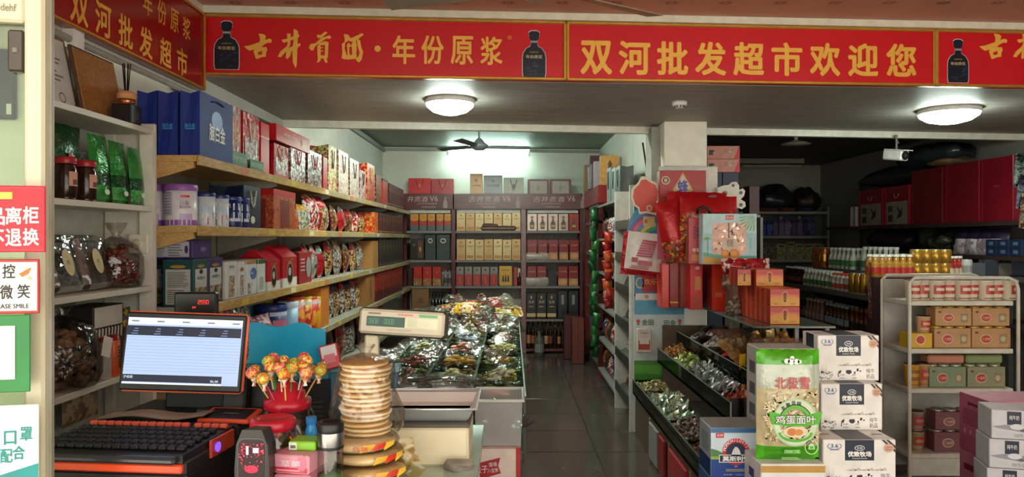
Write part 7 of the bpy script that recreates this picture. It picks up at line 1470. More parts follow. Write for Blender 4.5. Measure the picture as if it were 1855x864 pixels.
# carton behind and under the noodle bag
def dwhite(mb, w, d, h):
    f = front(w, d, h); mb.rect(f, .001, h * .86, w - .001, h * .97, M('#b98f4a', .35, .2), 1).rect(f, w * .16, h * .62, w * .3, h * .74, M('#2b3a6a', .4), 1).txt(f, w * .23, h * .68, h * .05, '优致', WHITE, w=w * .1, k=2)
    mb.ring(f, w * .86, h * .66, w * .09, h * .1, .003, M('#b5483a', .4), 1).txt(f, w * .86, h * .68, h * .04, '中国品质', M('#b5483a', .4), w=w * .12, k=2).txt(f, w * .86, h * .63, h * .04, '营养', M('#b5483a', .4), w=w * .08, k=2)
    mb.ell(f, w * .56, h * .56, w * .085, h * .14, M('#1d1a1a', .5), 1).ell(f, w * .56, h * .46, w * .065, h * .13, M('#d3a98a', .5), 2).poly(f, [(w * .48, h * .55), (w * .54, h * .6), (w * .64, h * .56), (w * .63, h * .52), (w * .56, h * .55), (w * .5, h * .5)], M('#1d1a1a', .5), 3)
    mb.txt(f, w * .2, h * .5, h * .08, '纯牛奶', M('#8a8a8c', .5), w=w * .2, k=2)
    g = leftf(w, d, h); mb.lines(g, d * .2, d * .8, h * .2, h * .5, 6, M('#6a6a70', .5), 1).rect(g, d * .3, h * .65, d * .6, h * .8, M('#2b3a6a', .4), 1)
zc = zt(832, 2.86)
o = carton('milk_carton', 'white gold banded milk carton under the green noodle bag', 'carton', xt(1495, 2.80) - xt(1378, 2.80), .2, zc - TZ, MW, dwhite); put(o, xt(1437, 2.80), 2.90, TZ)
o = carton('milk_carton', 'grey sided gold edged carton standing behind the green noodle bag', 'carton', .27, .16, zt(630, 3.1) - TZ, M('#b5b3ae', .45), lambda mb, w, d, h: (mb.rect(front(w, d, h), .001, h - .02, w - .001, h - .004, M('#b98f4a', .35, .2)), [mb.rect(leftf(w, d, h), d * .25, h * .1 + .09 * i, d * .7, h * .1 + .09 * i + .05, M('#5f5f66', .5)) for i in range(6)])); put(o, xt(1430, 3.1), 3.16, TZ)
# noodle bag
t = thing('noodle_bag', 'large clear noodle bag with bright green top and base bands', 'bag', (xt(1432, 2.83), 2.86, zc + .001)); nw, nh = xt(1489, 2.83) - xt(1374, 2.83), zt(634, 2.83) - zc
GNB = FOIL('#4fae1c', .3, .05, .3); WHB = FOIL('#c6d0c0', .25, .05, .3); NOO = M('#cdbd92', .5, 0, .14, 30, .5); 
MB().pouch(nw, nh, .085, [(.155, GNB), (.64, NOO), (.86, WHB), (.985, GNB), (1, M('#c9a24a', .4))], 12, 18, .3, .03, 0, 5, .03).build('bag_body', t)
yf = -.046; f = Fr((0, yf, 0), (1, 0, 0), (0, 0, 1)); mb = MB(); GP_ = M('#4fae1c', .4)
rr = random.Random(9)
for i in range(190):
    x = rr.uniform(-.42, .42) * nw; y = rr.uniform(.19, .62) * nh; a = rr.uniform(0, 3.1); l = rr.uniform(.008, .02)
    mb.poly(f, [(x + l * math.cos(a), y + l * math.sin(a)), (x + .005 * math.cos(a + 1.57), y + .005 * math.sin(a + 1.57)), (x - l * math.cos(a), y - l * math.sin(a)), (x - .005 * math.cos(a + 1.57), y - .005 * math.sin(a + 1.57))], (M('#dccfa8', .5), M('#c9b98a', .5), M('#e5dabb', .5), M('#bfa878', .5))[i % 4], 1 + .35 * (i % 3))
fl2 = mb.build('noodle_flakes', t); fl2['kind'] = 'stuff'
mb = MB(); cx, cy, rx = .012 * 1, nh * .36, nw * .36
mb.ring(f, cx, cy, rx, rx * 1.05, .006, M('#a9c49a', .4), 4, 40).ring(f, cx, cy, rx * .93, rx * .98, .02, M('#c9d6b8', .4), 4, 40).ring(f, cx, cy, rx * .74, rx * .78, .016, M('#5fae3a', .4), 4, 30, .3, PI - .3)
mb.poly(f, [(cx - nw * .42, nh * .46), (cx - nw * .15, nh * .425), (cx + nw * .15, nh * .425), (cx + nw * .42, nh * .46), (cx + nw * .37, nh * .345), (cx + nw * .12, nh * .325), (cx - nw * .12, nh * .325), (cx - nw * .37, nh * .345)], GP_, 6)
mb.ell(f, cx, nh * .275, nw * .2, nh * .05, M('#d9d2a8', .4), 5).ell(f, cx - .014, nh * .275, .018, .014, M('#c9783a', .45), 6).ell(f, cx + .012, nh * .272, .016, .012, M('#d08a4a', .45), 7).ring(f, cx, nh * .27, nw * .27, nh * .085, .01, GP_, 6, 20, PI, 2 * PI)
for i, ch in enumerate('手擀风味'): a = PI * .74 - .32 * i; mb.txt(f, cx + rx * .78 * math.cos(a), cy + rx * .84 * math.sin(a), .017, ch, INK, w=.016, k=7, rot=(a - PI / 2) * .5, bold=.02)
mb.txt(f, cx, nh * .385, .034, '鸡蛋面叶', M('#1f3a12', .4), w=nw * .64, k=7, bold=.07).txt(f, cx, nh * .385, .032, '鸡蛋面叶', WHITE, w=nw * .63, k=9, bold=.015)
mb.txt(f, 0, nh * .71, .045, '北极雪', M('#c03a3a', .4), w=nw * .55, k=6, bold=.015)
for a, b, r in ((-.02, .905, .011), (-.004, .90, .013), (.016, .90, .012), (.028, .9, .008), (.0, .935, .008)): mb.ell(f, a, nh * b, r, r * .9, M('#e6efe0', .4), 3, 12)
mb.ring(f, nw * .3, nh * .14, .026, .028, .003, M('#bfe0a8', .4), 4, 24).poly(f, [(nw * .3 - .012, nh * .12), (nw * .3 + .012, nh * .12), (nw * .3 + .01, nh * .16), (nw * .3, nh * .175), (nw * .3 - .01, nh * .16)], M('#bfe0a8', .4), 4).rect(f, nw * .3 - .007, nh * .125, nw * .3 + .007, nh * .15, GP_, 5)
mb.rect(f, -.03, nh * .085, .03, nh * .115, M('#bfe0a8', .4), 3).rect(f, -.029, nh * .088, .029, nh * .112, GP_, 4).txt(f, 0, nh * .1, .008, '净含量：1.5kg', M('#e0efd0', .4), w=.05, k=5).lines(f, -.04, .04, nh * .03, nh * .055, 2, M('#9fd07a', .4), 3)
mb.build('print', t)
MB().pouch(nw * 1.0, nh * .998, .096, [(1, CLEAR('#fbfbf8', .04, .06, .5))], 8, 12, .3, .06, 0.0005, 6, .03).build('glossy_film', t)
# blue yoghurt box
def dblue(mb, w, d, h):
    f = front(w, d, h); mb.rect(f, .001, .001, w - .001, h * .36, M('#173f8a', .35), 1).rect(f, .001, h * .36, w - .001, h * .9, M('#c9d8e4', .4), 1).poly(f, [(.001, h * .36), (w - .001, h * .36), (w - .001, h * .56), (w * .85, h * .54), (w * .7, h * .46), (w * .3, h * .46), (w * .12, h * .55), (.001, h * .58)], M('#4f7f4a', .4), 2).rect(f, .001, h * .36, w - .001, h * .42, M('#8aa83a', .4), 3)
    mb.ell(f, w * .5, h * .52, w * .27, h * .27, M('#c42a2e', .4), 4, 28).ell(f, w * .5, h * .5, w * .2, h * .2, M('#1c2c4a', .4), 5, 24).poly(f, [(w * .4, h * .44), (w * .44, h * .56), (w * .48, h * .62), (w * .53, h * .61), (w * .57, h * .55), (w * .6, h * .44)], M('#d8d8d8', .4), 6)
    for i, ch in enumerate('MOMCHILOVTSI'): a = PI * (.94 - .08 * i); mb.txt(f, w * (.5 + .235 * math.cos(a)), h * (.52 + .235 * math.sin(a)), .011, ch, WHITE, k=6, rot=a - PI / 2, bold=.03)
    mb.rect(f, w * .16, h * .3, w * .84, h * .46, WHITE, 6).rect(f, w * .175, h * .315, w * .825, h * .445, M('#14234a', .35), 7).txt(f, w * .5, h * .38, h * .1, '莫斯利安', WHITE, w=w * .54, k=8, bold=.05)
    mb.rect(f, w * .1, h * .8, w * .26, h * .9, M('#c8302e', .4), 4).txt(f, w * .18, h * .85, h * .06, '光明', WHITE, w=w * .12, k=5).txt(f, w * .5, h * .22, h * .03, '原味', WHITE, w=w * .06, k=4).lines(f, w * .3, w * .75, h * .12, h * .18, 2, M('#b5a060', .4), 3).txt(f, w * .5, h * .05, h * .03, '净含量：200g×12盒', M('#c4d0e4', .4), w=w * .5, k=4)
    g = leftf(w, d, h); mb.rect(g, .002, .002, d - .002, h * .36, M('#143672', .4), 1).lines(g, d * .2, d * .8, h * .45, h * .85, 7, M('#6a7280', .5), 1)
    mb.rect(topf(w, d, h), .002, .002, w - .002, d - .002, M('#8a8f8c', .4), 1).rect(f, .001, h * .9, w - .001, h - .001, M('#3f6f9f', .4), 1)
bz0 = zt(864, 3.0); bzt = zt(775, 3.0)
o = carton('yoghurt_box', 'blue and white yoghurt box with red arch emblem at the gondola foot', 'box', xt(1378, 3.0) - xt(1287, 3.0), .18, bzt - bz0, M('#a5b0b8', .42), dblue); put(o, xt(1333, 3.0), 3.09, bz0)
o = carton('yoghurt_box', 'plain blue box directly under the yoghurt box', 'box', .21, .19, bz0 - TZ - .001, M('#3a5a8a', .45)) if bz0 - TZ > .02 else None
if o: put(o, xt(1333, 3.0), 3.09, TZ)
t = thing('low_table', 'small low table under the blue yoghurt box', 'table', (xt(1333, 3.0) - .02, 3.09, 0)); pl_.location.x = 1.34
MB().cbox(-.1, -.12, .58, .1, .12, .615, M('#4a3c32', .5), .004).build('table_top', t); MB().box(-.03, -.03, 0, .03, .03, .58, M('#4a3c32', .5)).build('leg', t)

# ================================================================ RIGHT BACK ROOM
# shelf tower behind the pillar
tw = thing('shelf_tower', 'plain shelf tower standing behind the pillar', 'shelf', (2.08, 7.4, 0))
for z in (.1, .7, 1.3, 1.93): MB().box(-.36, -.2, z - .025, .36, .2, z, GREY).build('shelf', tw)
for x in (-.35, .35): MB().box(x - .012, -.2, 0, x + .012, .2, 1.93, M('#7a766e', .5)).build('side_panel', tw)
MB().box(-.36, .19, 0, .36, .2, 1.93, M('#6f6b64', .5)).build('back_panel', tw)
Y = 7.22
def dpink(mb, w, d, h):
    f = front(w, d, h); mb.poly(f, [(w * .82, .001), (w - .001, .001), (w - .001, h - .001), (w * .97, h - .001)], M('#c8353a', .4)).poly(f, [(w * .05, h * .3), (w * .05, h * .65), (w * .13, h * .7), (w * .22, h * .65), (w * .22, h * .55), (w * .17, h * .5), (w * .18, h * .3)], M('#2a2422', .4)).rect(f, w * .68, h * .5, w * .76, h * .85, M('#d8cfc4', .4)).lines(f, w * .5, w * .64, h * .5, h * .85, 4, M('#b06a5c', .4)).txt(f, w * .72, h * .68, h * .22, '酒', INK, k=3)
for i in range(2):
    z0 = zt(312 - 24 * i, Y); o = carton('gift_box', ('lower', 'upper')[i] + ' salmon pink box stacked beside the pillar top', 'box', xt(1340, Y) - xt(1281, Y), .25, zt(264, Y) - zt(288, Y) - .002, M('#c98474', .4), dpink); put(o, xt(1310.5, Y), Y + .12, z0)
for i, (a, b) in enumerate(((1281, 1308), (1309, 1338))):
    o = carton('gift_box', ('left', 'right')[i] + ' navy blue box under the salmon pink boxes', 'box', xt(b, Y) - xt(a, Y), .25, zt(312, Y) - 1.9305 - .002, M('#1c2746', .4), (lambda mb, w, d, h: mb.rect(front(w, d, h), w * .75, h * .15, w * .85, h * .35, M('#9aa4b8', .4))) if i else None); put(o, xt((a + b) / 2, Y), Y + .12, 1.9305)
for i, (px, w, h, c) in enumerate(((1348, .1, .28, '#3c1216'), )):
    o = carton('gift_box', 'dark maroon box right of the navy boxes', 'box', w, .2, h, M(c, .4)); put(o, 2.36, 7.3, 1.9305)
for zi, z in enumerate((.1, .7, 1.3)):
    for j in range(4): o = carton('carton', f'{ORD[j]} dim carton on the {("bottom", "middle", "upper")[zi]} shelf of the tower', 'box', .15, .3, .34, M(('#3a3430', '#4a2a26', '#2a3040', '#54483a')[(j + zi) % 4], .5)); put(o, 1.82 + .17 * j, 7.4, z + .001)
# detergent shelf on the far right wall
Y = 11.35
ds = thing('back_shelf', 'grey shelves along the dark far wall of the right room', 'shelf', (4.1, 11.6, 0))
def dl(o): o.location = (-4.1, -11.6, 0); return o
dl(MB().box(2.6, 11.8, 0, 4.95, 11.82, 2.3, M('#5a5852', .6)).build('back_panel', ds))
for py in (383, 427, 470, 520, 570, 620): dl(MB().box(2.6, Y, zt(py, Y) - .04, 4.85, 11.8, zt(py, Y), M('#8d8b84', .5)).build('shelf', ds))
for x in (2.6, 3.7, 4.84): dl(MB().box(x, Y, 0, x + .03, Y + .03, 2.2, GREY).build('upright', ds))
zs = zt(427, Y)
jug = None
DC = ('#6a5a7a', '#54476a', '#2a4a8a', '#2f55a0', '#5f4f72', '#6f6080', '#7d7088', '#4d4260', '#6a5a7a', '#37325a', '#5a4e70')
for i, c in enumerate(DC):
    px = 1362 + 11.2 * i; h = .3 if i not in (2, 3) else .26; w = .09
    o = tag(MB().cbox(-w / 2, -.04, 0, w / 2, .04, h * .7, M(c, .35), .012).lathe([(.042, h * .7), (.03, h * .8), (.018, h * .86)], M(c, .35), 12).build('detergent_bottle'), f'{ORD[i]} detergent bottle from the left on the far dark shelf', 'bottle', 'detergent bottles'); put(o, xt(px, Y), Y + .08, zs + .001)
    MB().lathe([(.02, h * .85), (.02, h)], M('#b5b0b8' if i % 3 == 2 else '#3f5a9a', .4), 10).build('cap', o)
    if i % 3 == 0: MB().tube([(w * .3, -.045, h * .3), (w * .5, -.05, h * .5), (w * .2, -.045, h * .66)], .008, M('#a59ab0', .4), 6).build('handle', o)
zs = zt(470, Y)
for i in range(11):
    c = PAT(['#8a8448', '#6a6636', '#b5ac7a', '#4f4a30', '#9a9468'], 60, .3) if 2 < i < 8 else PAT(['#4a3f34', '#6a5a44', '#8a7a5a', '#2f2822'], 60, .3)
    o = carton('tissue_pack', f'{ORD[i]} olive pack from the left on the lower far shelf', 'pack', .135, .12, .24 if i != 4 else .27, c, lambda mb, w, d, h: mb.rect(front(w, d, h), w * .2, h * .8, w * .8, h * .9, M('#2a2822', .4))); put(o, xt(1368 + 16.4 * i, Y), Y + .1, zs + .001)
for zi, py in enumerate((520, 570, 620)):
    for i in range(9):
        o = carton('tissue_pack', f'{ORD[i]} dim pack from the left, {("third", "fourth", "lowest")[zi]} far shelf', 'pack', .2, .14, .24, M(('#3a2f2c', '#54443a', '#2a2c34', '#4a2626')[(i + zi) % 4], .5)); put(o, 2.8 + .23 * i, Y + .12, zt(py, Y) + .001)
BLK = M('#161618', .3, 0, .3, 10, .5); BLK2 = M('#23272a', .3, 0, .3, 10, .5)
def lump(name, label, x, y, z, sx, sy, sz, m, cat='bag', seed=0, rz=0):
    rr = random.Random(seed); mb = MB(); mb.sph((0, 0, sz), sx, sy, sz, m, 16, 9)
    mb.v = [(a + .12 * sx * math.sin(7 * b / sy + seed), b + .1 * sy * math.sin(6 * a / sx + seed), max(0, c * (1 + .18 * math.sin(5 * a / sx + 4 * b / sy + seed)))) for a, b, c in mb.v]
    return put(tag(mb.build(name), label, cat), x, y, z, rz)
zs = zt(383, Y)
lump('garment_bag', 'black bag lump leftmost on the upper far shelf', xt(1365, Y), Y + .2, zs, .26, .2, .17, BLK, seed=1); lump('garment_bag', 'wide dark green black bag lump in the middle of the upper far shelf', xt(1415, Y), Y + .22, zs, .34, .2, .19, BLK2, seed=2); lump('garment_bag', 'dark brown bag lump at the right of the upper far shelf', xt(1470, Y), Y + .2, zs, .22, .2, .17, M('#2c1c1c', .5, 0, .2, 10, .4), seed=3)
for i, (px, c) in enumerate(((1392, '#4a1818'), (1432, '#5a1f1c'), (1454, '#1d2a44'))):
    o = carton('folded_cloth', ('first dark red', 'second dark red', 'dark blue')[i] + ' folded cloth before the bag lumps on the far shelf', 'cloth', .3, .1, .06, M(c, .7), None, None, .02); put(o, xt(px, Y), Y + .01, zs + .001)
# ---- drinks gondola seen along its left face
dg = thing('drinks_gondola', 'dark drinks gondola with stepped shelves in the right room', 'shelf', (3.8, 8.1, 0))
def pl(o): o.location = (-3.8, -8.1, 0); return o
DGM = M('#4a4846', .4)
for z, x0, x1 in ((1.15, 3.42, 3.75), (.75, 3.42, 3.9), (.35, 3.42, 3.9), (1.35, 3.75, 4.25)): pl(MB().box(x0, 6.95, z - .03, x1, 9.5, z, DGM).cbox(x0 - .012, 6.95, z - .05, x0, 9.5, z + .005, M('#6a6662', .35), .003).build('shelf', dg))
pl(MB().box(3.88, 6.97, 0, 3.92, 9.5, 1.3, M('#2a2826', .5)).build('back_panel', dg)); pl(MB().box(3.4, 6.92, 0, 4.25, 6.95, 1.13, M('#3a2c2a', .5)).build('end_panel', dg))
# patterned red end crate cover and deck
o = tag(MB().cbox(-.2, -.14, 0, .2, .14, .40, PAT(['#6a2a2c', '#8a3a38', '#a0746c', '#4a1c20', '#7a3030', '#c0a49a'], 34, .4, 0, 0), .004).build('patterned_crate'), 'tall dusky red patterned crate left of the white can rack', 'crate'); put(o, xt(1630, 6.7), 6.74, .955)
o = carton('crate', 'dark crate carrying the dusky red patterned crate', 'crate', .42, .3, .95, M('#3a2422', .5)); put(o, xt(1630, 6.7), 6.74, .002)
dk = thing('drinks_table', 'table holding gold cans behind the white can rack', 'table', (3.75, 6.75, 0)); MB().box(-.18, -.15, 1.30, .62, .17, 1.35, M('#5a5650', .4)).build('table_top', dk)
for a in (.0, .59): MB().box(a - .02, -.02, 0, a + .02, .02, 1.3, DGM).build('leg', dk)
def rows(proto_fn, n, pos, lab, grp):
    pr = None
    for i in range(n):
        lb = lab(i)
        if pr is None: o = pr = proto_fn(lb, grp)
        else: o = dup(pr, (0, 0, 0), label=lb)
        x, y, z = pos(i); put(o, x, y, z, R.uniform(-.4, .4))
def mk(r, h, body, cap, lab, **k): return lambda lb, grp: bottle(k.get('name', 'drink_bottle'), lb, r, h, M(body, .2), M(cap, .35), grp, lab if not isinstance(lab, str) else M(lab, .4), k.get('n', 10), cap_h=k.get('ch', .1), neck=k.get('neck', .36))
def can(r, h, body, band=None):
    def fn(lb, grp):
        o = tag(MB().lathe([(r * .85, 0), (r, h * .06), (r, h * .9), (r * .85, h * .98)], body, 12).build('drink_can'), lb, 'can', grp)
        MB().lathe([(r * .86, h * .975), (r * .86, h), (r * .8, h * .985), (.001, h * .985)], SILV, 12, cap=False).build('can_top', o)
        if band: mb = MB(); curved(mb, r, -PI, PI, h * .3, h * .65, band, 1, 12); mb.build('can_band', o)
        return o
    return fn
GCAN = M('#b5822c', .25, .6); 
# shelf 1.15, from the far end
rows(mk(.035, .2, '#2a1814', '#c9c4bc', '#8a3a34'), 14, lambda i: (3.50 + .1 * (i % 2), 9.4 - .085 * (i // 2), 1.151), lambda i: f'{ORD[i]} dark cola bottle from the far end, upper drinks shelf', 'dark bottles on the upper drinks shelf')
rows(mk(.036, .19, '#cfcdc0', '#d9d6cc', '#3f7a44', neck=.5), 16, lambda i: (3.48 + .1 * (i % 2), 8.75 - .1 * (i // 2), 1.151), lambda i: f'{ORD[i]} white milk drink bottle from the far end, upper drinks shelf', 'white bottles on the upper drinks shelf')
rows(mk(.036, .18, '#c9c2b5', '#b5442c', '#b5442c', neck=.6), 8, lambda i: (3.47 + .1 * (i % 2), 7.95 - .1 * (i // 2), 1.151), lambda i: f'{ORD[i]} red capped drink bottle, upper drinks shelf', 'red capped bottles on the upper drinks shelf')
rows(can(.045, .2, GCAN), 6, lambda i: (3.47 + .1 * (i % 2), 7.52 - .12 * (i // 2), 1.151), lambda i: f'{ORD[i]} gold drink can at the near end, upper drinks shelf', 'gold cans on the upper drinks shelf')
rows(can(.045, .17, SILV, M('#b5b0a4', .3, .4)), 4, lambda i: (3.47 + .1 * (i % 2), 7.12 - .1 * (i // 2), 1.151), lambda i: f'{ORD[i]} silver drink can at the near end, upper drinks shelf', 'silver cans on the upper drinks shelf')
# upper step
rows(can(.05, .24, M('#b5652a', .3, .3), GCAN), 6, lambda i: (3.83 + .11 * (i % 2), 9.3 - .12 * (i // 2), 1.351), lambda i: f'{ORD[i]} copper drink can on the top drinks step', 'copper cans on the top drinks step')
rows(mk(.042, .24, '#d6d4c8', '#e0ddd2', '#4a8a4a', neck=.5), 12, lambda i: (3.83 + .11 * (i % 2), 8.85 - .11 * (i // 2), 1.351), lambda i: f'{ORD[i]} white and green bottle of the far pack on the top step', 'far white and green bottles on the top step')
rows(mk(.042, .26, '#d0d2c4', '#dcdad0', '#2f7a3a', neck=.5), 10, lambda i: (3.83 + .11 * (i % 2), 8.02 - .11 * (i // 2), 1.351), lambda i: f'{ORD[i]} white and green bottle of the near pack on the top step', 'near white and green bottles on the top step')
rows(can(.05, .2, GCAN), 3, lambda i: (3.85, 7.42 - .13 * i, 1.351), lambda i: f'{ORD[i]} single gold can on the top drinks step', 'gold cans on the top drinks step')
# shelf .75
rows(mk(.034, .24, '#24302a', '#3a6a3a', '#6a5a4a'), 12, lambda i: (3.49 + .1 * (i % 2), 9.3 - .09 * (i // 2), .751), lambda i: f'{ORD[i]} dark green bottle from the far end, middle drinks shelf', 'dark green bottles on the middle drinks shelf')
rows(mk(.036, .25, '#8a6a5a', '#c9b09a', '#b59a8a', neck=.45), 10, lambda i: (3.49 + .1 * (i % 2), 8.72 - .1 * (i // 2), .751), lambda i: f'{ORD[i]} pinkish bottle on the middle drinks shelf', 'pinkish bottles on the middle drinks shelf')
rows(mk(.036, .24, '#5a3a24', '#b5c4c9', '#8fb0b8', neck=.45), 12, lambda i: (3.49 + .1 * (i % 2), 8.18 - .095 * (i // 2), .751), lambda i: f'{ORD[i]} pale labelled brown bottle on the middle drinks shelf', 'pale labelled bottles on the middle drinks shelf')
rows(mk(.036, .24, '#6a3418', '#b5703a', '#1d1a1a', neck=.45), 8, lambda i: (3.49 + .1 * (i % 2), 7.58 - .1 * (i // 2), .751), lambda i: f'{ORD[i]} dark labelled amber bottle on the middle drinks shelf', 'dark labelled bottles on the middle drinks shelf')
rows(can(.06, .17, M('#a03028', .35), M('#c9b5a4', .4)), 4, lambda i: (3.5, 7.14 - .13 * (i % 2), .751 + .171 * (i // 2)), lambda i: f'{("far lower", "near lower", "far upper", "near upper")[i]} red can at the middle drinks shelf end', 'red cans at the shelf end')
rows(mk(.034, .24, '#1d1c1e', '#6a6662', '#4a4644'), 20, lambda i: (3.49 + .1 * (i % 2), 9.2 - .11 * (i // 2), .351), lambda i: f'{ORD[i]} black bottle on the lowest drinks shelf', 'black bottles on the lowest drinks shelf')
# gold and red drinks on the deck
rows(mk(.038, .2, '#a8752a', '#cfcabd', '#b02a24', neck=.5), 12, lambda i: (xt(1580 + 12.5 * (i % 6), 6.75) , 6.70 + .1 * (i // 6), 1.356), lambda i: f'{ORD[i]} gold and red bottle on the patterned crate', 'gold and red bottles on the crate')
rows(can(.058, .125, M('#b98a34', .25, .6)), 8, lambda i: (xt(1657 + 17 * (i % 4), 6.75), 6.72, 1.351 + .126 * (i // 4)), lambda i: f'{("first", "second", "third", "fourth")[i % 4]} large gold can in the {("lower", "upper")[i // 4]} tier behind the can rack', 'large gold cans in two tiers')
rows(mk(.04, .19, '#a02a22', '#d0cbc0', '#c9b09a', neck=.6), 3, lambda i: (xt(1716 + 11 * i, 6.75), 6.7 + .03 * i, 1.351), lambda i: f'{ORD[i]} red bottle right of the large gold cans', 'red bottles by the gold cans')
o = can(.045, .16, M('#b5b3ac', .4), M('#8f8d88', .4))('plain white can right of the red bottles on the deck', None); put(o, xt(1754, 6.7), 6.72, 1.351)
for i in range(4):
    o = carton('tissue_pack', f'{ORD[i]} dim grey pack right of the white can', 'pack', .13, .1, .12 + .03 * (i % 2), M(('#5a5c60', '#3a3e48', '#6a6864', '#444a58')[i], .5)); put(o, xt(1786 + 24 * i, 6.8), 6.95, 1.351)
ex = thing('drinks_table', 'second dim table at the right edge behind the can rack', 'table', (4.6, 6.9, 0)); MB().box(-.22, -.2, 1.30, .36, .2, 1.35, M('#4a4642', .4)).build('table_top', ex); MB().box(.02, -.02, 0, .06, .02, 1.3, DGM).build('leg', ex)
# ---- white can rack
Y = 4.6
wr2 = thing('can_rack', 'white metal rack of porridge cans in the right room', 'rack', (xt(1745, Y), Y + .16, 0))
def vl(o): o.location = -wr2.location; return o
xa, xb = xt(1646, Y), xt(1842, Y); WM = M('#c9c6b6', .4)
SZ = [zt(p, Y) for p in (545, 632, 704, 822)]
for z in SZ: vl(MB().cbox(xa, Y, z - .03, xb - .02, Y + .32, z, WM, .004).build('shelf', wr2))
vl(MB().box(xa, Y + .31, .2, xb - .02, Y + .32, SZ[0] + .12, M('#a5a398', .5)).build('back_panel', wr2))
vl(MB().cbox(xa, Y - .005, zt(862, Y), xb - .2, Y + .02, SZ[3] - .03, WM, .004).build('kick_panel', wr2))
zt_ = zt(503, Y)
for yy in (Y - .012, Y + .33): vl(MB().tube([(xa, yy, 0), (xa, yy, zt_ - .03), (xa + .03, yy, zt_), (xb - .06, yy, zt_ + .0), (xb - .015, yy, zt_ - .02), (xb, yy, zt_ - .07), (xb, yy, 0)], .011, WM, 8).build('tube_frame', wr2))
for xx in (xa, xb): vl(MB().tube([(xx, Y - .012, .1), (xx, Y + .33, .1)], .01, WM, 6).build('tube_frame', wr2))
PRI = M('#b5382e', .4); CRE = M('#d6cbb5', .4)
def cup(lb, grp, c1=CRE, c2=PRI, r=.05, h=.125, lid=None):
    o = tag(MB().lathe([(r * .8, 0), (r * .82, .004), (r, h * .92), (r * 1.04, h * .94), (r * 1.03, h)], c1, 16).build('porridge_cup'), lb, 'cup', grp)
    MB().lathe([(r * 1.03, h * .985), (r * .95, h + .004), (.001, h + .004)], lid or M('#4a3a34', .4), 16, cap=False).build('lid', o)
    mb = MB(); rr = r * .93; curved(mb, rr + .003, -.75, .75, h * .3, h * .75, c2, 1, 6); curved(mb, rr + .005, -.5, .5, h * .47, h * .62, c1, 2, 6); curved(mb, r * .84 + .002, -1, 1, h * .06, h * .12, M('#8a5a3a', .4), 1, 6); mb.build('print', o); return o
pr = None
for i, px in enumerate((1654, 1672, 1696, 1721, 1743, 1762, 1785, 1807, 1828)):
    lb = f'{ORD[i]} cream and red porridge cup from the left, top shelf of the can rack'
    if pr is None: o = pr = cup(lb, 'porridge cups on the top rack shelf')
    else: o = dup(pr, (0, 0, 0), label=lb)
    put(o, xt(px, Y + .08), Y + .08 + .03 * (i % 2), SZ[0] + .001, R.uniform(-.5, .5))
def dpack(c, oc):
    def f_(mb, w, d, h):
        f = front(w, d, h); mb.rect(f, .002, .002, w - .002, h * .94, c, 1).ell(f, w * .36, h * .45, w * .15, h * .24, M('#cdbd9c', .4), 2).ell(f, w * .36, h * .45, w * .13, h * .2, oc, 3).txt(f, w * .36, h * .45, h * .14, '八宝粥', M('#d9cdb4', .4), w=w * .2, k=4).rect(f, w * .7, h * .2, w * .9, h * .7, M('#8a7a5a', .45), 2).ell(f, w * .8, h * .45, w * .07, h * .14, M('#b5a684', .45), 3).ell(f, w * .12, h * .78, w * .05, h * .06, M('#6a4a2c', .4), 2)
        for s in range(2): mb.rect(leftf(w, d, h), .01 + s * d * .5, .01, d * .45 + s * d * .5, h * .8, c, 1)
    return f_
def pack3(label, px0, px1, pya, z, c, oc, lidc, top=None):
    w = xt(px1, Y) - xt(px0, Y); h = zt(pya, Y) - z
    o = carton('can_pack', label, 'pack', w, .11, h * .9, M(c, .4), dpack(M(c, .4), oc)); put(o, xt((px0 + px1) / 2, Y), Y + .10, z + .001)
    for i in range(3): MB().lathe([(w / 6.6, h * .9), (w / 6.6, h), (w / 7.4, h - .003), (.001, h - .003)], lidc, 14, (w * (-.333 + .333 * i), 0, 0), cap=False).build('can_top', o)
    return o
TAN = '#b58a5c'; LT_ = M('#c9a04a', .3, .4)
zr = SZ[1]; h1 = zt(594, Y)
pack3('upper left tan shrink pack on the second rack shelf', 1702, 1768, 556, zt(592, Y), TAN, PRI, LT_); pack3('upper right tan shrink pack on the second rack shelf', 1770, 1838, 556, zt(592, Y), TAN, PRI, LT_)
pack3('lower left tan shrink pack on the second rack shelf', 1700, 1767, 592.5, zr, TAN, PRI, LT_); pack3('lower right tan shrink pack on the second rack shelf', 1769, 1840, 592.5, zr, TAN, PRI, LT_)
o = carton('can_pack', 'bright yellow half tray with a cup on the second rack shelf', 'pack', xt(1695, Y) - xt(1651, Y), .11, zt(605, Y) - zr, M('#c99f1c', .4), lambda mb, w, d, h: (mb.ell(front(w, d, h), w * .5, h * .55, w * .2, h * .35, M('#d9c9a4', .4), 1), mb.ell(front(w, d, h), w * .5, h * .55, w * .17, h * .28, PRI, 2))); put(o, xt(1673, Y), Y + .09, zr + .001)
o = cup('porridge cup standing in the yellow half tray', None, M('#c9a57a', .4), PRI, .042, .1); put(o, xt(1672, Y + .1), Y + .1, zt(605, Y) + .002)
zr = SZ[2]
for i, px in enumerate((1651, 1676)): o = cup(('narrow amber', 'single brown')[i] + ' porridge cup on the third rack shelf', None, M(('#c98f2c', '#b5895c')[i], .4), PRI if i else M('#8a5a1c', .4), .047, .14); put(o, xt(px, Y + .08), Y + .08 + .02 * i, zr + .001)
pack3('grey green shrink pack under the salmon box on the third rack shelf', 1691, 1758, 663, zr, '#7a8a6a', PRI, M('#b5b09a', .3, .4)); pack3('grey green shrink pack under the olive box on the third rack shelf', 1761, 1830, 663, zr, '#8a8a6a', PRI, M('#b5b09a', .3, .4))
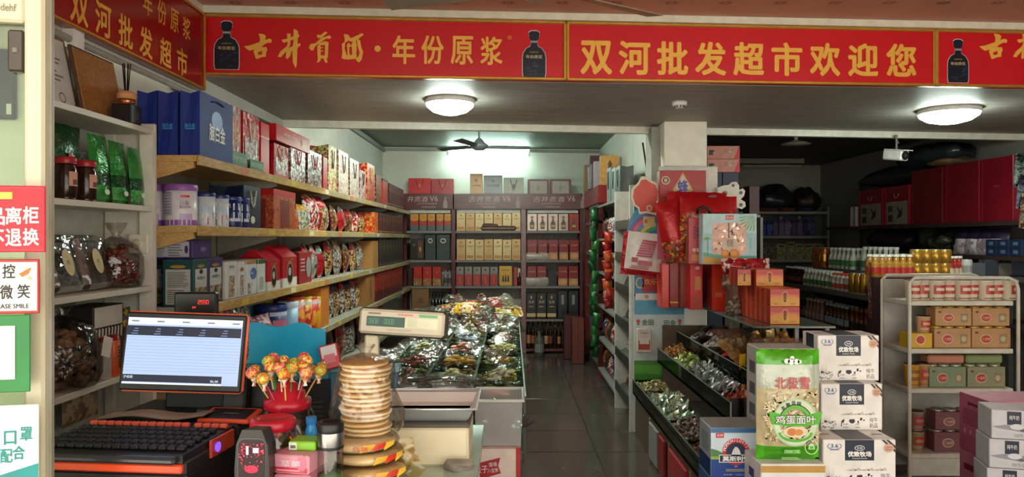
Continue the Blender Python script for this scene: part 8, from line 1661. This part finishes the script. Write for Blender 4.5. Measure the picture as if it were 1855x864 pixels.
for i, (a, b, c) in enumerate(((1690, 1757, '#b5755c'), (1760, 1827, '#7d8a5a'))):
    o = carton('can_pack', ('salmon', 'olive')[i] + ' flat box on the grey green shrink pack', 'pack', xt(b, Y) - xt(a, Y), .1, zt(645, Y) - zt(661, Y), M(c, .4), None, None, .01); put(o, xt((a + b) / 2, Y), Y + .1, zt(661.5, Y))
zr = SZ[3]
for i, (px, z, c) in enumerate(((1658, zr, '#a5906a'), (1658, zr + .126, '#9a8078'), (1676, zr, '#5a6a44'))): o = cup(('lower left beige', 'upper left mauve', 'small green')[i] + ' porridge cup on the lowest rack shelf', None, M(c, .4), PRI, .045, .12); put(o, xt(px, Y + .1), Y + (.09, .09, .17)[i], z + .001)
pack3('lower plum shrink pack on the lowest rack shelf', 1700, 1770, 783, zr, '#7a4a50', M('#9a5a5a', .4), M('#a09a90', .3, .4)); pack3('upper plum shrink pack on the lowest rack shelf', 1702, 1772, 746, zt(782, Y), '#7a4a50', M('#9a5a5a', .4), M('#a09a90', .3, .4))
# hanging snacks left of the rack
strip('snack_strip', 'strip of dark green packets hanging left of the can rack', xt(1622, 5.0), 5.0, zt(545, 5.0), zt(720, 5.0), .13, [G2, G1, M('#1d2a1c', .4)], 5, 21)
strip('snack_strip', 'strip of red and black packets hanging beside the green packets', xt(1605, 5.15), 5.2, zt(620, 5.2), zt(800, 5.2), .11, [FOIL('#6a1c1c', .3, .2), FOIL('#2a1a1a', .3, .2), FOIL('#8a2a30', .3, .2)], 5, 25)
sp = thing('strip_stand', 'dark stand holding hanging snack strips left of the can rack', 'stand', (xt(1620, 5.3), 5.32, 0)); MB().box(-.14, 0, 0, .14, .03, 1.42, M('#3a1f1e', .5)).build('board', sp); MB().tube([(.06, -.3, 1.40), (.06, .02, 1.40)], .008, GREY, 5).tube([(-.03, -.12, 1.1), (-.03, .02, 1.1)], .008, GREY, 5).build('hook', sp); MB().box(-.16, -.12, 0, .16, .12, .03, DGM).build('base', sp)
# ---- right wall shelves with large red gift boxes
rs = thing('wall_shelf', 'dark shelf along the right wall with large red gift boxes', 'shelf', (4.75, 8.2, 0))
def ol(o): o.location = (-4.75, -8.2, 0); return o
for z in (1.86, 1.54, .9): ol(MB().box(4.5, 6.2, z - .04, 4.99, 10.6, z, M('#3a2826', .5)).build('shelf', rs))
for y in (6.3, 7.7, 9.1, 10.5): ol(MB().box(4.95, y, 0, 4.99, y + .04, 2.5, M('#4a4644', .5)).build('upright', rs))
def ry(px): return 4.5 * FPX / (px - 927.5)
RG_ = M('#7d1220', .3, 0, .12, 3)
for i, (a, b, c, h) in enumerate(((1826, 1768, RG_, .60), (1765, 1703, RG_, .60), (1699, 1643, M('#6d1420', .28, 0, .15, 4, .2), .60))):
    ya_, yb_ = ry(a), ry(b); o = carton('gift_box', ('nearest', 'middle', 'farthest plastic wrapped')[i] + ' large dark red gift box on the right wall shelf', 'box', (yb_ - ya_) * .97, .3, h, c, lambda mb, w, d, h: (mb.rect(front(w, d, h), .0, .0, w * .05, h, M('#9a1a2c', .35)), mb.txt(front(w, d, h), w * .5, h * .55, .02, '家纺', M('#b5484a', .4), w=.08))); put(o, 4.7, (ya_ + yb_) / 2, 1.861, -PI / 2)
for i, (a, b) in enumerate(((1640, 1594), (1592, 1548))):
    ya_, yb_ = ry(a), ry(b)
    def dq(mb, w, d, h): f = front(w, d, h); mb.rect(f, w * .08, .01, w * .95, h * .6, M('#8f8578', .4), 1).rect(f, 0, 0, w * .08, h, M('#b52236', .35), 1).rect(f, w * .15, h * .08, w * .35, h * .26, M('#3a3230', .5), 2).rect(f, w * .15, h * .34, w * .35, h * .5, M('#4a403c', .5), 2).poly(f, [(w * .5, h * .15), (w * .6, h * .3), (w * .5, h * .5), (w * .68, h * .35), (w * .75, h * .5), (w * .72, h * .22)], M('#2a2422', .5), 2).tube([f.p(w * .4, h * .8, 4), f.p(w * .45, h * .7, 10), f.p(w * .55, h * .7, 10), f.p(w * .6, h * .8, 4)], .006, M('#8a6a60', .5), 4)
    o = carton('gift_box', ('nearer', 'farther')[i] + ' red and grey printed quilt box on the right wall shelf', 'box', (yb_ - ya_) * .95, .3, .46, M('#86182a', .35), dq); put(o, 4.7, (ya_ + yb_) / 2, 1.861, -PI / 2)
for i in range(2): o = tag(MB().lathe([(.03, 0), (.03, .26)], M('#b5b3ae', .4), 10).build('paper_roll'), ('left', 'right')[i] + ' white roll standing beside the printed quilt boxes', 'roll'); put(o, 4.56, ry(1547) + .05 + .12 * i, 1.861)
o = lump('plastic_bag', 'long dark plastic bag over the printed quilt boxes', 4.7, 9.0, 2.33, .26, .75, .11, BLK2, seed=6); o = lump('plastic_bag', 'dark grey plastic bag heaped under the security camera', 4.72, 8.3, 2.48, .24, .6, .13, M('#2c3236', .25, 0, .3, 8, .5), seed=7)
lump('straw_hat', 'pale straw hat on top of the red gift boxes', 4.7, 7.9, 2.463, .22, .22, .05, M('#6a5238', .6, 0, .1, 20, .3), 'hat', 8)
o = lump('garment_bag', 'olive and black bag lump under the right wall shelf', 4.74, 8.15, 1.541, .2, .32, .14, PAT(['#3a3c2c', '#1c1c1a', '#54543c', '#242422'], 10, .3, 0, .6), seed=9); lump('garment_bag', 'wide black garment bag lump under the right wall shelf', 4.74, 7.6, 1.541, .2, .26, .14, BLK, seed=10); lump('garment_bag', 'far dark brown garment bag under the right wall shelf', 4.74, 9.2, 1.541, .2, .5, .14, M('#241a1a', .5, 0, .2, 10, .4), seed=11)
for i, px in enumerate((1728, 1748, 1770, 1792)):
    o = bag_pouch('tissue_pack', f'{ORD[i]} purple and white tissue pack from the far end, right wall', .26, .27, .12, [(.5, PAT(['#b5a5a8', '#cfc6c6', '#9a7f8a'], 14, .3)), (1, M('#2a2036', .3, 0, .2, 12, .3))], 'purple and white tissue packs', 'pack', seed=800 + i); put(o, 4.56, ry(px), 1.541, -PI / 2); o.rotation_euler = (-.25, 0, -PI / 2)
for i in range(6):
    o = carton('soap_box', f'{("first", "second", "third")[i // 2]} small navy box pair from the far end, {("lower", "upper")[i % 2]} one', 'box', .16, .1, .075, M('#1c2a48', .4), lambda mb, w, d, h: mb.rect(front(w, d, h), w * .3, h * .3, w * .7, h * .7, M('#5a6a8a', .4))); put(o, 4.55, 6.95 - .17 * (i // 2) , 1.541 + .0755 * (i % 2), -PI / 2)
# snack bags hanging at the right edge
for i, (py, c, lb) in enumerate(((318, PAT(['#1f3a34', '#2f5248', '#6a8a7a', '#14241f'], 20, .25, .1, .6), 'topmost dark green foil bag at the right edge'), (357, PAT(['#24384a', '#3a5468', '#7a94a0', '#182430'], 20, .25, .1, .6), 'blue grey foil bag at the right edge'), (392, PAT(['#8a6a3a', '#5a4424', '#c9b58a', '#3a2c1c'], 20, .25, .1, .6), 'gold brown foil bag at the right edge'))):
    o = bag_pouch('snack_bag', lb, .26, .24, .1, [(1, c)], seed=820 + i); put(o, xt(1886, 5.6), 5.6 - .03 * i, zt(py - 4, 5.6)); o.rotation_euler = (0, -PI / 2 + .1, .2)
hk = thing('hook_rail', 'vertical hook rail carrying foil bags at the right edge', 'rail', (xt(1880, 5.7), 5.72, 0)); MB().box(-.02, 0, 0, .02, .03, 2.5, GREY).build('post', hk)
for z in (2.1, 1.95, 1.8): MB().tube([(0, 0, z), (-.04, -.12, z + .01)], .005, SILV, 5).build('hook', hk)
# ---- pink carton and small milk cartons at the right edge
Y = 3.6
def dpk(mb, w, d, h):
    g = leftf(w, d, h); mb.rect(g, .002, .002, d - .002, h - .002, M('#b5607a', .4), 1); DP = M('#7a2a44', .4)
    mb.rect(g, d * .3, h * .82, d * .85, h * .87, DP, 2); mb.lines(g, d * .12, d * .9, h * .48, h * .76, 8, DP, 2, .35, .2)
    for i in range(4): mb.ell(g, d * (.2 + .2 * i), h * .36, .008, .012, M('#d8a0b0', .4), 2)
    mb.lines(g, d * .12, d * .8, h * .2, h * .3, 3, M('#a04a64', .4), 2)
    f = front(w, d, h); mb.rect(f, w * .04, h * .06, w * .96, h * .93, M('#c9849a', .4), 1)
o = carton('gift_carton', 'tall pink carton behind the small milk cartons at the right edge', 'carton', .36, .24, zt(727, Y) - zt(836, Y), M('#cf8aa2', .4), dpk); put(o, xt(1792, Y) + .18, Y + .12, zt(836, Y)); zz_ = zt(836, Y)
o = carton('gift_carton', 'pink and yellow carton under the tall pink carton', 'carton', .36, .24, zz_ - .002, M('#c0788e', .4), lambda mb, w, d, h: (mb.rect(front(w, d, h), .0, .0, w * .1, h - .01, M('#c9a52c', .4)), mb.rect(leftf(w, d, h), .04, h * .85, .14, h * .9, M('#7a2a44', .4)))); put(o, xt(1792, Y) + .18, Y + .12, .001)
def dsm(mb, w, d, h):
    f = front(w, d, h); mb.rect(f, w * .22, h * .5, w * .42, h * .96, NV, 1).txt(f, w * .32, h * .75, h * .16, '纯牛奶', WHITE, w=w * .14, k=2).poly(f, [(0.002, h * .42), (w * .2, h * .5), (w * .35, h * .45), (w * .6, h * .5), (w * .9, h * .38), (w - .002, h * .3), (w * .7, h * .34), (w * .4, h * .28), (w * .1, h * .36)], M('#86868c', .45), 2).ell(f, w * .36, h * .44, w * .1, h * .1, M('#c9c8cc', .45), 3).ell(f, w * .45, h * .32, w * .05, h * .05, M('#5a5a60', .45), 3).txt(f, w * .42, h * .14, h * .13, '纯牛奶', M('#8a8a90', .5), w=w * .2, k=2)
for i in range(4):
    z0 = zt(795 + 53 * i, 3.3); h = 53 * 3.3 / FPX - .002
    o = carton('milk_carton', f'{("topmost", "second", "third", "lowest")[i]} small grey white milk carton beside the pink carton', 'carton', .28, .17, h, M('#bcbcc0', .42), dsm, 'small milk cartons'); put(o, xt(1806 - 4 * i, 3.3) + .14, 3.36, z0, -.25)
o = carton('carton', 'plain carton on the floor beneath the small milk cartons', 'carton', .28, .18, zt(795 + 53 * 3, 3.3) - .002, M('#7a7a7c', .5)); put(o, xt(1795, 3.3) + .14, 3.36, .001, -.25)
